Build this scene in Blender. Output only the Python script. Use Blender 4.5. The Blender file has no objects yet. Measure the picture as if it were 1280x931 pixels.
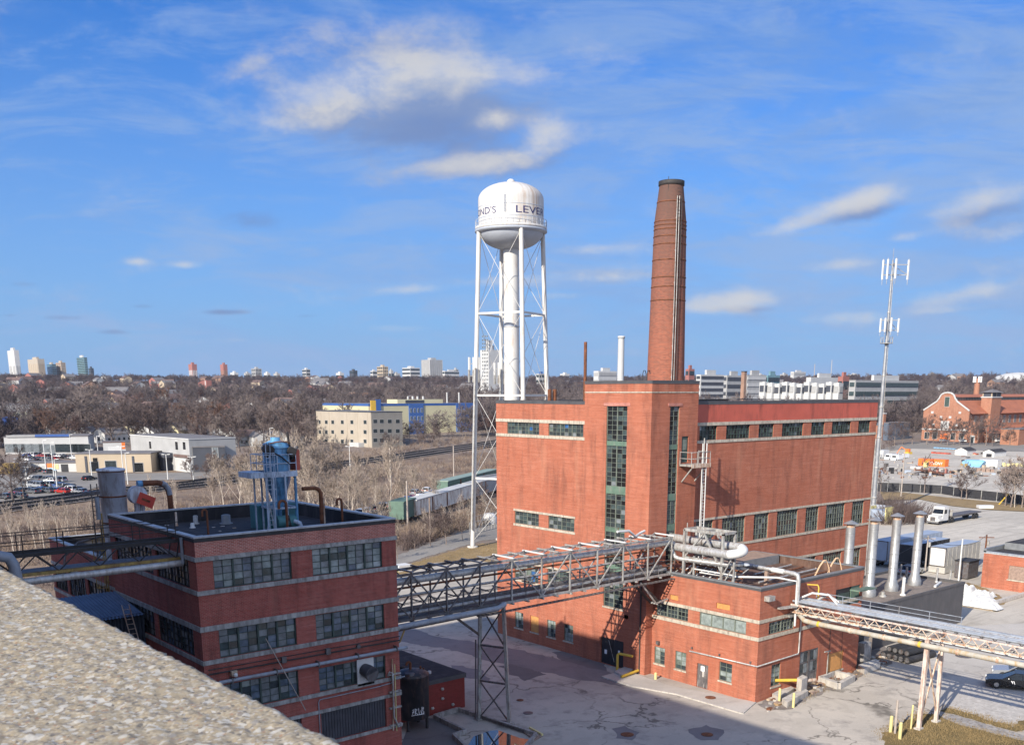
import bpy, math, random
import numpy as np
from mathutils import Vector, Matrix, noise
HAZE = .00005
random.seed(7); RNG = np.random.default_rng(7)
S = bpy.context.scene
COL = S.collection
# ---------------------------------------------------------------- camera model (measured from the site survey)
FPX, CX, CY = 1224.946, 661.42, 776.894
YAW, PITCH, H = math.radians(49.278), math.radians(13.1706), 25.0
FW = np.array([math.cos(YAW)*math.cos(PITCH), math.sin(YAW)*math.cos(PITCH), -math.sin(PITCH)])
RT = np.array([math.sin(YAW), -math.cos(YAW), 0.0]); UP = np.cross(RT, FW); CAM = np.array([0, 0, H])
def ray(u, v): return (u-CX)*RT/FPX-(v-CY)*UP/FPX+FW
def at(u, v, z=0.0):
    d = ray(u, v); return CAM+d*(z-H)/d[2]
def atx(u, v, x):
    d = ray(u, v); return CAM+d*x/d[0]
def aty(u, v, y):
    d = ray(u, v); return CAM+d*y/d[1]
def atd(u, v, r):
    d = ray(u, v); return CAM+d*r/math.hypot(d[0], d[1])
def terrain(x, y):
    r = math.hypot(x, y)
    t = max(0.0, r-430.0)
    h = 0.0340*t if r < 1700 else 0.0340*1270
    h += 2.5*noise.noise(Vector((x*.003, y*.003, 0)))*min(1, t/300)
    return h - (0.0 if r < 2300 else (r-2300)*.01)
def hit(u, v):
    d = ray(u, v); lo, hi = 20.0, 2300.0
    n = math.hypot(d[0], d[1])
    s = 20.0
    while s < 2300:
        p = CAM+d*(s/n)
        if p[2] <= terrain(p[0], p[1]):
            return np.array([p[0], p[1], terrain(p[0], p[1])])
        s *= 1.01
    p = CAM+d*(s/n); return np.array([p[0], p[1], terrain(p[0], p[1])])
# ---------------------------------------------------------------- materials
MATS = {}
def nt(name):
    m = bpy.data.materials.new(name); m.use_nodes = True
    t = m.node_tree; t.nodes.clear()
    o = t.nodes.new('ShaderNodeOutputMaterial'); b = t.nodes.new('ShaderNodeBsdfPrincipled')
    t.links.new(b.outputs[0], o.inputs[0]); MATS[name] = m
    return m, t, b
def N(t, kind, **kw):
    n = t.nodes.new(kind)
    for k, v in kw.items():
        if k in n.inputs: n.inputs[k].default_value = v
        else: setattr(n, k, v)
    return n
def mixc(t, fac, a, b, mode='MIX'):
    m = t.nodes.new('ShaderNodeMix'); m.data_type = 'RGBA'; m.blend_type = mode
    for i, val in ((0, fac), (6, a), (7, b)):
        if hasattr(val, 'is_linked') or isinstance(val, bpy.types.NodeSocket): t.links.new(val, m.inputs[i])
        else: m.inputs[i].default_value = val if i == 0 else (*val, 1)
    return m.outputs[2]
def ramp(t, sock, a, b, lo=0, hi=1):
    m = t.nodes.new('ShaderNodeMapRange'); m.inputs[1].default_value = a; m.inputs[2].default_value = b
    m.inputs[3].default_value = lo; m.inputs[4].default_value = hi
    t.links.new(sock, m.inputs[0]); return m.outputs[0]
def pos(t, scale=(1, 1, 1)):
    g = t.nodes.new('ShaderNodeNewGeometry'); mp = N(t, 'ShaderNodeMapping')
    mp.inputs['Scale'].default_value = scale
    t.links.new(g.outputs['Position'], mp.inputs[0]); return mp.outputs[0]
def objc(t, scale=(1, 1, 1)):
    g = t.nodes.new('ShaderNodeTexCoord'); mp = N(t, 'ShaderNodeMapping')
    mp.inputs['Scale'].default_value = scale
    t.links.new(g.outputs['Object'], mp.inputs[0]); return mp.outputs[0]
def noi(t, vec, scale, detail=4, rough=.55, dist=0.0):
    n = N(t, 'ShaderNodeTexNoise', Scale=scale, Detail=detail, Roughness=rough, Distortion=dist)
    t.links.new(vec, n.inputs['Vector']); return n.outputs[0]
def bump(t, b, h, strength=.3, dist=.02):
    n = N(t, 'ShaderNodeBump', Strength=strength, Distance=dist)
    t.links.new(h, n.inputs['Height']); t.links.new(n.outputs[0], b.inputs['Normal'])
def plain(name, c, rough=.6, metal=0.0, var=.25, scale=1.2, dirt=None, dirtamt=.5, spec=.5, local=True, bmp=0.0):
    """paint / metal / stone with weathering"""
    m, t, b = nt(name)
    v = objc(t) if local else pos(t)
    n = noi(t, v, scale, 5, .6)
    f = ramp(t, n, .3, .7)
    lo = tuple(x*(1-var) for x in c); hi = tuple(min(1, x*(1+var)) for x in c)
    col = mixc(t, f, lo, hi)
    if dirt:
        v2 = objc(t, (1, 1, .25)) if local else pos(t, (1, 1, .25))
        d = ramp(t, noi(t, v2, scale*2.3, 6, .7), .56-.22*dirtamt, .8-.2*dirtamt)
        col = mixc(t, d, col, dirt)
    t.links.new(col, b.inputs['Base Color'])
    b.inputs['Roughness'].default_value = rough; b.inputs['Metallic'].default_value = metal
    b.inputs['Specular IOR Level'].default_value = spec
    if bmp: bump(t, b, noi(t, v, scale*8, 4), bmp, .02)
    return m
def brick(name, c1, c2, mortar, streak=.3, bw=.22, bh=.075, stain=(.1, .05, .04), stainamt=.25, patch=(.5, .35, .28), patchamt=.0):
    m, t, b = nt(name)
    g = t.nodes.new('ShaderNodeNewGeometry'); s = t.nodes.new('ShaderNodeSeparateXYZ')
    t.links.new(g.outputs['Position'], s.inputs[0])
    a = N(t, 'ShaderNodeMath', operation='ADD'); t.links.new(s.outputs[0], a.inputs[0]); t.links.new(s.outputs[1], a.inputs[1])
    c = t.nodes.new('ShaderNodeCombineXYZ'); t.links.new(a.outputs[0], c.inputs[0]); t.links.new(s.outputs[2], c.inputs[1])
    br = N(t, 'ShaderNodeTexBrick'); t.links.new(c.outputs[0], br.inputs['Vector'])
    br.inputs['Scale'].default_value = 1; br.inputs['Brick Width'].default_value = bw; br.inputs['Row Height'].default_value = bh
    br.inputs['Mortar Size'].default_value = .009; br.inputs['Bias'].default_value = -.1
    br.inputs['Color1'].default_value = (*c1, 1); br.inputs['Color2'].default_value = (*c2, 1); br.inputs['Mortar'].default_value = (*mortar, 1)
    # long horizontal course streaks
    mp = N(t, 'ShaderNodeMapping'); mp.inputs['Scale'].default_value = (.30, 6.0, 1); t.links.new(c.outputs[0], mp.inputs[0])
    st = ramp(t, noi(t, mp.outputs[0], 1.0, 5, .65), .3, .72)
    col = mixc(t, st, br.outputs[0], tuple(x*.48+.0 for x in c1), 'MIX')
    mm = mixc(t, streak, br.outputs[0], col)
    mp3 = N(t, 'ShaderNodeMapping'); mp3.inputs['Scale'].default_value = (.5, 9.0, 1); mp3.inputs['Location'].default_value = (9, 3, 0); t.links.new(c.outputs[0], mp3.inputs[0])
    lt = ramp(t, noi(t, mp3.outputs[0], 1.0, 4, .7), .48, .72, 0, .55)
    mm = mixc(t, lt, mm, tuple(min(1, x*.6+y*.55) for x, y in zip(c1, mortar)))
    # vertical-ish stains
    mp2 = N(t, 'ShaderNodeMapping'); mp2.inputs['Scale'].default_value = (.5, .18, 1); t.links.new(c.outputs[0], mp2.inputs[0])
    mp2.inputs['Scale'].default_value = (1.1, .16, 1); sf = ramp(t, noi(t, mp2.outputs[0], 1.0, 7, .72), .47, .72, 0, stainamt*1.35)
    bl = N(t, 'ShaderNodeMapping'); bl.inputs['Scale'].default_value = (.22, .3, 1); bl.inputs['Location'].default_value = (5, 8, 0); t.links.new(c.outputs[0], bl.inputs[0])
    mm = mixc(t, ramp(t, noi(t, bl.outputs[0], 1.0, 5, .6), .42, .68, 0, .35), mm, tuple(x*.62 for x in c1))
    mm = mixc(t, sf, mm, stain)
    if patchamt:
        pf = ramp(t, noi(t, mp2.outputs[0], .55, 3, .5), .6, .66, 0, patchamt)
        mm = mixc(t, pf, mm, patch)
    t.links.new(mm, b.inputs['Base Color']); b.inputs['Roughness'].default_value = .88
    b.inputs['Specular IOR Level'].default_value = .2
    return m
def glass(name, c, rough=.12, spec=.5):
    m, t, b = nt(name)
    n = noi(t, pos(t), 2.0, 4, .6)
    col = mixc(t, ramp(t, n, .35, .7), tuple(x*.65 for x in c), tuple(min(1, x*1.35) for x in c))
    t.links.new(col, b.inputs['Base Color']); b.inputs['Roughness'].default_value = rough
    b.inputs['Specular IOR Level'].default_value = spec
    return m
brick('brick_orange', (.455, .124, .063), (.34, .082, .042), (.46, .28, .21), .55, stainamt=.45, patch=(.50, .25, .16), patchamt=.2)
brick('brick_red', (.40, .080, .058), (.26, .052, .040), (.40, .25, .21), .4, stain=(.06, .03, .025), stainamt=.45, patch=(.28, .12, .09), patchamt=.3)
brick('brick_pink', (.47, .14, .10), (.28, .075, .058), (.62, .46, .39), .2, stainamt=.3, bw=.24, bh=.085)
brick('brick_shed', (.30, .05, .042), (.23, .04, .033), (.2, .07, .06), .3)
brick('brick_far', (.40, .17, .10), (.32, .12, .07), (.40, .27, .20), .3)
brick('brick_own', (.3, .15, .1), (.25, .12, .08), (.35, .28, .22), .3)
plain('red_paint', (.45, .095, .06), .6, var=.12, scale=.5, dirt=(.2, .05, .035), dirtamt=.25)
plain('stone_band', (.46, .41, .33), .85, var=.16, scale=2, dirt=(.2, .17, .14), dirtamt=.45)
plain('grey_band', (.36, .35, .33), .85, var=.25, scale=1.6, dirt=(.16, .15, .14), dirtamt=.7)
plain('tar_roof', (.022, .021, .024), .9, var=.4, scale=.6, dirt=(.07, .06, .06), dirtamt=.35)
plain('tan_roof', (.21, .175, .15), .95, var=.2, scale=.7, dirt=(.12, .1, .09), dirtamt=.5)
plain('brown_roof', (.1, .055, .04), .95, var=.4, scale=.7, dirt=(.2, .13, .1), dirtamt=.4)
plain('coping_dark', (.075, .075, .08), .55, var=.2)
plain('coping_grey', (.17, .18, .19), .5, var=.2, scale=2)
plain('coping_light', (.42, .43, .44), .5, var=.15, dirt=(.2, .19, .18), dirtamt=.3)
plain('steel_grey', (.38, .38, .36), .5, .2, var=.2, scale=2.5, dirt=(.16, .1, .07), dirtamt=.45)
plain('steel_dark', (.13, .13, .135), .6, .2, var=.3, scale=2.5, dirt=(.09, .05, .035), dirtamt=.6)
plain('steel_black', (.03, .028, .028), .7, var=.4, scale=2)
plain('pipe_wrap', (.46, .46, .45), .4, .35, var=.18, scale=2.2, dirt=(.24, .19, .15), dirtamt=.4)
plain('pipe_bright', (.66, .67, .67), .35, .3, var=.1, scale=2.2)
plain('pipe_white', (.58, .58, .565), .6, var=.1)
plain('pipe_blue', (.27, .30, .345), .5, .1, var=.18, dirt=(.2, .18, .17), dirtamt=.3)
plain('galvanized', (.33, .335, .34), .45, .5, var=.22, scale=1.4)
plain('rust', (.15, .055, .025), .9, var=.5, scale=3)
plain('cream_rust', (.62, .52, .42), .7, var=.15, scale=2, dirt=(.3, .13, .05), dirtamt=.75)
plain('pink_steel', (.58, .49, .43), .7, var=.15, scale=2, dirt=(.30, .14, .08), dirtamt=.5)
plain('yellow_pipe', (.40, .375, .32), .6, var=.2, scale=1.2, dirt=(.36, .22, .06), dirtamt=.35)
plain('yellow', (.62, .42, .05), .6, var=.12, dirt=(.5, .35, .1), dirtamt=.3)
plain('pale_yellow', (.60, .53, .24), .6, var=.12, dirt=(.5, .4, .2), dirtamt=.3)
plain('ladder_tan', (.6, .4, .25), .6, var=.2)
plain('ladder_yellow', (.36, .25, .07), .7, var=.3, dirt=(.15, .08, .04), dirtamt=.6)
plain('blue_steel', (.12, .31, .52), .5, .1, var=.22, scale=1.5, dirt=(.05, .10, .16), dirtamt=.5)
plain('blue_pale', (.44, .52, .62), .55, .1, var=.2, scale=2, dirt=(.16, .2, .25), dirtamt=.4)
plain('teal_paint', (.05, .16, .17), .6, var=.25)
plain('green_paint', (.04, .065, .055), .6, var=.25, scale=3)
plain('green_bar', (.10, .165, .12), .6, var=.25, dirt=(.2, .2, .17), dirtamt=.3)
plain('window_green', (.15, .17, .14), .6, var=.25, scale=3)
plain('black_paint', (.018, .018, .022), .5, var=.3)
plain('dark_grey_wall', (.075, .073, .076), .75, var=.12, scale=.8, dirt=(.11, .10, .1), dirtamt=.3)
plain('shutter_dark', (.05, .05, .06), .5, var=.3, scale=1.5)
plain('door_grey', (.10, .09, .09), .7, var=.4, scale=2, dirt=(.4, .38, .36), dirtamt=.2)
plain('plywood', (.52, .25, .08), .8, var=.2, scale=3)
plain('wood_box', (.42, .33, .24), .8, var=.2, scale=3)
plain('board_brown', (.28, .2, .16), .85, var=.3, scale=3)
plain('concrete', (.46, .43, .39), .9, var=.18, scale=1.4, dirt=(.28, .25, .22), dirtamt=.4, bmp=.3)
plain('concrete_dirty', (.34, .32, .30), .9, var=.25, scale=1.4, dirt=(.14, .12, .11), dirtamt=.6)
plain('white_paint', (.62, .61, .585), .5, var=.06, scale=1)
plain('white_tower', (.56, .55, .525), .45, var=.05, scale=.5, dirt=(.45, .34, .25), dirtamt=.1)
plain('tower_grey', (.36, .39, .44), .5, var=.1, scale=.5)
plain('silo_grey', (.58, .62, .68), .55, .1, var=.15, scale=1, dirt=(.20, .12, .09), dirtamt=.35)
plain('tank_black', (.035, .035, .04), .55, var=.5, scale=1.2, dirt=(.17, .11, .09), dirtamt=.35)
plain('corrugated', (.12, .15, .20), .5, .3, var=.2, scale=1)
plain('corrugated_dark', (.035, .045, .065), .6, .2, var=.2, scale=1)
plain('bag_white', (.5, .5, .49), .6, var=.06, scale=2)
plain('trailer_blue', (.30, .35, .43), .5, var=.1)
plain('trailer_white', (.58, .57, .55), .5, var=.08)
plain('trailer_tan', (.42, .4, .36), .6, var=.15)
plain('orange', (.75, .17, .03), .5, var=.1)
plain('sky_blue_paint', (.22, .45, .65), .5, var=.1)
plain('rubber', (.02, .02, .022), .8, var=.2)
plain('chrome', (.5, .5, .5), .25, .8, var=.1)
plain('car_black', (.012, .013, .016), .18, var=.1)
plain('car_white', (.75, .75, .75), .2, var=.03)
plain('car_silver', (.38, .40, .43), .25, .4, var=.05)
plain('car_blue', (.05, .10, .28), .2, var=.05)
plain('car_red', (.35, .03, .025), .2, var=.05)
plain('car_grey', (.13, .14, .16), .22, .3, var=.05)
plain('lamp_white', (.62, .62, .6), .5, var=.05)
plain('wood_pole', (.36, .31, .27), .9, var=.25, scale=2)
plain('red_sign', (.55, .06, .035), .5, var=.1)
plain('lettering', (.03, .03, .11), .5, var=.05)
plain('white_mark', (.8, .8, .8), .5, var=.03)
plain('bark', (.21, .165, .14), .95, var=.3, scale=2)
plain('bark_dark', (.10, .08, .075), .95, var=.3, scale=2)
plain('bark_pale', (.5, .43, .36), .9, var=.25, scale=2)
plain('chain_dark', (.028, .028, .032), .8, var=.4, scale=2)
plain('weeds', (.3, .2, .11), .95, var=.4, scale=2)
glass('glass_dark', (.035, .045, .05), .1); glass('glass_black', (.012, .014, .016), .08)
glass('glass_teal', (.05, .072, .074), .14); glass('glass_grey', (.17, .19, .20), .3)
glass('glass_pale', (.32, .36, .36), .35); glass('glass_blue', (.10, .135, .18), .2)
glass('glass_green', (.13, .16, .14), .3); glass('glass_cobalt', (.03, .10, .25), .2)
glass('glass_frost', (.24, .28, .27), .4); glass('glass_tan', (.45, .4, .3), .5)
PAL = {
 'lb': ['glass_teal']*3+['glass_blue']*4+['glass_grey']*3+['glass_dark']*3+['glass_frost'],
 'lbtop': ['glass_blue']*3+['glass_grey']*4+['glass_frost']*3+['glass_teal']*2+['glass_pale'],
 'main': ['glass_dark']*5+['glass_black']*4+['glass_teal']*4+['glass_grey'],
 'strip': ['glass_grey']*3+['glass_teal']*3+['glass_dark']*5+['glass_cobalt', 'glass_tan', 'glass_green'],
 'annex': ['glass_black']*2+['glass_dark']*4+['glass_teal']*2+['glass_grey'],
 'frost': ['glass_frost']*3+['glass_green']*2,
 'low': ['glass_teal']*2+['glass_frost']*3+['glass_dark']*2+['glass_green'],
 'far': ['glass_dark']}
# twigs: colour varies from one tree to the next
def twigs(name, c, c2):
    m, t, b = nt(name)
    o = t.nodes.new('ShaderNodeObjectInfo')
    n = noi(t, pos(t), .35, 3)
    col = mixc(t, o.outputs['Random'], c, c2)
    col = mixc(t, ramp(t, n, .35, .65, 0, .5), col, tuple(x*.6 for x in c))
    t.links.new(col, b.inputs['Base Color']); b.inputs['Roughness'].default_value = .95
    b.inputs['Specular IOR Level'].default_value = .1
twigs('twig', (.115, .09, .085), (.165, .12, .107))
twigs('twig_far', (.066, .054, .062), (.112, .086, .088))
twigs('twig_far_grey', (.13, .108, .107), (.19, .155, .146))
twigs('twig_far_red', (.13, .078, .068), (.10, .07, .067))
twigs('twig_grey', (.20, .165, .155), (.26, .21, .185))
twigs('grass_tuft', (.30, .215, .11), (.22, .17, .08))
twigs('twig_pale', (.38, .32, .265), (.31, .245, .20))
twigs('twig_rust', (.17, .10, .075), (.15, .092, .07))
twigs('brush', (.29, .22, .168), (.25, .18, .13))
twigs('conifer', (.03, .05, .03), (.035, .05, .035))
# ---------------------------------------------------------------- mesh builder
class MB:
    def __init__(s): s.v = []; s.f = []; s.m = []; s.sm = []; s.mats = []
    def mi(s, mat):
        if mat not in s.mats: s.mats.append(mat)
        return s.mats.index(mat)
    def face(s, pts, mat, smooth=False):
        b = len(s.v); s.v += [tuple(map(float, p)) for p in pts]; s.f.append(tuple(range(b, b+len(pts)))); s.m.append(s.mi(mat)); s.sm.append(smooth)
    def add(s, verts, faces, mat, smooth=False):
        b = len(s.v); s.v += [tuple(map(float, p)) for p in verts]; k = s.mi(mat)
        for f in faces: s.f.append(tuple(i+b for i in f)); s.m.append(k); s.sm.append(smooth)
    def box(s, x0, x1, y0, y1, z0, z1, mat, top=None):
        v = [(x0, y0, z0), (x1, y0, z0), (x1, y1, z0), (x0, y1, z0), (x0, y0, z1), (x1, y0, z1), (x1, y1, z1), (x0, y1, z1)]
        s.add(v, [(0, 3, 2, 1), (0, 1, 5, 4), (1, 2, 6, 5), (2, 3, 7, 6), (3, 0, 4, 7)], mat)
        s.add(v[4:], [(0, 1, 2, 3)], top or mat)
    def beam(s, p, q, w, h=None, mat='steel_grey'):
        h = h or w; p = np.array(p, float); q = np.array(q, float); d = q-p; L = np.linalg.norm(d)
        if L < 1e-6: return
        d /= L; a = np.cross(d, (0, 0, 1.))
        if np.linalg.norm(a) < 1e-3: a = np.array([1., 0, 0])
        a /= np.linalg.norm(a); b = np.cross(a, d)
        c = [p+a*sx*w/2+b*sy*h/2 for sx, sy in ((-1, -1), (1, -1), (1, 1), (-1, 1))]; e = [x+d*L for x in c]
        s.add(c+e, [(0, 1, 2, 3), (7, 6, 5, 4), (0, 4, 5, 1), (1, 5, 6, 2), (2, 6, 7, 3), (3, 7, 4, 0)], mat)
    def path(s, pts, r, mat, n=10, cap=True, r2=None):
        P = [np.array(p, float) for p in pts]; k = len(P); rings = []; ref = None
        for i in range(k):
            d = (P[min(i+1, k-1)]-P[max(i-1, 0)]); d /= np.linalg.norm(d)+1e-9
            if ref is None:
                ref = np.cross(d, (0, 0, 1.)) if abs(d[2]) < .95 else np.cross(d, (1., 0, 0))
            ref = ref-d*(ref@d); ref /= np.linalg.norm(ref)+1e-9
            b = np.cross(d, ref)
            rr = r if r2 is None else r+(r2-r)*i/(k-1)
            rings.append([P[i]+rr*(math.cos(2*math.pi*j/n)*ref+math.sin(2*math.pi*j/n)*b) for j in range(n)])
        V = [p for R_ in rings for p in R_]
        F = [(i*n+j, i*n+(j+1) % n, (i+1)*n+(j+1) % n, (i+1)*n+j) for i in range(k-1) for j in range(n)]
        s.add(V, F, mat, n > 5)
        if cap: s.face(rings[0][::-1], mat); s.face(rings[-1], mat)
    def tube(s, p, q, r, mat, n=10, r2=None, cap=True): s.path([p, q], r, mat, n, cap, r2)
    def lathe(s, c, prof, mat, n=32, smooth=True):
        V = [(c[0]+r*math.cos(2*math.pi*j/n), c[1]+r*math.sin(2*math.pi*j/n), c[2]+z) for r, z in prof for j in range(n)]
        F = [(i*n+j, i*n+(j+1) % n, (i+1)*n+(j+1) % n, (i+1)*n+j) for i in range(len(prof)-1) for j in range(n)]
        s.add(V, F, mat, smooth)
    def prism(s, poly, z0, z1, mat, top=None):
        n = len(poly); V = [(x, y, z0) for x, y in poly]+[(x, y, z1) for x, y in poly]
        s.add(V, [(i, (i+1) % n, n+(i+1) % n, n+i) for i in range(n)], mat)
        s.face([(x, y, z1) for x, y in poly], top or mat)
    def obj(s, name, parent=None, loc=None, rotz=0.0):
        me = bpy.data.meshes.new(name); off = np.zeros(3)
        if parent is not None:
            o = parent
            while o is not None: off += np.array(o.location); o = o.parent
        elif loc is not None: off = np.array(loc, float)
        V = np.array(s.v, float).reshape(-1, 3)-off
        me.from_pydata(V.tolist(), [], s.f)
        for k in s.mats: me.materials.append(MATS[k])
        me.polygons.foreach_set('material_index', s.m); me.polygons.foreach_set('use_smooth', s.sm); me.update()
        ob = bpy.data.objects.new(name, me); COL.objects.link(ob)
        if parent is not None: ob.parent = parent
        elif loc is not None: ob.location = loc
        return ob
def tag(o, label, cat=None, group=None):
    o['label'] = label
    if cat: o['category'] = cat
    if group: o['group'] = group
    return o
def thing(name, label, cat, loc=(0, 0, 0), group=None):
    o = bpy.data.objects.new(name, None); COL.objects.link(o); o.location = tuple(map(float, loc)); o.empty_display_size = .5
    return tag(o, label, cat, group)
def struct(ob, kind='structure'): ob['kind'] = kind; return ob
def dup(root, loc, rotz=0.0, label=None, group=None, scale=None, mat=None):
    r = root.copy(); COL.objects.link(r); r.location = tuple(map(float, loc)); r.rotation_euler = (0, 0, rotz)
    if scale: r.scale = scale if hasattr(scale, '__len__') else (scale,)*3
    if label: r['label'] = label
    if group: r['group'] = group
    for ch in list(root.children):
        c = ch.copy(); COL.objects.link(c); c.parent = r
        for g in list(ch.children):
            d = g.copy(); COL.objects.link(d); d.parent = c
        if mat and ch.name.split('.')[0] == 'body':
            c.material_slots[0].link = 'OBJECT'; c.material_slots[0].material = MATS[mat]
    return r
def wall(mb, O, U, Nn, W, z0, z1, holes, mat, depth=.2):
    """wall sheet with real openings; holes are (u0,u1,z0,z1) in wall coordinates, absolute z"""
    O = np.array(O, float); U = np.array(U, float); Nn = np.array(Nn, float)
    us = sorted({0.0, float(W), *[max(0., min(W, h[i])) for h in holes for i in (0, 1)]})
    zs = sorted({float(z0), float(z1), *[max(z0, min(z1, h[i])) for h in holes for i in (2, 3)]})
    flip = np.cross(U, (0, 0, 1.))@Nn < 0
    P = lambda u, z, d=0: (O[0]+U[0]*u-Nn[0]*d, O[1]+U[1]*u-Nn[1]*d, z)
    def q(a):
        mb.face(a[::-1] if flip else a, mat)
    for i in range(len(us)-1):
        for j in range(len(zs)-1):
            cu, cz = (us[i]+us[i+1])/2, (zs[j]+zs[j+1])/2
            if any(h[0] < cu < h[1] and h[2] < cz < h[3] for h in holes): continue
            q([P(us[i], zs[j]), P(us[i+1], zs[j]), P(us[i+1], zs[j+1]), P(us[i], zs[j+1])])
    for a, b, c, d in [h[:4] for h in holes]:
        q([P(a, c), P(a, c, depth), P(a, d, depth), P(a, d)][::-1]); q([P(b, c), P(b, c, depth), P(b, d, depth), P(b, d)])
        q([P(a, c), P(b, c), P(b, c, depth), P(a, c, depth)][::-1]); q([P(a, d), P(b, d), P(b, d, depth), P(a, d, depth)])
def window(parent, O, U, Nn, u0, u1, z0, z1, cols, rows, pal='main', frame='green_paint', depth=.16, bar=.045, thick=None, major=0, sill=None, name='window', spandrel=(), label=None):
    """steel window: frame and muntins (part), all panes of it (sub-part)"""
    O = np.array(O, float); U = np.array(U, float); Nn = np.array(Nn, float); thick = thick or bar
    P = lambda u, z, d: O+U*u-Nn*d+np.array([0, 0, z])
    O = O*np.array([1, 1, 0]); fm = MB(); gm = MB(); flip = np.cross(U, (0, 0, 1.))@Nn < 0
    d = depth-.03
    def bx(ua, ub, za, zb, w, m=frame):
        c = [P(ua, za, d+w/2), P(ub, za, d+w/2), P(ub, zb, d+w/2), P(ua, zb, d+w/2)]; e = [x+Nn*w for x in c]
        fm.add(c+e, [(4, 5, 6, 7), (0, 1, 5, 4), (1, 2, 6, 5), (2, 3, 7, 6), (3, 0, 4, 7)], m)
    for i in range(cols+1):
        u = u0+(u1-u0)*i/cols; w = thick*1.8 if i in (0, cols) or (major and i % major == 0) else bar
        bx(max(u0, u-w/2), min(u1, u+w/2), z0, z1, w*1.1)
    for j in range(rows+1):
        z = z0+(z1-z0)*j/rows; w = thick*1.8 if j in (0, rows) else bar
        bx(u0, u1, max(z0, z-w/2), min(z1, z+w/2), w)
    for a, b in spandrel: bx(u0, u1, a, b, .1, 'green_bar')
    pl = PAL[pal] if isinstance(pal, str) else pal
    for i in range(cols):
        for j in range(rows):
            a, b = u0+(u1-u0)*i/cols, u0+(u1-u0)*(i+1)/cols; c, e = z0+(z1-z0)*j/rows, z0+(z1-z0)*(j+1)/rows
            t1, t2 = random.uniform(-.012, .012), random.uniform(-.012, .012)
            pts = [P(a, c, depth+t1), P(b, c, depth+t2), P(b, e, depth-t1), P(a, e, depth-t2)]
            nn = .5+.62*noise.noise(Vector((u0*3+i*.45, z0*3+j*.45, O[0]+O[1]))); gm.face(pts[::-1] if flip else pts, pl[int(nn*len(pl)) % len(pl)] if random.random() < .55 else random.choice(pl))
    w = fm.obj(name, parent)
    if label: w['label'] = label
    gm.obj('panes', w)
    if sill:
        sm = MB(); c = [P(u0-.08, z0-.14, -.06), P(u1+.08, z0-.14, -.06), P(u1+.08, z0-.002, -.06), P(u0-.08, z0-.002, -.06)]; e = [x-Nn*.2 for x in c]
        sm.add(c+e, [(0, 1, 2, 3), (3, 2, 6, 7), (0, 4, 5, 1), (1, 5, 6, 2), (0, 3, 7, 4)], sill); sm.obj('sill', w)
    return w
def sheet(name, pts, z, mat, kind='structure'):
    m = MB(); m.face([(p[0], p[1], z) for p in pts], mat)
    return struct(m.obj(name), kind)
def rough_sheet(name, pts, z, mat):
    P = []; n = len(pts)
    for i in range(n):
        a, b = np.array(pts[i][:2]), np.array(pts[(i+1) % n][:2]); L = np.linalg.norm(b-a); k = max(2, int(L/.5)); nn = np.array([-(b-a)[1], (b-a)[0]])/max(L, .01)
        for j in range(k): q = a+(b-a)*j/k; P.append(q+nn*.5*min(1, L/2.5)*(noise.noise(Vector((q[0]*.7, q[1]*.7, z*90)))+.6*noise.noise(Vector((q[0]*2.3, q[1]*2.3, z*90)))))
    return sheet(name, P, z, mat)
def px(pts, z=0.0): return [at(u, v, z)[:2] for u, v in pts]
XU, YU = (1, 0, 0), (0, 1, 0); NX, NY = (-1, 0, 0), (0, -1, 0)
# ---------------------------------------------------------------- camera, sun, sky
cd = bpy.data.cameras.new('camera'); cam = bpy.data.objects.new('camera', cd); COL.objects.link(cam)
cd.sensor_width = 36; cd.sensor_fit = 'HORIZONTAL'; cd.lens = FPX/1280*36
cd.shift_x = (640-CX)/1280; cd.shift_y = -(465.5-CY)/1280
cd.clip_start = .05; cd.clip_end = 20000
M3 = Matrix(((RT[0], UP[0], -FW[0]), (RT[1], UP[1], -FW[1]), (RT[2], UP[2], -FW[2])))
cam.matrix_world = Matrix.Translation((0, 0, H)) @ M3.to_4x4()
cd.dof.use_dof = True; cd.dof.focus_distance = 85; cd.dof.aperture_fstop = 18
S.camera = cam
LIGHT = Vector((1, .30, -.557)).normalized()
sl = bpy.data.lights.new('sun', 'SUN'); sl.energy = 4.5; sl.angle = math.radians(.5); sl.color = (1, .92, .80)
so = bpy.data.objects.new('sun', sl); COL.objects.link(so); so.rotation_euler = LIGHT.to_track_quat('-Z', 'Y').to_euler()
W = bpy.data.worlds.new('World'); S.world = W; W.use_nodes = True
t = W.node_tree; t.nodes.clear()
wo = t.nodes.new('ShaderNodeOutputWorld'); bg = t.nodes.new('ShaderNodeBackground'); t.links.new(bg.outputs[0], wo.inputs[0])
sky = t.nodes.new('ShaderNodeTexSky'); sky.sky_type = 'NISHITA'; sky.sun_disc = False
sky.sun_elevation = math.asin(-LIGHT.z); sky.sun_rotation = math.atan2(-LIGHT.x, -LIGHT.y) % (2*math.pi)
sky.air_density = 1.0; sky.dust_density = .6; sky.ozone_density = 2.0; sky.altitude = 100
F0 = Vector((math.cos(YAW), math.sin(YAW), 0)); R0 = Vector(RT)
def xy(u, v):
    d = Vector(ray(u, v)); f = d.dot(F0); return d.dot(R0)/f, d.z/f
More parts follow.
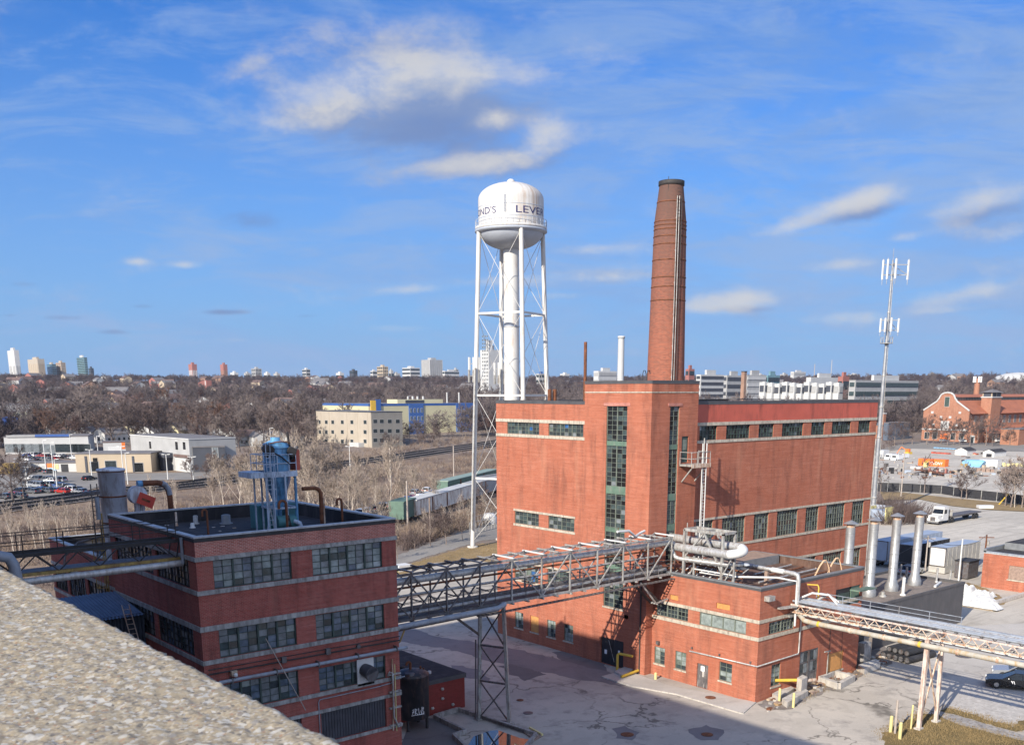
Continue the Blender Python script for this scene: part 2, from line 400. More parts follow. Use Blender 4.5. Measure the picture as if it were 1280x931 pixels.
BLOBS = [(430, 130, 95, 30, 1.0, .12), (520, 98, 150, 34, 1.0, .05), (610, 90, 75, 18, .8, -.05), (385, 150, 60, 16, .8, .1), (640, 196, 85, 18, .9, .28), (688, 172, 36, 28, 1.0, .3), (560, 206, 70, 12, .75, .1), (608, 150, 40, 19, .85, 0), (310, 80, 32, 18, .55, .1), (500, 95, 190, 75, .36, .05), (470, 110, 90, 40, .45, .1), (470, 40, 110, 22, .45, .1), (560, 60, 60, 20, .35, 0), (1050, 258, 75, 15, .95, .28), (1090, 244, 45, 14, .5, .1), (985, 284, 45, 9, .6, .2),
 (1235, 250, 95, 20, .72, .25), (1265, 285, 80, 14, .6, .1), (930, 374, 75, 13, .85, .06), (885, 385, 50, 8, .5, .0), (1225, 365, 75, 14, .75, .2), (1180, 388, 90, 6, .55, .05),
 (1060, 330, 60, 8, .55, .1), (1130, 297, 36, 9, .6, .15), (750, 312, 60, 9, .72, .05), (750, 345, 95, 12, .7, .02), (705, 370, 40, 6, .5, 0), (512, 362, 46, 8, .75, .05), (232, 331, 26, 6, .75, 0),
 (172, 327, 16, 5, .6, 0), (1060, 398, 100, 8, .5, 0), (620, 352, 60, 7, .45, 0), (500, 410, 60, 6, .4, 0), (300, 425, 40, 4, .3, 0), (1250, 330, 70, 14, .5, .1)]
DARK = [(545, 150, 130, 50, 1.1, .05), (610, 205, 100, 18, .9, .1), (420, 145, 90, 22, .8, 0), (490, 60, 140, 40, .6, 0), (310, 85, 40, 22, .5, 0), (1065, 268, 70, 14, .8, .2), (1240, 265, 90, 16, .7, .2), (930, 386, 60, 6, .6, 0), (750, 352, 80, 7, .5, 0), (310, 275, 90, 18, .5, 0), (280, 390, 36, 4, .7, 0), (75, 397, 36, 5, .65, 0), (178, 383, 26, 5, .65, 0), (140, 415, 30, 4, .55, 0), (380, 395, 24, 4, .5, 0), (10, 394, 16, 3, .6, 0), (340, 420, 30, 3, .4, 0), (30, 355, 40, 5, .35, 0)]
G = bpy.data.node_groups.new('cloud_field', 'ShaderNodeTree')
G.interface.new_socket('P', in_out='INPUT', socket_type='NodeSocketVector'); G.interface.new_socket('field', in_out='OUTPUT', socket_type='NodeSocketFloat'); G.interface.new_socket('dark', in_out='OUTPUT', socket_type='NodeSocketFloat')
gi = G.nodes.new('NodeGroupInput'); go = G.nodes.new('NodeGroupOutput')
def M_(T, op, a, b=None, c=None, clamp=False):
    n = T.nodes.new('ShaderNodeMath'); n.operation = op; n.use_clamp = clamp
    for i, v in enumerate((a, b, c)):
        if v is None: continue
        if isinstance(v, (int, float)): n.inputs[i].default_value = v
        else: T.links.new(v, n.inputs[i])
    return n.outputs[0]
def blobsum(lst):
    acc = None
    for u, v, su, sv, amp, rot in lst:
        cx_, cy_ = xy(u, v); ex, _ = xy(u+su, v); _, ey = xy(u, v-sv)
        mp = G.nodes.new('ShaderNodeMapping'); mp.vector_type = 'TEXTURE'
        mp.inputs['Location'].default_value = (cx_, cy_, 0); mp.inputs['Rotation'].default_value = (0, 0, rot); mp.inputs['Scale'].default_value = (abs(ex-cx_), abs(ey-cy_), 1)
        G.links.new(gi.outputs[0], mp.inputs[0])
        L = G.nodes.new('ShaderNodeVectorMath'); L.operation = 'DOT_PRODUCT'; G.links.new(mp.outputs[0], L.inputs[0]); G.links.new(mp.outputs[0], L.inputs[1])
        e = M_(G, 'EXPONENT', M_(G, 'MULTIPLY', L.outputs['Value'], -1.0)); e = M_(G, 'MULTIPLY', e, amp)
        acc = e if acc is None else M_(G, 'MAXIMUM', acc, e) if False else M_(G, 'SUBTRACT', M_(G, 'ADD', acc, e), M_(G, 'MULTIPLY', acc, e))
    return acc
mpn = G.nodes.new('ShaderNodeMapping'); mpn.inputs['Scale'].default_value = (1, 1.7, 1); G.links.new(gi.outputs[0], mpn.inputs[0])
fb = N(G, 'ShaderNodeTexNoise', Scale=11.0, Detail=12.0, Roughness=.62, Distortion=.12); G.links.new(mpn.outputs[0], fb.inputs['Vector'])
nz = M_(G, 'MULTIPLY', M_(G, 'SUBTRACT', fb.outputs[0], .5), 2.0)
G.links.new(M_(G, 'ADD', blobsum(BLOBS), nz), go.inputs[0]); G.links.new(M_(G, 'ADD', blobsum(DARK), M_(G, 'MULTIPLY', nz, .8)), go.inputs[1])
tc = t.nodes.new('ShaderNodeTexCoord'); D = tc.outputs['Generated']
def dot(v):
    n = t.nodes.new('ShaderNodeVectorMath'); n.operation = 'DOT_PRODUCT'; n.inputs[1].default_value = v; t.links.new(D, n.inputs[0]); return n.outputs['Value']
f = M_(t, 'MAXIMUM', dot(F0), .02); sx = M_(t, 'DIVIDE', dot(R0), f); sy = M_(t, 'DIVIDE', dot((0, 0, 1)), f)
front = ramp(t, dot(F0), .05, .35)
def fld(dx, dy):
    c = t.nodes.new('ShaderNodeCombineXYZ'); t.links.new(M_(t, 'ADD', sx, dx), c.inputs[0]); t.links.new(M_(t, 'ADD', sy, dy), c.inputs[1])
    g = t.nodes.new('ShaderNodeGroup'); g.node_tree = G; t.links.new(c.outputs[0], g.inputs[0]); return g.outputs
A_ = fld(0, 0); B_ = fld(-.012, .022)
def sstep(s, a, b):
    m = t.nodes.new('ShaderNodeMapRange'); m.interpolation_type = 'SMOOTHSTEP'; m.inputs[1].default_value = a; m.inputs[2].default_value = b; t.links.new(s, m.inputs[0]); return m.outputs[0]
dens = M_(t, 'MULTIPLY', M_(t, 'MULTIPLY', sstep(A_[0], .08, 1.2), .84), front)
shade = ramp(t, M_(t, 'SUBTRACT', A_[0], B_[0]), -.34, .36)
darkd = M_(t, 'MULTIPLY', M_(t, 'MULTIPLY', sstep(A_[1], .25, .95), .8), front)
# thin veils everywhere in the sky
mpv = t.nodes.new('ShaderNodeMapping'); mpv.inputs['Scale'].default_value = (1.3, 1.3, 6); t.links.new(D, mpv.inputs[0])
veil = N(t, 'ShaderNodeTexNoise', Scale=2.4, Detail=10.0, Roughness=.66, Distortion=.4); t.links.new(mpv.outputs[0], veil.inputs['Vector'])
vd = M_(t, 'MULTIPLY', sstep(M_(t, 'ADD', veil.outputs[0], M_(t, 'MULTIPLY', sx, .32)), .36, .78), .85)
hs = N(t, 'ShaderNodeHueSaturation', Hue=.497, Saturation=1.30, Value=1.0); t.links.new(sky.outputs[0], hs.inputs['Color'])
elev = dot((0, 0, 1))
SK = 0.10
base = mixc(t, 1.0, hs.outputs[0], (.12, .52, .98), 'MULTIPLY')
VE = (1.15, 2.1, 4.2)
c1 = mixc(t, vd, base, VE)
hz = M_(t, 'MULTIPLY', ramp(t, elev, .0, .36, 1, 0), .92)
c1 = mixc(t, hz, c1, (1.75, 2.75, 4.75))
cxy = t.nodes.new('ShaderNodeCombineXYZ'); t.links.new(sx, cxy.inputs[0]); t.links.new(M_(t, 'MULTIPLY', sy, 4.5), cxy.inputs[1])
wn = N(t, 'ShaderNodeTexNoise', Scale=5.5, Detail=10.0, Roughness=.66, Distortion=.5); t.links.new(cxy.outputs[0], wn.inputs['Vector'])
wisp = M_(t, 'MULTIPLY', M_(t, 'MULTIPLY', sstep(M_(t, 'ADD', wn.outputs[0], M_(t, 'MULTIPLY', sx, .10)), .42, .66), ramp(t, elev, .02, .40, .85, .35)), front)
c1 = mixc(t, wisp, c1, (1.95, 2.85, 4.6))
c1 = mixc(t, darkd, c1, (1.15, 1.65, 3.05))
ccol = mixc(t, shade, (1.75, 2.3, 3.6), (4.2, 4.15, 4.15))
c1 = mixc(t, dens, c1, ccol)
c1 = mixc(t, ramp(t, dot(F0), -.45, .05, .75, 0), c1, (4.9, 5.7, 7.7))   # unseen brighter sky added behind the camera to fill the shadows
t.links.new(c1, bg.inputs['Color']); bg.inputs['Strength'].default_value = SK
W.cycles.sampling_method = 'MANUAL'; W.cycles.sample_map_resolution = 512
vs = S.view_settings; vs.view_transform = 'Standard'; vs.look = 'None'; vs.exposure = 0.72; vs.gamma = 1; vs.use_curve_mapping = False
S.render.engine = 'CYCLES'; S.render.resolution_x = 1024; S.render.resolution_y = 744
# ---------------------------------------------------------------- ground materials
def ground_mat(name, c, c2, dark, crack=0.0, big=.05, stain=.5, fine=6, tracks=0.0, lines=0.0):
    m, t, b = nt(name); v = pos(t)
    n1 = noi(t, v, big, 6, .62); n2 = noi(t, v, .55, 6, .65); n3 = noi(t, v, fine, 4, .7)
    col = mixc(t, ramp(t, n1, .35, .65), c, c2)
    col = mixc(t, ramp(t, n2, .52, .74, 0, stain), col, dark)
    col = mixc(t, ramp(t, n3, .35, .7, 0, .30), col, tuple(x*.62 for x in c))
    n4 = noi(t, v, .13, 5, .6, 1.0)
    col = mixc(t, ramp(t, n4, .55, .60, 0, .42), col, tuple(x*.70 for x in c))
    n5 = noi(t, v, .045, 6, .7, .6); col = mixc(t, ramp(t, n5, .55, .62, 0, .38), col, tuple(x*.66 for x in c2)); col = mixc(t, ramp(t, noi(t, v, .9, 6, .75), .60, .72, 0, .35), col, tuple(min(1, x*1.3) for x in c))
    if crack:
        vo = N(t, 'ShaderNodeTexVoronoi', Scale=.11); vo.feature = 'DISTANCE_TO_EDGE'
        wv = N(t, 'ShaderNodeTexNoise', Scale=.5, Detail=5.0)
        t.links.new(v, wv.inputs['Vector']); vm = t.nodes.new('ShaderNodeVectorMath'); vm.operation = 'MULTIPLY_ADD'
        t.links.new(wv.outputs['Color'], vm.inputs[0]); vm.inputs[1].default_value = (5.5, 5.5, 0); t.links.new(v, vm.inputs[2])
        t.links.new(vm.outputs[0], vo.inputs['Vector'])
        k = M_(t, 'MULTIPLY', ramp(t, vo.outputs['Distance'], .004, .017, crack, 0), ramp(t, n4, .42, .58))
        col = mixc(t, k, col, tuple(x*.25 for x in c))
    if tracks:
        mp = N(t, 'ShaderNodeMapping'); mp.inputs['Scale'].default_value = (.05, .75, 1); mp.inputs['Rotation'].default_value = (0, 0, .5); t.links.new(v, mp.inputs[0])
        col = mixc(t, ramp(t, noi(t, mp.outputs[0], 1.2, 5, .6, .5), .52, .72, 0, tracks), col, dark)
    t.links.new(col, b.inputs['Base Color']); b.inputs['Roughness'].default_value = .92; b.inputs['Specular IOR Level'].default_value = .2
    bump(t, b, n3, .35, .03)
ground_mat('yard', (.52, .465, .395), (.38, .345, .30), (.15, .14, .135), .85, .09, .75)
ground_mat('asphalt', (.24, .22, .22), (.19, .175, .175), (.11, .10, .10), .3, .1, .5)
ground_mat('asphalt_dark', (.19, .175, .172), (.15, .138, .136), (.09, .085, .083), .2, .1, .5)
ground_mat('pale_concrete', (.50, .465, .42), (.43, .40, .36), (.27, .245, .21), .25, .12, .35)
ground_mat('gravel', (.55, .50, .425), (.43, .39, .335), (.28, .25, .21), 0, .04, .6, 3, .85)
ground_mat('road_far', (.28, .26, .235), (.22, .205, .185), (.13, .12, .11), 0, .03, .3)
ground_mat('soil', (.26, .19, .135), (.19, .14, .105), (.11, .09, .07), 0, .03, .6)
ground_mat('forest_floor', (.20, .16, .135), (.25, .20, .165), (.10, .08, .07), 0, .012, .5)
ground_mat('dry_grass', (.31, .22, .12), (.25, .18, .09), (.15, .105, .06), 0, .3, .6, 4)
ground_mat('moss_grass', (.13, .10, .045), (.20, .145, .065), (.09, .075, .04), 0, .5, .5, 5)
ground_mat('ballast', (.2, .175, .16), (.15, .13, .12), (.09, .08, .08), 0, .2, .5, 5)
ground_mat('lawn', (.22, .19, .08), (.26, .2, .09), (.14, .12, .06), 0, .2, .4, 4)
ground_mat('rubble', (.26, .23, .21), (.17, .14, .12), (.07, .06, .055), 0, .6, .7, 3)
m, t2, b = nt('puddle'); b.inputs['Base Color'].default_value = (.03, .035, .04, 1); b.inputs['Roughness'].default_value = .02; b.inputs['Specular IOR Level'].default_value = 1.0; b.inputs['IOR'].default_value = 1.8
# ---------------------------------------------------------------- ground
g = MB(); rr = [0, 60, 120, 180, 240, 300, 340]+[340*1.045**i for i in range(1, 75)]; nA = 240
V = []; F = []
for i, r in enumerate(rr):
    for j in range(nA):
        a = 2*math.pi*j/nA; x, y = r*math.cos(a), r*math.sin(a); V.append((x, y, terrain(x, y)-.004))
for i in range(len(rr)-1):
    for j in range(nA):
        k = (j+1) % nA; F.append((i*nA+j, (i+1)*nA+j, (i+1)*nA+k, i*nA+k))
g.add(V, F, 'forest_floor', True); struct(g.obj('terrain'))
def drape(name, P, mat, n=10, off=.12):
    m = MB(); c = [(sum(p[0] for p in P)/len(P)), (sum(p[1] for p in P)/len(P))]; L = []
    m.face([(*[hit(u, v)[k] for k in (0, 1)], hit(u, v)[2]+off) for u, v in P], mat); struct(m.obj(name))
sheet('brush_soil', [(-60, 60), (14, 60), (14, 98), (60, 98), (60, 125), (95, 140), (330, 170), (300, 330), (30, 340), (-60, 300)], .004, 'soil')
sheet('yard', [(0.7, -60), (105, -60), (112, 40), (112, 100), (96, 108), (56, 97), (14, 97), (14, 60), (0.7, 60)], .008, 'yard')
sheet('gravel_lot', [(100, 47), (112, 20), (180, 20), (260, 90), (235, 118), (205, 118), (150, 118), (110, 100)], .012, 'gravel')
sheet('concrete_road', [(72, -30), (250, -30), (190, 30), (112, 44), (101, 50), (86, 43), (75.5, 37)], .014, 'pale_concrete')
rough_sheet('asphalt_lane', px([(495, 783), (560, 797), (650, 812), (760, 838), (800, 852), (775, 858), (640, 833), (560, 812), (495, 800)]), .016, 'asphalt')
rough_sheet('asphalt_patch', px([(622, 832), (640, 829), (684, 843), (655, 851)]), .02, 'asphalt_dark')
rough_sheet('wet_stain', px([(690, 815), (715, 812), (752, 826), (760, 838), (735, 834), (705, 826)]), .022, 'asphalt_dark')
rough_sheet('asphalt_patch', px([(560, 830), (600, 836), (612, 850), (575, 846)]), .018, 'asphalt')
rough_sheet('asphalt_patch', px([(766, 911), (780, 907), (797, 915), (790, 925), (775, 922)]), .02, 'asphalt')
rough_sheet('asphalt_patch', px([(862, 912), (882, 906), (905, 912), (898, 925), (875, 925)]), .02, 'asphalt')
sheet('pavement', px([(752, 846), (780, 838), (838, 858), (944, 878), (928, 892), (846, 868), (790, 858)]), .1, 'pale_concrete')
kb = MB(); kp = [at(u, v) for u, v in ((752, 846), (790, 858), (846, 868), (928, 892), (944, 878))]
for p, q in zip(kp[:-1], kp[1:]): kb.beam((p[0], p[1], .05), (q[0], q[1], .05), .16, .11, 'concrete')
struct(kb.obj('kerb'))
rough_sheet('grass_verge', px([(1100, 915), (1128, 905), (1150, 892), (1168, 893), (1205, 908), (1280, 926), (1290, 945), (1110, 945)]), .03, 'moss_grass')
sheet('concrete_pad', px([(1186, 882), (1215, 864), (1290, 884), (1268, 906)]), .03, 'concrete')
rough_sheet('grass_strip', px([(1174, 888), (1184, 884), (1268, 909), (1282, 900), (1295, 905), (1270, 914), (1230, 903)]), .026, 'moss_grass')
sheet('concrete_path', px([(1178, 897), (1190, 892), (1290, 922), (1290, 928), (1200, 906)]), .034, 'concrete_dirty')
rough_sheet('debris_strip', px([(944, 880), (962, 888), (990, 886), (1030, 864), (1078, 846), (1115, 828), (1105, 800), (1080, 806), (1000, 855)]), .024, 'rubble')
rough_sheet('grass_strip', px([(1196, 742), (1206, 728), (1232, 735), (1260, 752), (1245, 758)]), .03, 'dry_grass')
rough_sheet('tower_grass', px([(490, 712), (560, 690), (600, 680), (640, 676), (645, 712), (560, 700), (500, 722)]), .024, 'dry_grass')
rough_sheet('gravel_heap', px([(495, 722), (545, 703), (600, 700), (640, 712), (640, 728), (500, 745)]), .028, 'gravel')
rough_sheet('side_road', px([(480, 700), (590, 660), (640, 648), (680, 640), (680, 668), (600, 676), (560, 688), (480, 712)]), .03, 'road_far')
drape('strip_lot', [(430, 648), (470, 632), (560, 612), (640, 596), (640, 606), (560, 624), (480, 648), (440, 662)], 'road_far')
drape('dealer_lot', [(-20, 628), (-20, 596), (60, 590), (150, 592), (220, 592), (310, 586), (310, 592), (240, 600), (150, 602), (95, 618), (40, 628)], 'road_far')
drape('storage_lot', [(1088, 612), (1090, 564), (1140, 560), (1300, 566), (1300, 634), (1180, 622)], 'gravel')
drape('dry_bank', [(1100, 616), (1130, 617), (1176, 619), (1207, 624), (1290, 633), (1290, 640), (1240, 638), (1190, 633), (1150, 625), (1105, 626)], 'dry_grass')
drape('street', [(1085, 566), (1140, 553), (1300, 555), (1300, 566), (1140, 561), (1090, 566)], 'road_far', off=.2)
# railway
rl = [hit(u, v) for u, v in ((-60, 643), (0, 634), (65, 626), (130, 617), (250, 604), (350, 590), (460, 576), (530, 566), (600, 556), (660, 547))]
bm_ = MB(); rm = MB()
for p, q in zip(rl[:-1], rl[1:]):
    d = (q-p); d[2] = 0; d /= np.linalg.norm(d); n = np.array([-d[1], d[0], 0])
    L = np.linalg.norm(q-p)
    a = [p+n*5.2+(0, 0, .05), p-n*5.2+(0, 0, .05), q-n*5.2+(0, 0, .05), q+n*5.2+(0, 0, .03)]; e = [p+n*6+(0, 0, .2), p-n*11+(0, 0, .2), q-n*11+(0, 0, .2), q+n*6+(0, 0, .2)]
    bm_.add(a+e, [(4, 5, 6, 7), (0, 4, 7, 3), (1, 2, 6, 5)], 'ballast')
    for o in (-9.2, -7.7, -3.2, -1.7, 2.8, 4.3):
        rm.beam(p+n*o+(0, 0, .46), q+n*o+(0, 0, .46), .26, .22, 'steel_black')
    for o in (-8.45, -2.45, 3.55):
        for k in range(int(L/1.6)):
            c = p+d*(k*1.6); rm.beam(c+n*(o-1.3)+(0, 0, .28), c+n*(o+1.3)+(0, 0, .28), .6, .2, 'steel_black')
struct(bm_.obj('railway_embankment')); tag(rm.obj('railway_track'), 'pair of dark railway tracks on ballast crossing the brush', 'railway')
# ================================================================ our own building (foreground coping, throws the yard shadow)
own = thing('rooftop_building', 'tall building in the foreground with a pebbled cream concrete roof coping', 'building', (-10, 10, 0))
w = MB()
w.box(-24, .62, -25, 8, 0, 23.4, 'brick_own', 'tar_roof')
w.box(.1, .62, -25, 7.99, 23.4, 24.4, 'brick_own'); w.box(-24, .1, -25, -24.6, 23.4, 24.4, 'brick_own')
w.box(-24, .63, 8, 40, 0, 33.2, 'brick_own', 'tar_roof'); w.box(-24, .63, 40, 66, 0, 37.5, 'brick_own', 'tar_roof')
w.box(-24, .63, 66, 80, 0, 26.2, 'brick_own', 'tar_roof'); w.obj('wall', own)
# exposed aggregate coping: the near stretch is modelled pebble by pebble
m, t, b = nt('aggregate'); v = pos(t)
vo = N(t, 'ShaderNodeTexVoronoi', Scale=175.0); t.links.new(v, vo.inputs['Vector'])
vo2 = N(t, 'ShaderNodeTexVoronoi', Scale=95.0); t.links.new(v, vo2.inputs['Vector'])
cr = t.nodes.new('ShaderNodeValToRGB'); s_ = t.nodes.new('ShaderNodeSeparateColor'); t.links.new(vo.outputs['Color'], s_.inputs[0]); t.links.new(s_.outputs[0], cr.inputs[0])
e = cr.color_ramp; e.interpolation = 'CONSTANT'; e.elements[0].color = (0.319, 0.259, 0.168, 1); e.elements[1].position = .3; e.elements[1].color = (0.370, 0.315, 0.223, 1)
for p_, c_ in ((.5, (0.227, 0.183, 0.126, 1)), (.62, (0.403, 0.357, 0.273, 1)), (.74, (0.302, 0.246, 0.168, 1)), (.84, (0.118, 0.106, 0.092, 1)), (.90, (0.437, 0.425, 0.395, 1)), (.96, (0.286, 0.178, 0.113, 1))):
    q = e.elements.new(p_); q.color = c_
col = mixc(t, ramp(t, vo.outputs['Distance'], .35, .75, 0, .55), cr.outputs[0], (0.218, 0.196, 0.160))
s2 = t.nodes.new('ShaderNodeSeparateColor'); t.links.new(vo2.outputs['Color'], s2.inputs[0])
col = mixc(t, ramp(t, s2.outputs[1], .86, .88, 0, .8), col, (0.454, 0.442, 0.403))
col = mixc(t, ramp(t, s2.outputs[2], .93, .94, 0, .75), col, (0.168, 0.153, 0.143))
col = mixc(t, ramp(t, noi(t, v, 5, 4), .4, .7, 0, .3), col, (0.260, 0.221, 0.155))
t.links.new(col, b.inputs['Base Color']); b.inputs['Roughness'].default_value = .85
bump(t, b, vo.outputs['Distance'], -.6, .006)
nx, ny = 90, 560; X0, X1, Y0, Y1 = .12, .68, .35, 4.3
def peb(x, y):
    a = noise.voronoi(Vector((x*95, y*95, 3)))[0]; b2 = noise.voronoi(Vector((x*45, y*45, 8)))[0]
    return .004*(.6-a[0])+.006*(.5-b2[0])+.003*noise.noise(Vector((x*6, y*6, 0)))
V = []; F = []
for j in range(ny):
    y = Y0+(Y1-Y0)*j/(ny-1)
    for i in range(nx):
        fx = i/(nx-1); x = X0+(X1-X0)*fx; h = peb(x, y); ed = max(0, x-(X1-.012))/.012
        xx = x+(.008*(noise.noise(Vector((0, y*60, 5)))+noise.noise(Vector((4, y*18, 5)))) if ed > 0 else 0)*ed
        V.append((xx, y, 24.5+h-.007*ed*ed))
    V.append((V[-1][0]-.004, y, 24.38))
n1 = nx+1
for j in range(ny-1):
    for i in range(n1-1): F.append((j*n1+i, j*n1+i+1, (j+1)*n1+i+1, (j+1)*n1+i))
c = MB(); c.add(V, F, 'aggregate', True)
c.box(.12, .68, -25, Y0, 24.38, 24.5, 'aggregate'); c.box(.12, .68, Y1, 7.99, 24.38, 24.5, 'aggregate'); c.box(.121, .674, Y0, Y1, 24.37, 24.41, 'aggregate')
c.obj('coping', own)
# ================================================================ helpers for brick boxes
def ring(mb, x0, x1, y0, y1, z0, z1, p, mat, sides='WS'):
    """string course standing proud of the wall, along the west and south faces (and others)"""
    if 'S' in sides: mb.box(x0-p, x1+(p if 'E' in sides else 0), y0-p, y0+.001, z0, z1, mat)
    if 'W' in sides: mb.box(x0-p, x0+.001, y0+.001, y1+(p if 'N' in sides else 0), z0, z1, mat)
    if 'E' in sides: mb.box(x1-.001, x1+p, y0+.001, y1+(p if 'N' in sides else 0), z0, z1, mat)
    if 'N' in sides: mb.box(x0, x1-.001, y1-.001, y1+p, z0, z1, mat)
def parapet(mb, x0, x1, y0, y1, zr, zt, th, mat, roofmat, cop, copmat, skip=''):
    mb.box(x0+th, x1-th, y0+th, y1-th, zr-.3, zr, roofmat)
    for s, (a, b, c, d, nx_) in dict(S=(x0+th, x1-th, y0+th-.002, y0+th-.002, 1), N=(x0+th, x1-th, y1-th, y1-th, -1)).items():
        yy = a and (y0+th if s == 'S' else y1-th)
        mb.face([(x0+th, yy, zr), (x1-th, yy, zr), (x1-th, yy, zt), (x0+th, yy, zt)], roofmat)
    for xx in (x0+th, x1-th): mb.face([(xx, y0+th, zr), (xx, y1-th, zr), (xx, y1-th, zt), (xx, y0+th, zt)], roofmat)
    e = .05
    cop.box(x0-e, x1+e, y0-e, y0+th+e, zt, zt+.09, copmat); cop.box(x0-e, x1+e, y1-th-e, y1+e, zt, zt+.09, copmat)
    cop.box(x0-e, x0+th+e, y0+th+e, y1-th-e, zt, zt+.09, copmat); cop.box(x1-th-e, x1+e, y0+th+e, y1-th-e, zt, zt+.09, copmat)
# ================================================================ near left brick building
X0, X1, Y0, Y1 = 21.1, 34.3, 53.0, 67.2; ZT = 17.1
lb = thing('brick_building', 'dark red brick factory block with black roof in the left foreground, walls in shade', 'building', ((X0+X1)/2, (Y0+Y1)/2, 0))
fh = [(.98, 5.82, 14.13, 15.78), (7.2, 12.15, 14.13, 15.78), (1.02, 5.9, 10.07, 11.74), (7.22, 12.15, 10.07, 11.7), (.95, 5.85, 6.78, 8.45), (7.25, 12.12, 6.76, 8.3), (7.25, 12.05, 3.42, 5.37), (1, 5.9, 3.42, 5.37)]
wh = [(1.1, 6.1, 14.13, 15.78), (6.7, 13.3, 14.13, 15.78), (1.2, 6.7, 10.07, 11.74), (7.3, 13.2, 10.07, 11.74), (1.2, 6.7, 6.76, 8.4)]
w = MB()
wall(w, (X0, Y0, 0), XU, NY, X1-X0, 0, 15.98, fh, 'brick_red'); wall(w, (X0, Y0, 0), XU, NY, X1-X0, 15.98, ZT-.22, [], 'brick_pink')
wall(w, (X0, Y0, 0), YU, NX, Y1-Y0, 0, ZT-.22, wh, 'brick_red')
wall(w, (X1, Y0, 0), YU, (1, 0, 0), Y1-Y0, 0, ZT-.22, [], 'brick_red'); wall(w, (X0, Y1, 0), XU, (0, 1, 0), X1-X0, 13, ZT-.22, [], 'brick_red')
w.box(X0+.4, X1-.4, Y0+.4, Y1-.4, 0, 15, 'black_paint')
w.obj('wall', lb)
fas = MB(); ring(fas, X0, X1, Y0, Y1, ZT-.22, ZT, .03, 'steel_black', 'WSEN'); fas.obj('fascia', lb)
r_, c_ = MB(), MB(); parapet(r_, X0, X1, Y0, Y1, 16.25, ZT, .3, 'brick_red', 'tar_roof', c_, 'coping_light'); r_.obj('roof', lb); c_.obj('coping', lb)
for z0_, z1_ in ((15.79, 16.03), (13.86, 14.12), (11.75, 12.05), (9.8, 10.06), (6.5, 6.75), (5.38, 5.6), (3.2, 3.41)):
    bnd = MB(); ring(bnd, X0, X1, Y0, Y1, z0_, z1_, .07, 'grey_band', 'WSE'); bnd.obj('band', lb)
for i, h in enumerate(fh[:6]):
    window(lb, (X0, Y0, 0), XU, NY, *h, 8, 4, 'lbtop' if i < 2 else 'lb', 'green_paint', major=2, bar=.028, thick=.06)
for i, h in enumerate(wh):
    window(lb, (X0, Y0, 0), YU, NX, *h, 10, 4, 'lb', 'steel_black', major=2, bar=.04, thick=.05)
s_ = MB()
for u0, u1 in ((7.25, 12.05), (1, 5.9)):
    for k in range(24):
        a = u0+(u1-u0)*k/24; s_.box(X0+a, X0+a+(u1-u0)/24-.03, Y0+.1, Y0+.16+.02*(k % 2), 3.42, 5.37, 'shutter_dark')
    s_.box(X0+u0, X0+u1, Y0+.19, Y0+.24, 3.42, 5.37, 'shutter_dark')
s_.obj('shutter', lb)
# fan hood on a white panel
fp = MB(); fp.box(31.05, 32.28, 52.93, 53.03, 6.6, 8.35, 'white_paint'); fo = fp.obj('vent_panel', lb)
fh_ = MB(); fh_.path([(31.6, 52.93, 7.62), (31.62, 52.6, 7.6), (31.7, 52.2, 7.45)], .42, 'shutter_dark', 18, True, .47); fh_.path([(31.7, 52.25, 7.45), (31.71, 52.18, 7.44)], .5, 'steel_dark', 18); fh_.obj('hood', fo)
pp = MB(); pp.tube((21.8, 52.72, 8.72), (34.75, 52.72, 8.62), .11, 'pipe_blue', 12)
for x in (22.6, 25.4, 28.2, 31, 33.9): pp.box(x-.04, x+.04, 52.6, 53.02, 8.5, 8.86, 'steel_dark')
pp.obj('wall_pipe', lb)
pp = MB(); pp.tube((21.3, 52.9, 9.25), (34.3, 52.9, 9.15), .045, 'steel_black', 8); pp.tube((21.3, 52.88, 9.52), (34.3, 52.88, 9.42), .03, 'steel_black', 8)
for x in (29.0, 26.0): pp.box(x-.15, x+.15, 52.8, 53.02, 9.12, 9.5, 'steel_dark')
pp.obj('conduit', lb)
pp = MB(); pp.path([(28.2, 52.94, 3.0), (28.2, 52.94, 6.15), (28.3, 52.94, 6.3), (32.6, 52.94, 6.3), (33.6, 52.94, 6.35), (33.8, 52.9, 6.6), (34.6, 52.9, 6.62)], .035, 'pipe_blue', 8)
pp.path([(33.55, 52.85, 3.1), (33.6, 52.8, 5.2), (33.65, 52.85, 8.0)], .05, 'cream_rust', 8); pp.path([(33.8, 52.82, 3.0), (33.8, 52.82, 7.6)], .035, 'pale_yellow', 8); pp.path([(33.3, 52.9, 6.9), (33.32, 52.7, 7.2), (33.55, 52.7, 7.1), (33.55, 52.7, 4.1), (33.9, 52.7, 3.3)], .06, 'steel_grey', 8)
for z in (3.4, 4.6, 5.7, 6.9): pp.box(33.35, 34.25, 52.78, 53.0, z, z+.08, 'steel_grey')
pp.obj('riser_pipes', lb)
pp = MB(); pp.box(22.6, 22.95, 52.7, 53, 8.95, 9.25, 'wood_box'); pp.lathe((22.78, 52.6, 8.9), [(.02, 0), (.12, .05), (.12, .2), (.02, .25)], 'lamp_white', 10); pp.obj('wall_lamp', lb)
pp = MB(); pp.tube((31.2, 52.85, 9.25), (31.2, 53.0, 9.25), .14, 'steel_dark', 14); pp.obj('round_vent', lb)
pl = MB(); pl.tube((26.6, 51.6, 6.3), (24.95, 52.96, 10.8), .03, 'wood_pole', 6); tag(pl.obj('pole'), 'thin wooden pole leaning across the front windows of the dark brick block', 'pole')
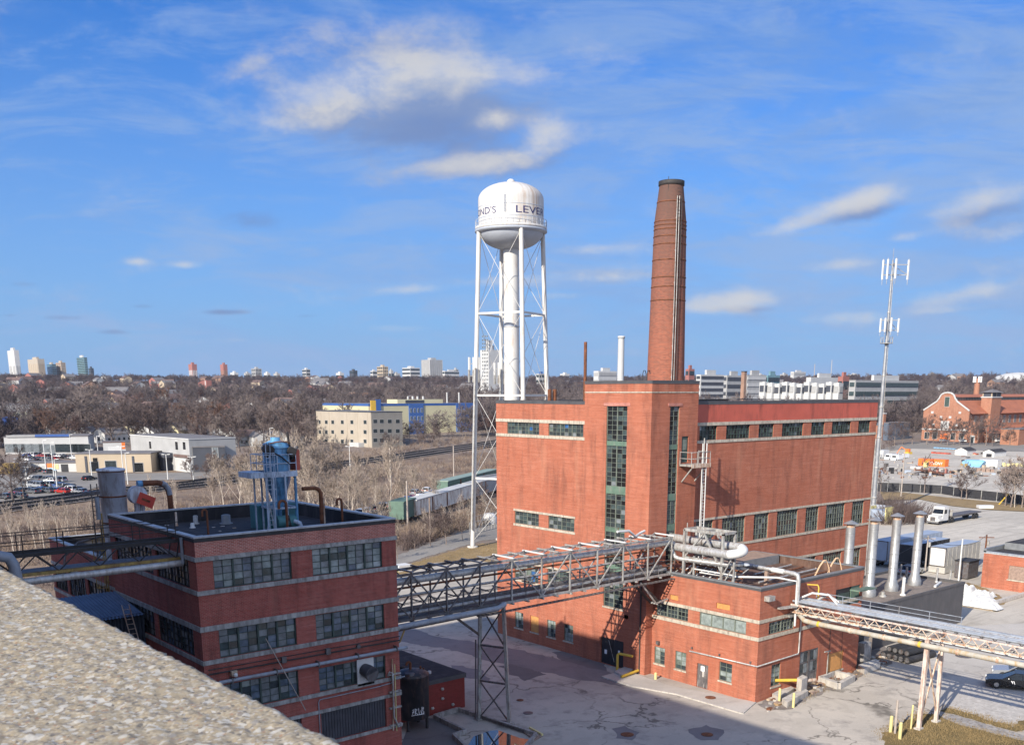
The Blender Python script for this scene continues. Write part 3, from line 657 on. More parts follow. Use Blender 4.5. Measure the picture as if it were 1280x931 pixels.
# rooftop goosenecks, stubs
def gooseneck(label, x, y, h, r, mat, d=.35):
    m = MB(); pts = [(x, y, 16.25), (x, y, 16.25+h)]
    for k in range(1, 8):
        a = math.pi*k/7; pts.append((x-d/2+d/2*math.cos(a), y, 16.25+h+d/2*math.sin(a)))
    pts.append((x-d, y, 16.25+h-.25)); m.path(pts, r, mat, 10); m.lathe((x, y, 16.25), [(r*2.2, 0), (r*2, .06), (r, .12)], mat, 12)
    tag(m.obj('vent_pipe', loc=(x, y, 16.25)), label, 'vent pipe', 'rusty hooked vents on the black roof')
gooseneck('rusty hooked vent pipe nearest the left corner of the black roof', 22.9, 55.3, 2.0, .06, 'rust', .28)
gooseneck('dark hooked vent pipe in front of the blue dust collector', 28.4, 56.2, 1.95, .085, 'rust', .5)
gooseneck('rusty hooked vent pipe near the right end of the black roof', 32.9, 57.2, 1.75, .075, 'rust', .36)
m = MB(); m.path([(31.6, 57.6, 16.3), (31.6, 57.6, 18.6), (31.45, 57.6, 18.85), (31.2, 57.6, 18.95), (30.3, 57.6, 18.95)], .13, 'rust', 10); m.tube((31.75, 57.5, 16.3), (31.75, 57.5, 18.3), .05, 'cream_rust', 8); tag(m.obj('duct_pipe'), 'thick rusty elbow duct leading from the blue dust collector down to the roof', 'duct')
def stub(x, y, r, h, mat, label):
    m = MB(); m.lathe((x, y, 16.25), [(r*1.5, 0), (r*1.5, .05), (r, .06), (r, h), (r*.6, h+.03), (0, h+.03)], mat, 14); tag(m.obj('roof_vent', loc=(x, y, 16.25)), label, 'roof vent', 'small vents on the black roof')
stub(27.9, 64.2, .3, .6, 'coping_grey', 'short grey roof vent left of the blue dust collector'); stub(26.3, 65.5, .16, .55, 'steel_grey', 'pale stub vent by the rear parapet of the black roof')
stub(24.9, 65.3, .07, .9, 'cream_rust', 'thin pale stub pipe by the rear parapet of the black roof'); stub(25.3, 63.6, .13, .3, 'pipe_white', 'tiny white capped vent on the black roof')
lt = MB()
for k in range(12):
    x, y = random.uniform(22, 28), random.uniform(58, 66); lt.box(x, x+random.uniform(.1, .35), y, y+.12, 16.25, 16.29, random.choice(['concrete', 'wood_box', 'coping_light']))
struct(lt.obj('roof_litter'), 'stuff'); lt = None
# lower wing behind
wg = thing('brick_wing', 'lower red brick wing with black roof behind the dark brick block', 'building', (27, 74, 0))
w = MB(); hh = [(.8, 6.0, 10.1, 11.95), (6.6, 8.0+2.6, 10.1, 11.95), (11.1, 14.2, 10.1, 11.95), (.8, 6, 6.7, 8.5), (6.6, 10.6, 6.7, 8.5), (11.1, 14.2, 6.7, 8.5)]
wall(w, (21.13, 67.2, 0), YU, NX, 14.7, 0, 13.9, hh, 'brick_red'); wall(w, (21.13, 81.9, 0), XU, (0, 1, 0), 12, 0, 13.9, [], 'brick_red'); wall(w, (33.1, 67.2, 0), YU, (1, 0, 0), 14.7, 0, 13.9, [], 'brick_red')
w.box(21.6, 32.9, 67.6, 81.6, 0, 13, 'black_paint'); w.obj('wall', wg)
r_, c_ = MB(), MB(); parapet(r_, 21.13, 33.1, 67.25, 81.9, 13.4, 13.9, .3, 'brick_red', 'tar_roof', c_, 'coping_light'); r_.obj('roof', wg); c_.obj('coping', wg)
for z0_, z1_ in ((11.97, 12.2), (9.85, 10.08), (8.52, 8.75), (6.45, 6.68)):
    bnd = MB(); bnd.box(21.06, 21.131, 67.25, 81.9, z0_, z1_, 'grey_band'); bnd.obj('band', wg)
for h in hh: window(wg, (21.13, 67.2, 0), YU, NX, *h, 8, 4, 'lb', 'steel_black', major=2, bar=.04, thick=.05)
# blue dust collector on its frame
dc = thing('dust_collector', 'blue hopper dust collector on a pale blue frame with caged ladder on the black roof', 'dust collector', (28.6, 58.9, 16.25))
cx_, cy_ = 29.25, 58.9
def dcp(u, v, y=58.5): return aty(290+u/7.164, 540+v/7.164, y)
def scx(m): m.v = [(cx_+(x-cx_)*.78 if x < cx_-.86 else x, y, z) for x, y, z in m.v]
b_ = MB(); R_ = .84
b_.lathe((cx_, cy_, 0), [(.14, 17.2), (.18, 17.5), (R_*.97, 19.45), (R_, 19.5), (R_, 21.55), (R_*.93, 21.8), (R_*.55, 21.95), (.3, 22.0), (.3, 22.2), (0, 22.2)], 'blue_steel', 28)
for z in (20.6, 21.5): b_.lathe((cx_, cy_, z), [(R_, 0), (R_+.04, .02), (R_+.04, .1), (R_, .12)], 'blue_steel', 28)
body = b_.obj('hopper', dc)
b_ = MB()
for sx in (-1, 1):
    for sy in (-1, 1): b_.beam((cx_+sx*.85, cy_+sy*.78, 16.25), (cx_+sx*.85, cy_+sy*.78, 19.95), .14, .14, 'blue_pale' if sx < 0 else 'blue_steel')
for sy in (-1, 1):
    b_.beam((cx_-.85, cy_+sy*.78, 17.75), (cx_+.85, cy_+sy*.78, 17.75), .1, .12, 'blue_pale')
for sx in (-1, 1): b_.beam((cx_+sx*.85, cy_-.78, 17.75), (cx_+sx*.85, cy_+.78, 17.75), .1, .12, 'blue_pale')
scx(b_); b_.obj('frame', dc)
b_ = MB(); b_.box(cx_-1.7, cx_+.95, cy_-.95, cy_-.9, 19.75, 20.1, 'blue_pale'); b_.box(cx_-1.7, cx_+.95, cy_+.9, cy_+.95, 19.75, 20.1, 'blue_pale'); b_.box(cx_-1.7, cx_-.85, cy_-.9, cy_+.9, 19.85, 19.9, 'steel_grey'); b_.box(cx_-1.7, cx_-2.85, cy_-.9, cy_+.9, 19.75, 20.1, 'blue_pale')
for sy in (-.92, .92):
    for z in (20.6, 21.15): b_.tube((cx_-1.7, cy_+sy, z), (cx_+.9, cy_+sy, z), .03, 'blue_pale', 6)
    for x in (-1.7, -1.2, -.4, .4, .9): b_.tube((cx_+x, cy_+sy, 20.05), (cx_+x, cy_+sy, 21.15), .03, 'blue_pale', 6)
for z in (20.6, 21.15): b_.tube((cx_-1.7, cy_-.92, z), (cx_-1.7, cy_+.92, z), .03, 'blue_pale', 6)
scx(b_); b_.obj('platform', dc)
b_ = MB()
for sx in (-1.62, -1.0):
    for sy in (-.95, .75): b_.beam((cx_+sx, cy_+sy, 16.25), (cx_+sx, cy_+sy, 19.8), .1, .1, 'blue_pale')
b_.beam((cx_-1.62, cy_-.78, 17.9), (cx_-1.0, cy_-.78, 17.9), .08, .1, 'blue_pale'); b_.beam((cx_-1.62, cy_-.78, 16.4), (cx_-1.3, cy_-.78, 17.9), .07, .07, 'pipe_white'); b_.beam((cx_-1.0, cy_-.78, 16.4), (cx_-1.3, cy_-.78, 17.9), .07, .07, 'pipe_white'); b_.beam((cx_-1.62, cy_-.78, 19.7), (cx_-1.3, cy_-.78, 17.9), .06, .06, 'blue_pale')
scx(b_); b_.obj('ladder_tower', dc)
b_ = MB()
for x in (-1.5, -1.12): b_.tube((cx_+x, cy_-.98, 16.3), (cx_+x, cy_-.98, 21.9), .03, 'blue_pale', 6)
for k in range(18): b_.tube((cx_-1.5, cy_-.98, 16.5+k*.28), (cx_-1.12, cy_-.98, 16.5+k*.28), .018, 'blue_pale', 5)
for k in range(5):
    z = 18.3+k*.75; b_.path([(cx_-1.31+.38*math.cos(a), cy_-1.0-.6*math.sin(a), z) for a in [math.pi*j/8 for j in range(9)]], .02, 'blue_pale', 5)
for j in (1, 2.6, 4, 5.4, 7):
    a = math.pi*j/8; x, y = cx_-1.31+.38*math.cos(a), cy_-1.0-.6*math.sin(a); b_.tube((x, y, 18.3), (x, y, 21.3), .016, 'blue_pale', 5)
scx(b_); b_.obj('caged_ladder', dc)
b_ = MB()
for sx, dz in ((-1, 0), (1, -.15)):
    c0 = np.array([cx_+sx*.75, cy_-.5, 21.45+dz]); b_.path([c0+(-.1, -.45, 0), c0+(0, .3, .05)], .3, 'steel_black', 14); b_.path([c0+(sx*.2, -.2, .1), c0+(sx*.35, -.2, .35)], .16, 'steel_dark', 10); b_.path([c0+(sx*.1, 0, -.5), c0+(sx*.15, 0, .1)], .14, 'steel_black', 10)
b_.path([(cx_-.8, cy_-.9, 21.4), (cx_-.1, cy_-.98, 21.0), (cx_+.5, cy_-.9, 20.5)], .05, 'black_paint', 6); b_.tube((cx_+.85, cy_-.3, 21.5), (cx_+.7, cy_-.3, 22.5), .08, 'steel_black', 8)
b_.path([(cx_-.75+1.5*k/9, cy_-.55-.2*math.sin(math.pi*k/9), 21.83+.12*math.sin(math.pi*k/9)) for k in range(10)], .045, 'rust', 6)
b_.obj('fan_motors', dc)
b_ = MB(); b_.box(cx_+.98, cx_+1.3, cy_-.7, cy_+.3, 20.1, 21.4, 'red_paint'); b_.obj('red_panel', dc)
b_ = MB(); b_.tube((cx_+.1, cy_-.95, 17.2), (cx_+.05, cy_-.95, 19.9), .07, 'blue_pale', 8); b_.path([(cx_+.1, cy_-.95, 17.3), (cx_+.2, cy_-.95, 16.9), (cx_+.3, cy_-.9, 16.4)], .09, 'steel_black', 8); b_.tube((cx_-.35, cy_-.2, 16.3), (cx_-.35, cy_-.2, 19.5), .12, 'blue_steel', 8); b_.obj('downpipe', dc)
b_ = MB(); b_.box(cx_-1.0, cx_+1.8, cy_+1.0, cy_+2.2, 16.26, 17.8, 'teal_paint'); b_.obj('housing', dc)
b_ = MB(); b_.path([(cx_-.55, cy_-.6, 16.85), (cx_+.75, cy_-.6, 16.85)], .42, 'teal_paint', 14); b_.box(cx_-.5, cx_+.7, cy_-1, cy_-.2, 16.26, 16.5, 'steel_dark'); b_.path([(cx_+.5, cy_-.9, 16.9), (cx_+.9, cy_-1.0, 16.7), (cx_+1.0, cy_-1.0, 16.3)], .16, 'blue_pale', 8); b_.obj('blower', dc)
# grey silo with fan and ducts behind
si = thing('silo', 'pale grey cylindrical silo with rusty rim behind the black roof', 'silo', (22.45, 70, 13.4))
b_ = MB(); b_.lathe((22.45, 70, 0), [(.86, 13.4), (.86, 19.75), (.93, 19.77), (.93, 19.9), (0, 20.05)], 'silo_grey', 28); b_.obj('shell', si)
b_ = MB()
for z in (16.2, 18.0, 19.7): b_ = MB(); b_.lathe((22.45, 70, z), [(.86, 0), (.91, .01), (.91, .1), (.86, .11)], 'rust', 28); b_.obj('rust_ring', si)
b_ = MB(); 
for dx in (-.15, .25):
    b_.tube((21.0+dx, 69.4, 13.4), (21.0+dx, 69.4, 19), .04, 'steel_dark', 6)
for k in range(15): b_.tube((20.85, 69.4, 13.6+k*.3), (21.25, 69.4, 13.6+k*.3), .02, 'steel_dark', 5)
b_.box(20.3, 21.4, 69.2, 69.8, 18.3, 18.5, 'steel_dark'); b_.tube((21.15, 69.3, 16.6), (21.15, 69.3, 18.1), .16, 'pipe_blue', 8); b_.obj('ladder', si)
def shiftz(m, dx=-.6, dz=1.0): m.v = [(x+dx, y, z+dz if z > 13.6 else z) for x, y, z in m.v]
fn = thing('blower_fan', 'grey scroll fan with tilted red panel and rusty arched duct beside the silo', 'fan', (24.4, 69.3, 13.4))
b_ = MB(); b_.path([(24.35, 69.4, 17.1), (24.4, 68.9, 17.1)], .62, 'silo_grey', 20); b_.beam((24.2, 69.1, 13.4), (24.3, 69.1, 16.7), .3, .3, 'silo_grey'); b_.beam((23.9, 69.0, 14.6), (24.3, 69, 16.6), .08, .08, 'rust'); b_.beam((24.9, 69.0, 14.4), (24.6, 69, 16.6), .08, .08, 'silo_grey'); b_.beam((24.6, 69.2, 15), (24.7, 69.2, 16.8), .3, .3, 'pipe_white'); shiftz(b_); b_.obj('casing', fn)
b_ = MB(); b_.path([(24.7, 69.3, 17.85), (25.9, 69.3, 17.85), (26.35, 69.3, 17.7), (26.6, 69.3, 17.35), (26.7, 69.3, 16.8), (26.75, 69.3, 13.4)], .19, 'rust', 12); b_.path([(26.2, 69.28, 17.79), (26.4, 69.28, 17.68), (26.62, 69.28, 17.38), (26.7, 69.28, 16.95)], .2, 'pipe_blue', 12); b_.tube((24.5, 69.3, 17.85), (24.85, 69.3, 17.85), .21, 'blue_steel', 12); shiftz(b_); b_.obj('duct', fn)
b_ = MB(); c0 = np.array([24.75, 68.5, 16.75]); ux = np.array([.52, 0, -.25]); uz = np.array([.16, 0, .36]); n_ = np.array([0, .05, 0])
b_.add([c0-ux-uz, c0+ux-uz, c0+ux+uz, c0-ux+uz, c0-ux-uz+n_, c0+ux-uz+n_, c0+ux+uz+n_, c0-ux+uz+n_], [(0, 1, 2, 3), (7, 6, 5, 4), (0, 4, 5, 1), (1, 5, 6, 2), (2, 6, 7, 3), (3, 7, 4, 0)], 'red_sign'); b_.beam(c0-ux*.55-n_*.3, c0+ux*.45-n_*.3, .03, .14, 'rust'); shiftz(b_); b_.obj('red_panel', fn)
# yellow caged ladder
b_ = MB(); yx, yy = 20.85, 67.9
for d in (-.22, .22): b_.tube((yx, yy+d, 11.0), (yx, yy+d, 16.3), .045, 'ladder_yellow', 6)
for k in range(17): b_.tube((yx, yy-.22, 11.2+k*.3), (yx, yy+.22, 11.2+k*.3), .02, 'ladder_yellow', 5)
for k in range(5):
    z = 12.2+k*.85; b_.path([(yx-.7*math.sin(a), yy-.38*math.cos(a), z) for a in [math.pi*j/8 for j in range(9)]], .025, 'ladder_yellow', 5)
for j in (1, 2.6, 4, 5.4, 7):
    a = math.pi*j/8; b_.tube((yx-.7*math.sin(a), yy-.38*math.cos(a), 12.2), (yx-.7*math.sin(a), yy-.38*math.cos(a), 15.6), .02, 'ladder_yellow', 5)
for z in (12.5, 15): b_.beam((yx, yy+.2, z), (21.1, yy+.2, z), .06, .06, 'ladder_yellow')
b_.path([(yx, yy-.2, 16.2), (yx, yy-.2, 17.2)], .05, 'ladder_yellow', 6)
tag(b_.obj('caged_ladder', loc=(yx, yy, 11)), 'yellow caged ladder fixed to the left wall of the dark brick block', 'ladder')
b_ = MB(); b_.path([(17.5, 66, 13.2), (18, 66.5, 14.8), (19, 67, 15.5), (21.1, 68.5, 15.6), (23, 69, 15.7)], .07, 'steel_dark', 8); tag(b_.obj('hose_pipe'), 'dark thin pipe curving across the roof of the lower brick wing', 'pipe')
# corrugated lean-to
sh = thing('metal_shed', 'blue grey corrugated metal lean-to against the left wall of the dark brick block', 'shed', (16, 65, 0))
b_ = MB(); n = 110
V = []
for i in range(n+1):
    x = 9+12.05*i/n; h = .06*(i % 2); V += [(x, 61.7, 11.3+h), (x, 67.0, 12.0+h)]
b_.add(V, [(2*i, 2*i+2, 2*i+3, 2*i+1) for i in range(n)], 'corrugated'); b_.obj('roof', sh)
b_ = MB(); V = []
for i in range(n+1):
    x = 9+12.05*i/n; h = .06*(i % 2); V += [(x, 62.0+h, 0), (x, 62.0+h, 11.4)]
b_.add(V, [(2*i, 2*i+2, 2*i+3, 2*i+1) for i in range(n)], 'corrugated_dark'); b_.box(9, 21, 62.15, 66.9, 0, 11.2, 'corrugated_dark'); b_.obj('wall', sh)
b_ = MB()
for d in (-.22, .22): b_.tube((19.9+d, 61.75, 12.1), (20.5+d, 61.5, 8.2), .035, 'pink_steel', 6)
for k in range(12):
    f = k/12; x, y, z = 19.93+.6*f, 61.75-.25*f, 11.8-3.8*f; b_.tube((x-.22, y, z), (x+.22, y, z), .022, 'pink_steel', 5)
tag(b_.obj('ladder'), 'narrow metal ladder on the wall of the corrugated lean-to', 'ladder')
# ---------------------------------------------------------------- left walkway truss with pipes
wk = thing('walkway_bridge', 'dark steel walkway truss with handrail crossing from the left to the brick block', 'walkway', (11, 55.7, 15.7))
b_ = MB()
for y in (55.1, 56.3):
    b_.beam((.7, y, 16.78), (21.1, y, 16.78), .12, .2, 'steel_black'); b_.beam((.7, y, 15.75), (21.1, y, 15.75), .12, .16, 'ladder_yellow' if y < 56 else 'steel_black')
    k = 0; x = .9
    while x < 21:
        nx_ = min(x+1.05, 21.05); za, zb = (15.8, 16.75) if k % 2 else (16.75, 15.8); b_.beam((x, y, za), (nx_, y, zb), .06, .06, 'steel_black'); x = nx_; k += 1
b_.obj('truss', wk)
b_ = MB(); b_.box(.7, 21.1, 55.1, 56.3, 15.84, 15.88, 'steel_dark'); b_.obj('deck', wk)
b_ = MB()
for y in (55.1, 56.3):
    for z in (17.35, 17.85): b_.tube((.7, y, z), (21.1, y, z), .025, 'steel_black', 6)
    for k in range(11): b_.tube((.9+2*k, y, 16.8), (.9+2*k, y, 17.85), .03, 'steel_black', 6)
b_.obj('handrail', wk)
b_ = MB(); b_.path([(.7, 54.75, 16.55), (9.0, 54.75, 16.85), (11.6, 54.75, 16.95), (12.1, 54.75, 16.8), (12.3, 54.75, 16.4), (12.35, 54.75, 15.9), (12.5, 54.75, 8)], .29, 'pipe_blue', 16); b_.path([(10.4, 54.75, 16.9), (11.4, 54.75, 16.95)], .36, 'pipe_blue', 16); b_.path([(10.25, 54.75, 16.9), (10.4, 54.75, 16.9)], .42, 'steel_dark', 14); tag(b_.obj('elbow_pipe'), 'blue grey pipe running along the dark walkway then bending straight down', 'pipe')
b_ = MB(); b_.tube((.7, 54.9, 15.35), (21.1, 54.9, 15.5), .19, 'pipe_wrap', 12); tag(b_.obj('insulated_pipe'), 'pale wrapped pipe slung beneath the dark walkway truss', 'pipe')
b_ = MB(); b_.tube((21.0, 54.6, 15.5), (21.0, 54.6, 17.0), .09, 'pipe_blue', 10); tag(b_.obj('standpipe'), 'short grey standpipe where the walkway meets the brick block', 'pipe')
# ================================================================ powerhouse
X0, X1, Y0, Y1, ZT = 63.8, 101.2, 58.7, 79.25, 24.12
mb_ = thing('brick_powerhouse', 'large orange red brick powerhouse with a square stair tower, centre of the yard', 'building', (82, 68, 0))
TX, TY = 63.72, 58.0
wW = [(72.62, 77.52, 20.97, 22.1), (66.45, 71.28, 20.97, 22.1), (72.65, 76.37, 12.05, 13.3), (67.53, 71.25, 12.05, 13.3), (75.05, 76.4, 1.17, 2.85), (72.65, 73.93, 1.17, 2.85), (70.09, 71.37, 1.15, 2.87), (67.54, 68.88, 1.2, 2.88), (72.7, 76.4, 6.3, 8.0), (68.1, 71.3, 6.5, 8.05)]
w = MB()
wall(w, (X0, 66.2, 0), YU, NX, Y1-66.2, 0, ZT-.2, [(a-66.2, b-66.2, c, d) for a, b, c, d in wW], 'brick_orange')
ux = [(71.0, 73.5), (74.86, 78.44), (79.85, 82.27), (83.66, 87.28), (88.71, 91.1), (92.48, 96.08), (97.55, 99.95)]
wS = [(a, b, 20.72, 22.02) for a, b in ux]+[(a, b, 10.72, 13.3) for a, b in ux]+[(a, b, 5.4, 8.0) for a, b in ux]
wall(w, (69.8, Y0, 0), XU, NY, X1-69.8, 0, 22.3, [(a-69.8, b-69.8, c, d) for a, b, c, d in wS], 'brick_orange')
wall(w, (69.8, Y0, 0), XU, NY, X1-69.8, 22.3, ZT-.2, [], 'red_paint')
wall(w, (X1, Y0, 0), YU, (1, 0, 0), Y1-Y0, 0, ZT-.2, [], 'brick_orange'); wall(w, (X0, Y1, 0), XU, (0, 1, 0), X1-X0, 0, ZT-.2, [], 'brick_orange')
w.box(X0+.5, X1-.5, Y0+.5, Y1-.5, 0, 23, 'black_paint')
w.obj('wall', mb_)
# stair tower
tw = MB(); tcol = [(60.85, 63.4, 5.6, 23.8)]; td = [(60.67, 63.65, .05, 2.6)]
wall(tw, (TX, TY, 0), YU, NX, 66.22-TY, 0, 25.9, [(a-TY, b-TY, c, d) for a, b, c, d in tcol+td], 'brick_orange')
ts = [(66.1, 67.35, 9.9, 23.8), (67.78, 68.7, 18.9, 21.2)]
wall(tw, (TX, TY, 0), XU, NY, 69.85-TX, 0, 25.9, [(a-TX, b-TX, c, d) for a, b, c, d in ts], 'brick_orange')
wall(tw, (69.85, TY, 0), YU, (1, 0, 0), 8.2, 0, 25.9, [], 'brick_orange'); wall(tw, (TX, 66.2, 0), XU, (0, 1, 0), 6.13, 20, 25.9, [], 'brick_orange')
tw.box(TX+.4, 69.5, TY+.4, 66, 0, 25.5, 'black_paint')
tw.obj('stair_tower', mb_)
b_ = MB(); b_.box(TX-.04, TX+.001, TY-.04, 66.2, 24.95, 25.05, 'stone_band'); b_.box(TX, 69.85, TY-.04, TY+.001, 24.95, 25.05, 'stone_band'); b_.obj('tower_course', mb_)
r_, c_ = MB(), MB(); parapet(r_, TX, 69.85, TY, 66.2, 25.5, 25.9, .3, 'brick_orange', 'tar_roof', c_, 'coping_dark'); ring(c_, TX, 69.85, TY, 66.2, 25.72, 25.9, .03, 'coping_dark', 'WSEN')
r_.box(X0+.3, X1-.3, 66.5, Y1-.3, 23.5, 23.7, 'tar_roof'); r_.box(69.9, X1-.3, Y0+.3, 66.5, 23.5, 23.7, 'tar_roof'); r_.obj('roof', mb_)
for a in ((X0-.05, X0+.3, 66.25, Y1+.05), (X1-.3, X1+.05, Y0-.05, Y1+.05)): c_.box(*a, ZT, ZT+.1, 'coping_dark')
c_.box(69.9, X1-.3, Y0-.05, Y0+.3, ZT, ZT+.1, 'coping_dark'); c_.box(X0+.3, X1-.3, Y1-.3, Y1+.05, ZT, ZT+.1, 'coping_dark')
ring(c_, X0, X1, 66.25, Y1, ZT-.2, ZT, .03, 'coping_dark', 'WN'); c_.box(69.9, X1+.03, Y0-.03, Y0, ZT-.2, ZT, 'coping_dark'); c_.obj('coping', mb_)
def bandW(z0, z1, y0=66.2, y1=Y1, m='stone_band'):
    b = MB(); b.box(X0-.06, X0+.001, y0, y1, z0, z1, m); b.obj('band', mb_)
def bandS(z0, z1, x0=69.86, x1=X1+.03):
    b = MB(); b.box(x0, x1, Y0-.06, Y0+.001, z0, z1, 'stone_band'); b.obj('band', mb_)
bandW(22.12, 22.42); bandW(20.68, 20.96); bandW(13.31, 13.52, 67.4, 76.5); bandW(11.82, 12.04, 67.4, 76.5); bandW(8.06, 8.26, 68, 76.5); bandW(6.1, 6.29, 68, 76.5)
bandS(22.03, 22.32); bandS(20.45, 20.71); bandS(13.31, 13.52); bandS(10.48, 10.71); bandS(8.01, 8.25); bandS(5.15, 5.39)
for i, h in enumerate(wW):
    a, b, c, d = h
    if i < 4 or i > 7: window(mb_, (X0, 0, 0), YU, NX, *h, 9 if i < 2 else 6, 3, 'strip', 'window_green', bar=.03, thick=.045, major=3)
    elif i == 5:
        p_ = MB(); p_.box(X0+.1, X0+.16, a, b, c, d, 'plywood'); p_.obj('boarded_window', mb_); q_ = MB(); q_.box(X0-.05, X0+.15, a-.08, b+.08, c-.14, c-.002, 'stone_band'); q_.obj('sill', mb_)
    else: window(mb_, (X0, 0, 0), YU, NX, *h, 3, 4, 'low', 'window_green', bar=.03, thick=.045, sill='stone_band')
for i, h in enumerate(wS):
    wdt = h[1]-h[0]; window(mb_, (0, Y0, 0), XU, NY, *h, 5 if wdt < 2.6 else 8, 3 if i < 7 else 5, 'main', 'window_green' if i > 6 else 'green_paint', bar=.04, thick=.05)
window(mb_, (TX, 0, 0), YU, NX, *tcol[0], 4, 44, 'main', 'window_green', bar=.03, thick=.05, major=2, sill='stone_band', spandrel=[(20.35, 20.75), (16.05, 16.75), (12.6, 13.0), (9.0, 9.6)])
window(mb_, (0, TY, 0), XU, NY, *ts[0], 2, 34, 'main', 'window_green', bar=.03, thick=.05, spandrel=[(20.1, 20.5), (15.6, 16.2), (12.9, 13.5)])
b_ = MB(); b_.box(TX-.05, TX+.001, 60.5, 63.75, 23.82, 24.1, 'brick_pink'); b_.box(65.8, 67.65, TY-.05, TY+.001, 23.82, 24.08, 'brick_pink'); b_.obj('lintel', mb_)
b_ = MB(); b_.box(TX+.1, TX+.15, 60.7, 62.1, .05, 2.58, 'black_paint'); b_.box(TX+.1, TX+.15, 62.14, 63.6, .05, 2.58, 'black_paint'); b_.beam((TX+.08, 61.9, .4), (TX+.02, 62.6, 2.4), .05, .05, 'steel_grey'); b_.box(TX+.07, TX+.1, 62.9, 63.2, 1.0, 1.4, 'white_mark'); b_.box(TX+.07, TX+.1, 61.2, 61.42, 1.4, 1.65, 'white_mark'); b_.box(TX+.07, TX+.1, 61.2, 61.42, 1.25, 1.4, 'red_sign'); b_.obj('double_door', mb_)
b_ = MB(); b_.box(67.82, 68.66, TY+.08, TY+.13, 18.9, 21.15, 'green_paint'); b_.box(67.95, 68.5, TY+.06, TY+.09, 20.0, 20.9, 'window_green'); b_.obj('door', mb_)
b_ = MB(); b_.tube((X0-.12, 58.62, .05), (X0-.12, 58.62, 9.5), .07, 'steel_black', 8); b_.obj('drainpipe', mb_)
b_ = MB(); b_.tube((X1-.1, Y0-.14, 0), (X1-.1, Y0-.14, 20), .05, 'steel_grey', 8); b_.obj('downpipe', mb_)
b_ = MB()
for y in (61.1, 63.0): b_.box(X0-.2, X0+.02, 60.3-.1, 60.3+.25, 4.9, 5.2, 'lamp_white')
b_.obj('wall_lamp', mb_)
# balcony with escape ladder
bl = thing('escape_balcony', 'small steel escape balcony with rails and vertical ladder on the stair tower side', 'balcony', (69, 57.3, 18.7))
b_ = MB(); b_.box(67.5, 70.1, 56.55, 57.98, 18.62, 18.78, 'steel_grey'); b_.box(67.5, 70.1, 56.5, 56.56, 18.5, 18.85, 'cream_rust'); b_.beam((69.7, 56.7, 18.6), (69.7, 57.97, 17.2), .1, .1, 'steel_grey'); b_.beam((67.9, 56.7, 18.6), (67.9, 57.97, 17.2), .1, .1, 'steel_grey'); b_.obj('platform', bl)
b_ = MB()
for z in (19.3, 19.85):
    b_.path([(67.5, 57.95, z), (67.5, 56.58, z), (70.05, 56.58, z), (70.05, 57.95, z)], .03, 'steel_grey', 6)
for x, y in ((67.5, 57.9), (67.5, 56.58), (68.3, 56.58), (69.1, 56.58), (70.05, 56.58), (70.05, 57.9)): b_.tube((x, y, 18.75), (x, y, 19.9), .035, 'steel_grey', 6)
b_.obj('handrail', bl)
b_ = MB()
for x in (69.0, 69.55): b_.tube((x, 56.6, 9.9), (x, 56.6, 20.6), .05, 'pipe_white', 6)
for k in range(30): b_.tube((69.0, 56.6, 10.2+k*.3), (69.55, 56.6, 10.2+k*.3), .02, 'pipe_white', 5)
b_.tube((70.4, 57.6, 9.9), (70.4, 57.6, 21), .06, 'steel_grey', 6); b_.tube((68.6, 57.7, 10), (68.6, 57.7, 13.5), .05, 'steel_grey', 6)
for z in (12, 14.5, 17): b_.beam((69.0, 56.6, z), (70.4, 57.6, z), .05, .05, 'steel_grey')
b_.obj('ladder', bl)
# rooftop stubs
b_ = MB()
for x, y in ((66.2, 69.8), (66.6, 68.4)): pass
def rstack(u, y, zt, r, mat, label, name='flue'):
    p = aty(u, 480, y); m = MB(); m.tube((p[0], y, 23.7), (p[0], y, zt), r, mat, 12); tag(m.obj(name, loc=(p[0], y, 23.7)), label, 'flue', 'thin flues on the powerhouse roof')
rstack(687, 76, 25.3, .2, 'rust', 'short rusty flue left of its twin on the powerhouse roof'); rstack(693.5, 76, 25.3, .2, 'rust', 'short rusty flue right of its twin on the powerhouse roof')
rstack(731.3, 72, 29.8, .16, 'rust', 'tall thin rusty flue standing beside the stair tower')
b_ = MB()
for d in (0, .55): b_.path([(65.2+d, 60.5, 25.5), (65.2+d, 60.5, 26.6), (65.3+d, 60.5, 26.85), (65.5+d, 60.5, 26.85), (65.6+d, 60.5, 26.6)], .035, 'steel_black', 6)
tag(b_.obj('roof_vent'), 'pair of thin hooked vents on the stair tower roof', 'roof vent')
# ---------------------------------------------------------------- brick chimney
cc = atd(832, 470, 104); chx, chy = cc[0], cc[1]
def chr_(w): return w/2*104*1.0/1225*1.02
zc = lambda v: float(atd(834, v, 104-2)[2])
ch = thing('brick_chimney', 'tall tapering round red brick chimney stack rising behind the stair tower', 'chimney', (chx, chy, 23.7))
prof = [(chr_(45), 23.0), (chr_(43.5), zc(466)), (chr_(38.5), zc(330)), (chr_(36.4), zc(275)), (chr_(26.6), zc(225)), (chr_(26.2), zc(222)), (chr_(22), zc(221.8)), (chr_(20), zc(230))]
m, t, b = nt('chimney_brick'); gg = t.nodes.new('ShaderNodeNewGeometry'); sp = t.nodes.new('ShaderNodeSeparateXYZ'); t.links.new(gg.outputs['Position'], sp.inputs[0])
at_ = N(t, 'ShaderNodeMath', operation='ARCTAN2'); sx_ = M_(t, 'SUBTRACT', sp.outputs[0], chx); sy_ = M_(t, 'SUBTRACT', sp.outputs[1], chy); t.links.new(sy_, at_.inputs[0]); t.links.new(sx_, at_.inputs[1])
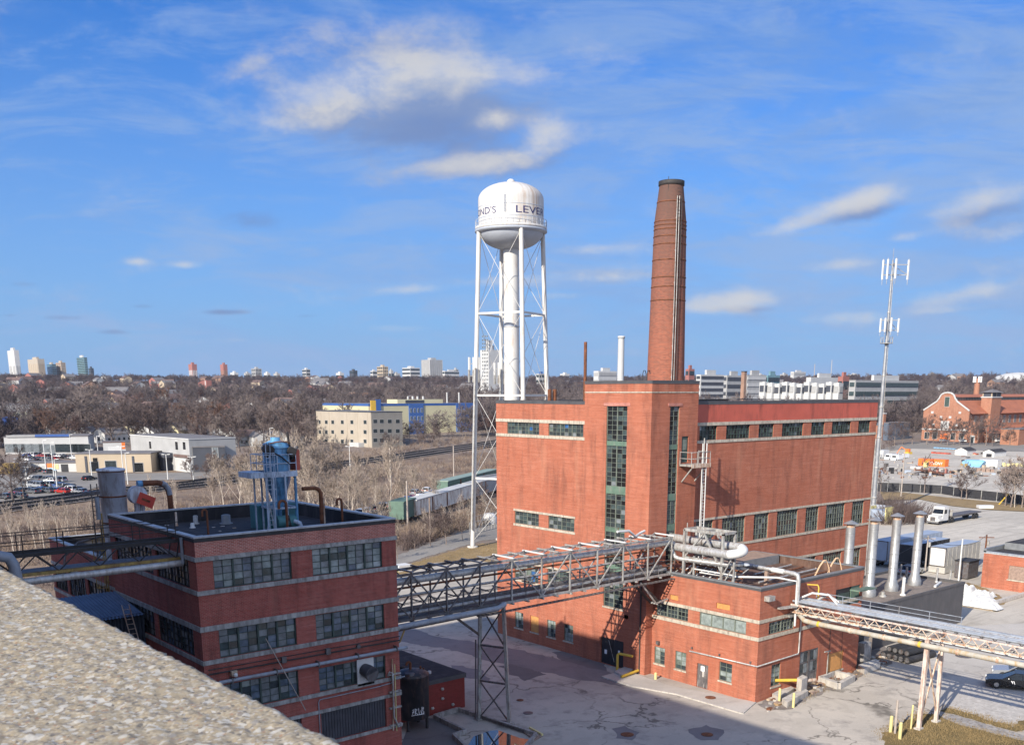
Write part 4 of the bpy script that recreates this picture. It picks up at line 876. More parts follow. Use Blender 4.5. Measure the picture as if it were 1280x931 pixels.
cb = t.nodes.new('ShaderNodeCombineXYZ'); t.links.new(M_(t, 'MULTIPLY', at_.outputs[0], 1.8), cb.inputs[0]); t.links.new(sp.outputs[2], cb.inputs[1])
br = N(t, 'ShaderNodeTexBrick', Scale=1.0); t.links.new(cb.outputs[0], br.inputs['Vector']); br.inputs['Brick Width'].default_value = .3; br.inputs['Row Height'].default_value = .12; br.inputs['Mortar Size'].default_value = .014
for k_, c_k in (('Color1', (.34, .09, .046, 1)), ('Color2', (.21, .056, .031, 1)), ('Mortar', (.24, .15, .11, 1))): br.inputs[k_].default_value = c_k
soot = ramp(t, M_(t, 'ADD', sp.outputs[2], M_(t, 'MULTIPLY', noi(t, pos(t, (1, 1, .3)), .8, 5, .7), 9)), 34, 49, 0, .85)
cl = mixc(t, soot, br.outputs[0], (.085, .055, .045)); sp2 = ramp(t, noi(t, pos(t, (1, 1, 2)), 2.5, 4, .7), .58, .72, 0, .45); cl = mixc(t, sp2, cl, (.10, .05, .04))
t.links.new(cl, b.inputs['Base Color']); b.inputs['Roughness'].default_value = .9
b_ = MB(); b_.lathe((chx, chy, 0), prof, 'chimney_brick', 40); b_.obj('shaft', ch)
def rad(z):
    for (r0, z0), (r1, z1) in zip(prof[:-1], prof[1:]):
        if z0 <= z <= z1: return r0+(r1-r0)*(z-z0)/(z1-z0)
    return prof[4][0]
b_ = MB()
for v in (249, 274, 279, 284, 293, 303, 323, 345, 357, 374):
    z = zc(v); r = rad(z); b_.lathe((chx, chy, z), [(r-.01, -.05), (r+.035, -.05), (r+.035, .05), (r-.01, .05)], 'rust', 40)
b_.obj('steel_hoops', ch)
b_ = MB(); z = zc(224); r = rad(z-.2); b_.lathe((chx, chy, 0), [(r, z-.3), (r+.1, z-.25), (r+.1, z+.15), (r-.2, z+.2)], 'steel_black', 40); b_.obj('cap', ch)
b_ = MB(); ang0 = math.atan2(-chy, -chx)
for da in (.36, .50, .66):
    pts = []
    for z in [23.5+k for k in range(0, int(zc(226)-23))]:
        r = rad(max(z, 23))+.16; a = ang0+da*chr_(36)/rad(max(z, 23)); pts.append((chx+r*math.cos(a), chy+r*math.sin(a), z))
    b_.path(pts, .045, 'steel_grey' if da < .6 else 'steel_black', 6)
    if da == .36: P1 = pts
    if da == .50: P2 = pts
for p, q in zip(P1, P2):
    for k in (0, .33, .66): b_.tube((p[0], p[1], p[2]+k), (q[0], q[1], q[2]+k), .02, 'steel_black', 5)
for p in P1[::3]: b_.beam(p, (p[0]+(chx-p[0])*.12, p[1]+(chy-p[1])*.12, p[2]), .07, .07, 'pipe_white')
b_.obj('ladder', ch)
b_ = MB(); a = ang0-.25; z = zc(235); r = rad(z)+.05; b_.tube((chx+r*math.cos(a), chy+r*math.sin(a), z-1.2), (chx+r*.9*math.cos(a), chy+r*.9*math.sin(a), z+1.2), .03, 'steel_black', 5); b_.obj('lightning_rod', ch)
# ---------------------------------------------------------------- water tower
lb0 = at(592, 683); dist = math.hypot(lb0[0], lb0[1]); cen = np.array([lb0[0], lb0[1], 0])
wc = atd(640.5, 700, dist+1.0); wx, wy = wc[0], wc[1]
k_ = (dist+1)/1225*1.0
dirc = np.array([-wx, -wy])/math.hypot(wx, wy); rgt = np.array([-dirc[1], dirc[0]]); rgt = rgt if rgt@RT[:2] > 0 else -rgt
zz = lambda v: float(atd(640.5, v, dist+1)[2])
wt = thing('water_tower', 'white steel water tower on four legs with lettering round its tank, behind the powerhouse', 'water tower', (wx, wy, 0))
Rk = 38.3*k_
b_ = MB(); n = 9
zdt, zcy, zbt, zbo = zz(228.5), zz(251), zz(289), zz(313)
pr = [(Rk*math.cos(math.pi/2*j/8)*.28+0, 0) for j in range(1)]
dome = [(Rk*math.sin(math.pi/2*j/12), zcy+(zdt-zcy)*math.cos(math.pi/2*j/12)) for j in range(13)]
bowl = [(Rk*math.cos(math.pi/2*j/12), zbt-(zbt-zbo)*math.sin(math.pi/2*j/12)) for j in range(13)]
b_.lathe((wx, wy, 0), dome+[(Rk, zbt)], 'white_tower', 64)
b_.lathe((wx, wy, 0), [(Rk*.1, zdt-.05), (Rk*.12, zdt+.25), (.3, zdt+.5), (0, zdt+.55)], 'white_tower', 20)
tank = b_.obj('tank', wt)
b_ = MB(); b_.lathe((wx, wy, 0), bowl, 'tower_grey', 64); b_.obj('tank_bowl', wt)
def ta(deg, r=Rk):   # angle seen from the camera: 0 = towards camera, + = right
    a = math.radians(deg); q = dirc*math.cos(a)+rgt*math.sin(a); return np.array([wx+q[0]*r, wy+q[1]*r])
m, t, b = nt('tower_stain'); b.inputs['Base Color'].default_value = (.3, .2, .13, 1); b.inputs['Roughness'].default_value = .7
for da, wd, z0, z1 in ((27, 3.2, zbt, zcy+1.4), (33, 1.6, zbt+2.4, zcy+.8), (44, 3.5, zbt+1.2, zcy+1.0), (58, 3.0, zbt+2, zcy+.5), (70, 4, zbt+2.5, zcy+.3)): pass
b_ = MB(); zr = zz(287.5); Rp = 42.2*k_
b_.lathe((wx, wy, 0), [(Rk, zr-.1), (Rp, zr-.1), (Rp, zr+.28), (Rk, zr+.28)], 'white_tower', 64); b_.lathe((wx, wy, 0), [(Rk+.02, zr-.12), (Rp+.03, zr-.13), (Rp+.03, zr-.4), (Rk+.02, zr-.6)], 'tower_grey', 64)
for z in (zr+.75, zr+1.25): b_.path([(*ta(5.625*k, Rp-.05), z) for k in range(65)], .03, 'tower_grey', 5)
for k in range(40): b_.tube((*ta(9*k, Rp-.05), zr+.2), (*ta(9*k, Rp-.05), zr+1.25), .03, 'tower_grey', 5)
b_.obj('balcony', wt)
for z in (zz(261), zz(275)): b_ = MB(); b_.lathe((wx, wy, z), [(Rk-.005, -.05), (Rk+.02, -.04), (Rk+.02, .04), (Rk-.005, .05)], 'tower_grey', 64); b_.obj('weld_seam', wt)
b_ = MB(); zl = zz(312); zg = 0
rt = Rk*1.02; rb = 49.5*k_/math.cos(math.radians(17))
LEG = [-73, 17, 107, 197]   # degrees round the tank, 0 towards the camera
LEG = [-90+17, 17, 90+17, 180+17]
def leg(a, z):
    f = z/zr; r = rb+(rt-rb)*f; return np.array([*ta(a, r), z])
for a in LEG:
    l_ = MB(); l_.tube(leg(a, 0), leg(a, zr+.1), .37, 'white_tower', 16, .35); l_.lathe(leg(a, 0), [(.9, 0), (.9, .25), (.5, .3)], 'concrete', 12); l_.obj('leg', wt)
b_ = MB(); b_.tube((wx, wy, 0), (wx, wy, zbo+.4), 9.2*k_, 'white_tower', 24); b_.lathe((wx, wy, zz(408)), [(9.2*k_, -.1), (9.3*k_+.05, -.1), (9.3*k_+.05, .1), (9.2*k_, .1)], 'tower_grey', 24); b_.obj('riser', wt)
LV = [zz(393), zz(494), zz(596)]
b_ = MB()
for z in LV:
    for i in range(4): b_.beam(leg(LEG[i], z), leg(LEG[(i+1) % 4], z), .28, .3, 'white_tower')
b_.obj('struts', wt)
b_ = MB(); lv = [zr-.6]+LV+[1.0]
for za, zb in zip(lv[:-1], lv[1:]):
    for i in range(4):
        j = (i+1) % 4; b_.tube(leg(LEG[i], za), leg(LEG[j], zb), .04, 'white_tower', 5); b_.tube(leg(LEG[j], za), leg(LEG[i], zb), .04, 'white_tower', 5)
b_.obj('tie_rods', wt)
b_ = MB()
for a, vs_ in ((LEG[0], (455, 470)), (LEG[3], (460, 472))):
    for v in vs_:
        c0 = leg(a, zz(v))
        for d in (-1.1, -.4, .5): b_.box(c0[0]+RT[0]*d-.13, c0[0]+RT[0]*d+.13, c0[1]+RT[1]*d-.13, c0[1]+RT[1]*d+.13, c0[2]-1.0, c0[2]+1.0, 'lamp_white' if v < 462 else 'steel_grey')
        b_.beam(c0-RT*1.2, c0+RT*.7, .08, .08, 'steel_grey')
    b_.tube(leg(a, 3)+np.array([-.5, -.4, 0]), leg(a, zz(460))+np.array([-.5, -.4, 0]), .12, 'steel_grey', 6)
b_.obj('antennas', wt)
b_ = MB()
for d in (-.12, .12): b_.tube((*ta(-10+d*9, Rk+.12), zz(272)), (*ta(-10+d*9, Rk+.12), zz(250)), .035, 'tower_grey', 5)
for k in range(14): b_.tube((*ta(-11, Rk+.12), zz(272)+k*.22), (*ta(-9, Rk+.12), zz(272)+k*.22), .02, 'tower_grey', 4)
b_.obj('tank_ladder', wt)
# weathering streaks run down the right side of the tank (rust stains of their own shape)
m = MATS['white_tower']; t = m.node_tree; b = [n for n in t.nodes if n.type == 'BSDF_PRINCIPLED'][0]
old = b.inputs['Base Color'].links[0].from_socket
gg = t.nodes.new('ShaderNodeNewGeometry'); sp = t.nodes.new('ShaderNodeSeparateXYZ'); t.links.new(gg.outputs['Position'], sp.inputs[0])
an = N(t, 'ShaderNodeMath', operation='ARCTAN2'); t.links.new(M_(t, 'SUBTRACT', sp.outputs[1], wy), an.inputs[0]); t.links.new(M_(t, 'SUBTRACT', sp.outputs[0], wx), an.inputs[1])
cb = t.nodes.new('ShaderNodeCombineXYZ'); t.links.new(M_(t, 'MULTIPLY', an.outputs[0], 9.0), cb.inputs[0]); t.links.new(M_(t, 'MULTIPLY', sp.outputs[2], .05), cb.inputs[1])
nn = noi(t, cb.outputs[0], 1.0, 6, .75); vdot = M_(t, 'ADD', M_(t, 'MULTIPLY', M_(t, 'SUBTRACT', sp.outputs[0], wx), float(rgt[0])), M_(t, 'MULTIPLY', M_(t, 'SUBTRACT', sp.outputs[1], wy), float(rgt[1])))
side = ramp(t, vdot, Rk*.0, Rk*.7); hi_ = ramp(t, sp.outputs[2], zbt, zbt+3.5, .25, 1)
amt = M_(t, 'MULTIPLY', M_(t, 'MULTIPLY', ramp(t, nn, .40, .62), side), hi_)
t.links.new(mixc(t, M_(t, 'MULTIPLY', amt, .85), old, (.34, .235, .155)), b.inputs['Base Color'])
# lettering wrapped round the tank
def letters(text, a0, a1, zc_, h):
    cu = bpy.data.curves.new('lettering', 'FONT'); cu.body = text; cu.size = 1; cu.extrude = .0
    ob = bpy.data.objects.new('lettering', cu); COL.objects.link(ob); bpy.context.view_layer.update()
    me = bpy.data.meshes.new_from_object(ob.evaluated_get(bpy.context.evaluated_depsgraph_get())); bpy.data.objects.remove(ob)
    return me
def wrap(text, a0, a1, z0, h, parent):
    me = letters(text, a0, a1, z0, h); co = [v.co.copy() for v in me.vertices]; xa = min(c.x for c in co); xb = max(c.x for c in co); ya = 0.0; yb = max(c.y for c in co)
    base = parent.matrix_world
    import bmesh
    bm = bmesh.new(); bm.from_mesh(me); bmesh.ops.triangulate(bm, faces=bm.faces)
    bmesh.ops.subdivide_edges(bm, edges=[e for e in bm.edges if e.calc_length() > .1], cuts=3, use_grid_fill=True); bm.to_mesh(me); bm.free()
    for v in me.vertices:
        a = a0+(a1-a0)*(v.co.x-xa)/(xb-xa); p = ta(a, Rk+.03); v.co = (p[0]-wx, p[1]-wy, z0+h*(v.co.y-ya)/(yb-ya))
    me.materials.clear(); me.materials.append(MATS['lettering']); o = bpy.data.objects.new('lettering', me); COL.objects.link(o); o.parent = parent
wrap("POND'S", -92, -26.5, zz(272.5), zz(264)-zz(272.5), wt); wrap("LEVER", 8.5, 76, zz(272.5), zz(264)-zz(272.5), wt); wrap("LEVER", 180, 245, zz(272.5), zz(264)-zz(272.5), wt)
# ================================================================ two storey annex
AX, AY, AX1, AY1, AZ = 64.6, 46.45, 79.95, 58.6, 9.6
an = thing('brick_annex', 'two storey red brick annex with cream stone bands in front of the powerhouse', 'building', (72, 52.5, 0))
aw = [(53.9, 57.55, 5.57, 6.7), (47.72, 52.62, 5.57, 6.7), (56.4, 57.65, 1.12, 2.68), (53.93, 55.18, 1.12, 2.75), (51.44, 52.68, .02, 2.15), (48.93, 50.27, 1.16, 2.79), (55.07, 56.04, 7.25, 7.7), (49.46, 50.9, 7.3, 7.8)]
as_ = [(65.97, 69.55, 5.57, 6.6), (66.67, 67.97, .96, 2.88), (70.7, 73.5, .05, 3.28), (75.16, 77.56, .6, 2.32), (75.6, 79.6, 6.4, 8.1)]
w = MB(); wall(w, (AX, AY, 0), YU, NX, AY1-AY, 0, AZ-.2, [(a-AY, b-AY, c, d) for a, b, c, d in aw], 'brick_orange'); wall(w, (AX, AY, 0), XU, NY, AX1-AX, 0, AZ-.2, [(a-AX, b-AX, c, d) for a, b, c, d in as_], 'brick_orange'); wall(w, (AX1, AY, 0), YU, (1, 0, 0), AY1-AY, 0, AZ-.2, [], 'brick_orange')
w.box(AX+.4, AX1-.4, AY+.4, AY1-.1, 0, 8, 'black_paint')
for a, b, c, d in aw[6:]: w.box(AX+.1, AX+.14, a, b, c, d, 'plywood')
w.obj('wall', an)
r_, c_ = MB(), MB(); parapet(r_, AX, AX1, AY, AY1, 8.9, AZ, .3, 'brick_red', 'brown_roof', c_, 'coping_grey'); r_.obj('roof', an); ring(c_, AX, AX1, AY, AY1, AZ-.2, AZ, .03, 'coping_dark', 'WSE'); c_.obj('coping', an)
for z0_, z1_ in ((6.72, 7.0), (5.25, 5.55)):
    bnd = MB(); ring(bnd, AX, AX1, AY, AY1, z0_, z1_, .06, 'stone_band', 'WS'); bnd.obj('band', an)
window(an, (AX, 0, 0), YU, NX, *aw[0], 9, 3, 'annex', 'window_green', major=3, bar=.04, thick=.06)
window(an, (AX, 0, 0), YU, NX, *aw[1], 4, 1, 'frost', 'window_green', bar=.09, thick=.08, label='frosted green framed window band')
for i in (2, 3, 5): window(an, (AX, 0, 0), YU, NX, *aw[i], 2, 4, 'low', 'window_green', bar=.035, thick=.05, sill='stone_band')
window(an, (0, AY, 0), XU, NY, *as_[0], 8, 3, 'annex', 'window_green', major=4, bar=.04, thick=.06); window(an, (0, AY, 0), XU, NY, *as_[1], 2, 5, 'low', 'window_green', bar=.035, thick=.05, sill='stone_band')
b_ = MB(); b_.box(AX+.08, AX+.13, 51.46, 52.66, .02, 2.13, 'door_grey'); b_.box(AX+.06, AX+.085, 51.9, 52.3, 1.5, 1.95, 'white_mark'); b_.box(AX+.06, AX+.085, 51.95, 52.1, 1.0, 1.5, 'concrete'); b_.obj('door', an)
b_ = MB(); b_.box(70.72, 73.48, AY+.1, AY+.15, .05, 3.26, 'door_grey')
for x in (70.75, 72.05, 72.2, 73.4): b_.box(x-.06, x+.06, AY+.03, AY+.1, .05, 3.26, 'steel_dark')
for z in (.1, 1.2, 2.2, 3.2): b_.box(70.72, 73.48, AY+.05, AY+.1, z-.05, z+.05, 'steel_dark')
for x in (70.85, 71.45, 72.35, 72.9):
    for z in (1.3, 2.3): b_.box(x, x+.48, AY+.07, AY+.1, z, z+.8, random.choice(['glass_dark', 'glass_grey']))
b_.obj('double_door', an)
b_ = MB(); b_.box(75.16, 77.56, AY+.06, AY+.12, .6, 2.32, 'plywood'); b_.box(75.08, 77.64, AY-.06, AY+.1, .45, .6, 'stone_band'); b_.obj('boarded_window', an)
b_ = MB(); b_.box(75.6, 79.6, AY+.18, AY+.2, 6.4, 8.1, 'black_paint'); b_.box(78.2, 79.6, AY+.1, AY+.17, 6.4, 8.1, 'green_bar'); b_.box(76.2, 78, AY+.1, AY+.17, 6.4, 7.6, 'green_paint'); b_.beam((77.2, 45.6, 7.95), (80.6, 45.9, 7.75), .9, .12, 'green_bar'); b_.obj('green_doors', an)
b_ = MB(); b_.path([(AX-.1, 53.5, 3.06), (AX-.1, AY-.1, 3.17), (70.2, AY-.1, 3.25), (70.3, AY-.1, 3.4), (70.3, AY-.12, 7.0)], .065, 'pipe_wrap', 8); b_.obj('wall_pipe', an)
b_ = MB()
for y in (53.2, 50.2, 47.0): b_.box(AX-.14, AX, y, y+.12, 3.3, 3.45, 'steel_dark')
b_.box(AX-.25, AX, 57.0, 57.3, 2.95, 3.25, 'steel_dark'); b_.box(65.1, 65.9, AY-.5, AY, 8.55, 8.95, 'steel_grey'); b_.obj('wall_boxes', an)
b_ = MB(); b_.path([(74.9, AY-.1, .4), (74.9, AY-.1, 2.6), (74.9, AY-.3, 2.75), (74, AY-.3, 2.8)], .06, 'steel_grey', 8); b_.path([(75.0, AY-.1, 2.6), (75.0, AY-.1, 5.2)], .03, 'steel_black', 6); b_.tube((77, AY-.1, .5), (77, AY-.1, 5), .02, 'steel_black', 5); b_.obj('conduit', an)
b_ = MB(); b_.box(AX+.02, 67.5, 58.0, 58.6, AZ+.1, AZ+.12, 'tar_roof')
# roof clutter on annex
sk = MB(); sk.box(70.5, 79.4, 55.2, 58.2, 8.9, 9.75, 'coping_grey', 'board_brown'); tag(sk.obj('roof_duct', loc=(75, 56.7, 8.9)), 'long low grey duct lying across the annex roof below the powerhouse wall', 'duct')
for k in range(4):
    s_ = MB(); x = 70.4+k*.2; s_.tube((67.5+k*1.4, 48.5+k*1.3, 9.12), (78.5, 49+k*1.4, 9.12), .09, ['rust', 'pipe_wrap', 'rust', 'steel_grey'][k], 8); tag(s_.obj('roof_pipe'), ['rusty pipe lying nearest the front edge of the annex roof', 'pale pipe lying second from the front edge of the annex roof', 'rusty pipe lying behind the pale one on the annex roof', 'grey pipe lying rearmost on the annex roof'][k], 'pipe', 'pipes lying on the annex roof')
st = thing('step_over_ladder', 'tan tubular step over ladder straddling the annex roof edge', 'ladder', (75, AY, 9.7))
for y, nme in ((46.9, 'rail'), (45.9, 'rail')): pass
for x0 in (73.6, 75.5):
    s_ = MB()
    for d in (0, .7):
        s_.path([(x0+d*.4, 47.6+d*.3, 8.95), (x0+.4+d*.4, 47.2+d*.3, 10.3), (x0+.6+d*.4, 47.0+d*.3, 10.75), (x0+1.0+d*.4, 47.0+d*.3, 10.75), (x0+1.2+d*.4, 46.9+d*.3, 10.3), (x0+1.5+d*.4, 46.7+d*.3, 8.95)], .045, 'ladder_tan', 6)
    for z in (9.3, 9.7, 10.1): s_.tube((x0+.2, 47.5, z), (x0+.5, 47.7, z), .03, 'ladder_tan', 5)
    s_.obj('frame', st)
# pipe rack on annex roof
rk = thing('pipe_rack', 'pale steel pipe rack frame standing on the front edge of the annex roof', 'pipe rack', (66, 53, 9.2))
b_ = MB(); Xa, Xb = 65.15, 66.75
for x in (Xa, Xb):
    for y in (55.05, 50.9): b_.beam((x, y, 9.0), (x, y, 13.5), .2, .2, 'steel_grey')
    b_.beam((x, 55.05, 13.5), (x, 50.8, 13.5), .2, .25, 'steel_grey'); b_.beam((x, 55.05, 11.1), (x, 50.9, 11.1), .12, .16, 'steel_grey')
    b_.beam((x, 54.95, 11.15), (x, 52.95, 13.4), .14, .14, 'steel_grey'); b_.beam((x, 52.95, 13.4), (x, 51.0, 10.4), .14, .14, 'steel_grey')
for y in (55.05, 53, 50.9):
    b_.beam((Xa, y, 13.5), (Xb, y, 13.5), .18, .2, 'steel_grey'); b_.beam((Xa, y, 11.4), (Xb, y, 11.4), .12, .16, 'steel_grey')
b_.obj('frame', rk)
b_ = MB()
for y in (49.65, 53.9): b_.beam((Xa, y, 9.1), (Xa, y, 11.3), .14, .14, 'steel_grey'); 
b_.beam((Xa, 50.8, 9.2), (Xa, 49.7, 10.9), .1, .1, 'steel_grey'); b_.beam((Xa, 50.9, 9.9), (Xa, 50, 11.4), .1, .1, 'steel_grey'); b_.beam((Xa, 54.6, 9.2), (Xa, 53.9, 10.4), .1, .1, 'steel_grey'); b_.beam((Xa, 53.9, 10.2), (Xa, 49.6, 10.2), .08, .1, 'pipe_white')
b_.obj('braces', rk)
# big U bend insulated pipes
b_ = MB(); ub = [(66.7, 58.0, 12.35), (66.6, 57, 12.35), (66.55, 50.3, 12.35)]
for k in range(1, 10):
    a = math.pi*k/10; ub.append((65.9+.65*math.cos(a), 50.3-.85*math.sin(a), 12.35-.5*(k/10)))
ub += [(65.25, 50.3, 11.85), (65.25, 56.6, 11.85)]
b_.path(ub, .36, 'pipe_wrap', 16)
b_.path(ub[3:13], .385, 'pipe_white', 16)
for y in (51.9, 54): b_.path([(66.56, y, 12.35), (66.56, y+.12, 12.35)], .385, 'steel_dark', 16)
tag(b_.obj('expansion_pipe'), 'fat pale insulated pipe making a white U bend on the rack', 'pipe')
b_ = MB(); b_.path([(65.0, 56.3, 11.6), (65.05, 56.0, 11.0), (65.2, 55.6, 10.85), (65.2, 50.4, 10.9), (66.6, 50.0, 10.9), (68.4, 51.8, 10.45), (69, 51.8, 10.4), (69, 46.4, 10.35), (69, 46.05, 10.25), (69, 45.95, 9.9), (69, 45.95, 7.6)], .19, 'pipe_wrap', 12); b_.path([(69, 48.6, 10.38), (69, 47.4, 10.36)], .22, 'pipe_white', 12); b_.path([(68.4, 51.8, 10.45), (69, 51.8, 10.42), (69, 50.5, 10.41)], .205, 'pipe_blue', 12); b_.box(68.85, 69.15, 48.95, 49.25, 8.9, 10.2, 'board_brown')
tag(b_.obj('roof_pipe'), 'pale insulated pipe crossing the annex roof and turning down its side', 'pipe')
b_ = MB(); b_.path([(65.5, 53.5, 9.9), (65.6, 50.2, 9.95), (68.9, 48.0, 9.8), (68.9, 46.0, 9.75), (68.8, 45.9, 6.0)], .09, 'pipe_white', 8); tag(b_.obj('thin_pipe'), 'thin white pipe running beside the larger one on the annex roof', 'pipe')
b_ = MB()
for k in range(9):
    y = 56.8-k*.8; b_.tube((65.5, y, 9.1+.1*(k % 3)), (67.6, y-.4, 10.4), .06, random.choice(['rust', 'steel_grey', 'pipe_white']), 6); b_.tube((66.0+.2*(k % 3), y, 9.1), (66.0+.2*(k % 3), y, 10.9), .05, random.choice(['rust', 'steel_dark', 'pipe_wrap']), 6)
for z in (9.3, 9.7, 10.3): b_.path([(65.6, 57.8, z), (66.2, 57.2, z), (66.3, 49.6, z+.1)], .08, random.choice(['rust', 'pipe_wrap']), 8)
tag(b_.obj('valve_manifold'), 'tangle of rusty small pipes and valves under the rack on the annex roof', 'pipework')
# ================================================================ dark low block with flues
db = thing('flat_roof_block', 'low dark grey flat roofed block beside the annex carrying four silver flues', 'building', (93, 54, 0))
b_ = MB(); b_.box(79.97, 106, 49.3, 58.62, 0, 4.35, 'dark_grey_wall', 'tan_roof'); b_.obj('wall', db)
b_ = MB(); b_.box(79.97, 106.05, 49.25, 49.45, 4.35, 4.62, 'dark_grey_wall'); b_.box(105.85, 106.05, 49.45, 58.6, 4.35, 4.62, 'dark_grey_wall'); b_.box(79.97, 105.85, 58.4, 58.62, 4.35, 4.62, 'dark_grey_wall'); b_.obj('coping', db)
b_ = MB(); b_.box(79.96, 82.2, 47.2, 49.24, 0, 2.9, 'steel_black'); b_.box(79.97, 80.9, 49.2, 49.4, 0, 4.0, 'steel_black'); b_.obj('lean_to', db)
for i, (x, v, lab) in enumerate(((87.6, 657, 'first silver flue from the left, half hidden behind the annex roof'), (92.0, 652, 'second silver flue from the left, its foot beside the annex wall'), (96.5, 646, 'third silver flue from the left, standing mid roof of the low grey block'), (101.3, 642, 'rightmost silver flue on the low grey block'))):
    z1_ = float(aty(1055+i*34, v, 52.7)[2]); f = thing('flue', lab, 'flue', (x, 52.7, 4.35), 'silver flues on the low grey block')
    b_ = MB(); b_.lathe((x, 52.7, 0), [(.72, 4.36), (.72, 4.9), (.5, 5.5), (.455, 5.55), (.455, z1_-.25)], 'galvanized', 24)
    for z in np.arange(6.8, z1_-.3, 1.5): b_.lathe((x, 52.7, z), [(.455, 0), (.48, .01), (.48, .07), (.455, .08)], 'galvanized', 24)
    b_.obj('shaft', f)
    b_ = MB(); b_.lathe((x, 52.7, z1_), [(.41, -.27), (.41, .1)], 'cream_rust', 16); b_.lathe((x, 52.7, z1_), [(.75, .12), (.1, .44), (0, .46)], 'galvanized', 20); b_.lathe((x, 52.7, z1_), [(0, .1), (.75, .12)], 'steel_dark', 20); b_.obj('rain_cap', f)
for i, (u, v, h, r, mt) in enumerate(((455, 690, 1.9, .17, 'pipe_white'), (480, 580, 1.7, .12, 'steel_grey'), (512, 600, 1.0, .1, 'steel_grey'), (735, 580, 1.6, .12, 'pipe_wrap'), (845, 575, 1.3, .12, 'steel_grey'), (435, 540, 1.5, .08, 'steel_grey'), (290, 700, .5, .2, 'steel_grey'))):
    p = at(1060+u/6.65, 640+v/6.65, 4.36); m = MB(); m.tube((p[0], p[1], 4.36), (p[0], p[1], 4.36+h), r, mt, 10); m.lathe((p[0], p[1], 4.36), [(r*1.9, 0), (r*1.7, .12), (r, .2)], mt, 10)
    tag(m.obj('vent_stub', loc=(p[0], p[1], 4.36)), ['white stub pipe nearest the front edge of the low grey block', 'grey stub pipe between the second and third silver flues', 'short pipe at the foot of the third silver flue', 'pale stub pipe right of the last silver flue', 'grey stub pipe at the right end of the low grey block', 'thin stub pipe behind the third silver flue', 'squat vent cap near the second silver flue'][i], 'vent pipe', 'small vents on the low grey roof')
m = MB(); m.beam((101.5, 50.4, 4.5), (104.3, 51.2, 4.5), .25, .2, 'pipe_white'); tag(m.obj('roof_pipe'), 'white length of pipe lying at the right end of the low grey roof', 'pipe')
# ================================================================ yard pipe bridge
BX0, BX1, BN, BF, BZ0, BZ1 = 34.35, 64.55, 55.95, 58.0, 9.55, 12.75
br_ = thing('pipe_bridge', 'long grey steel truss pipe bridge spanning the yard from the dark block to the annex', 'pipe bridge', (49.5, 57, 9.5))
npan = 10; dxp = (BX1-BX0)/npan
ch_ = MB(); dg = MB()
for y in (BN, BF):
    for z in (BZ0, BZ1):
        ch_.beam((BX0, y, z), (45.4, y, z), .15, .17, 'steel_dark'); ch_.beam((45.4, y, z), (BX1, y, z), .15, .17, 'steel_grey')
    for k in range(npan+1):
        x = BX0+k*dxp; mt = 'steel_dark' if x < 44 else 'steel_grey'
        if k > 0: vt = MB(); vt.beam((x, y, BZ0+.1), (x, y, BZ1-.1), .1, .1, mt); vt.obj('upright', br_)
        if k < npan:
            if x < 43: dg.beam((x, y, BZ0), (x+dxp, y, BZ1), .09, .09, mt); dg.beam((x, y+.01, BZ1), (x+dxp, y+.01, BZ0), .09, .09, mt)
            else:
                a, b = ((BZ0, BZ1) if k % 2 else (BZ1, BZ0)); dg.beam((x, y, a), (x+dxp, y, b), .09, .09, mt)
ch_.obj('chords', br_); dg.obj('diagonals', br_)
b_ = MB()
for k in range(npan*2+1):
    x = BX0+k*dxp/2; mt = 'steel_dark' if x < 44 else 'steel_grey'
    b_.beam((x, BN-.25, BZ1+.16), (x, BF+.2, BZ1+.16), .13, .1, mt if k % 2 else ('steel_grey' if x < 44 else 'pipe_white')); b_.beam((x, BN-.25, BZ0-.14), (x, BF+.2, BZ0-.14), .13, .12, mt)
    if k % 2 == 0 and k < npan*2: b_.beam((x, BN, BZ1+.16), (x+dxp, BF, BZ1+.16), .08, .08, mt)
b_.obj('cross_members', br_)
b_ = MB(); b_.box(BX0, BX1, BN+.15, BF-.15, BZ0-.06, BZ0-.01, 'steel_dark'); b_.obj('deck', br_)
b_ = MB()
for y in (BN+.12, BF-.12):
    for z in (10.2, 10.75): b_.tube((BX0, y, z), (BX1, y, z), .028, 'steel_dark', 5)
for k in range(21): x = BX0+k*(BX1-BX0)/20; b_.tube((x, BN+.12, 9.5), (x, BN+.12, 11.1), .03, 'steel_dark', 5)
b_.obj('handrail', br_)
b_ = MB(); xs = np.linspace(43, BX1, 50)
for y in (BN-.45, BN-.1): b_.beam((43, y, 8.95), (BX1, y, 9.15), .05, .08, 'steel_dark')
for x in xs: b_.beam((x, BN-.45, 8.97+(x-43)*.0093), (x, BN-.1, 8.97+(x-43)*.0093), .06, .06, 'steel_dark')

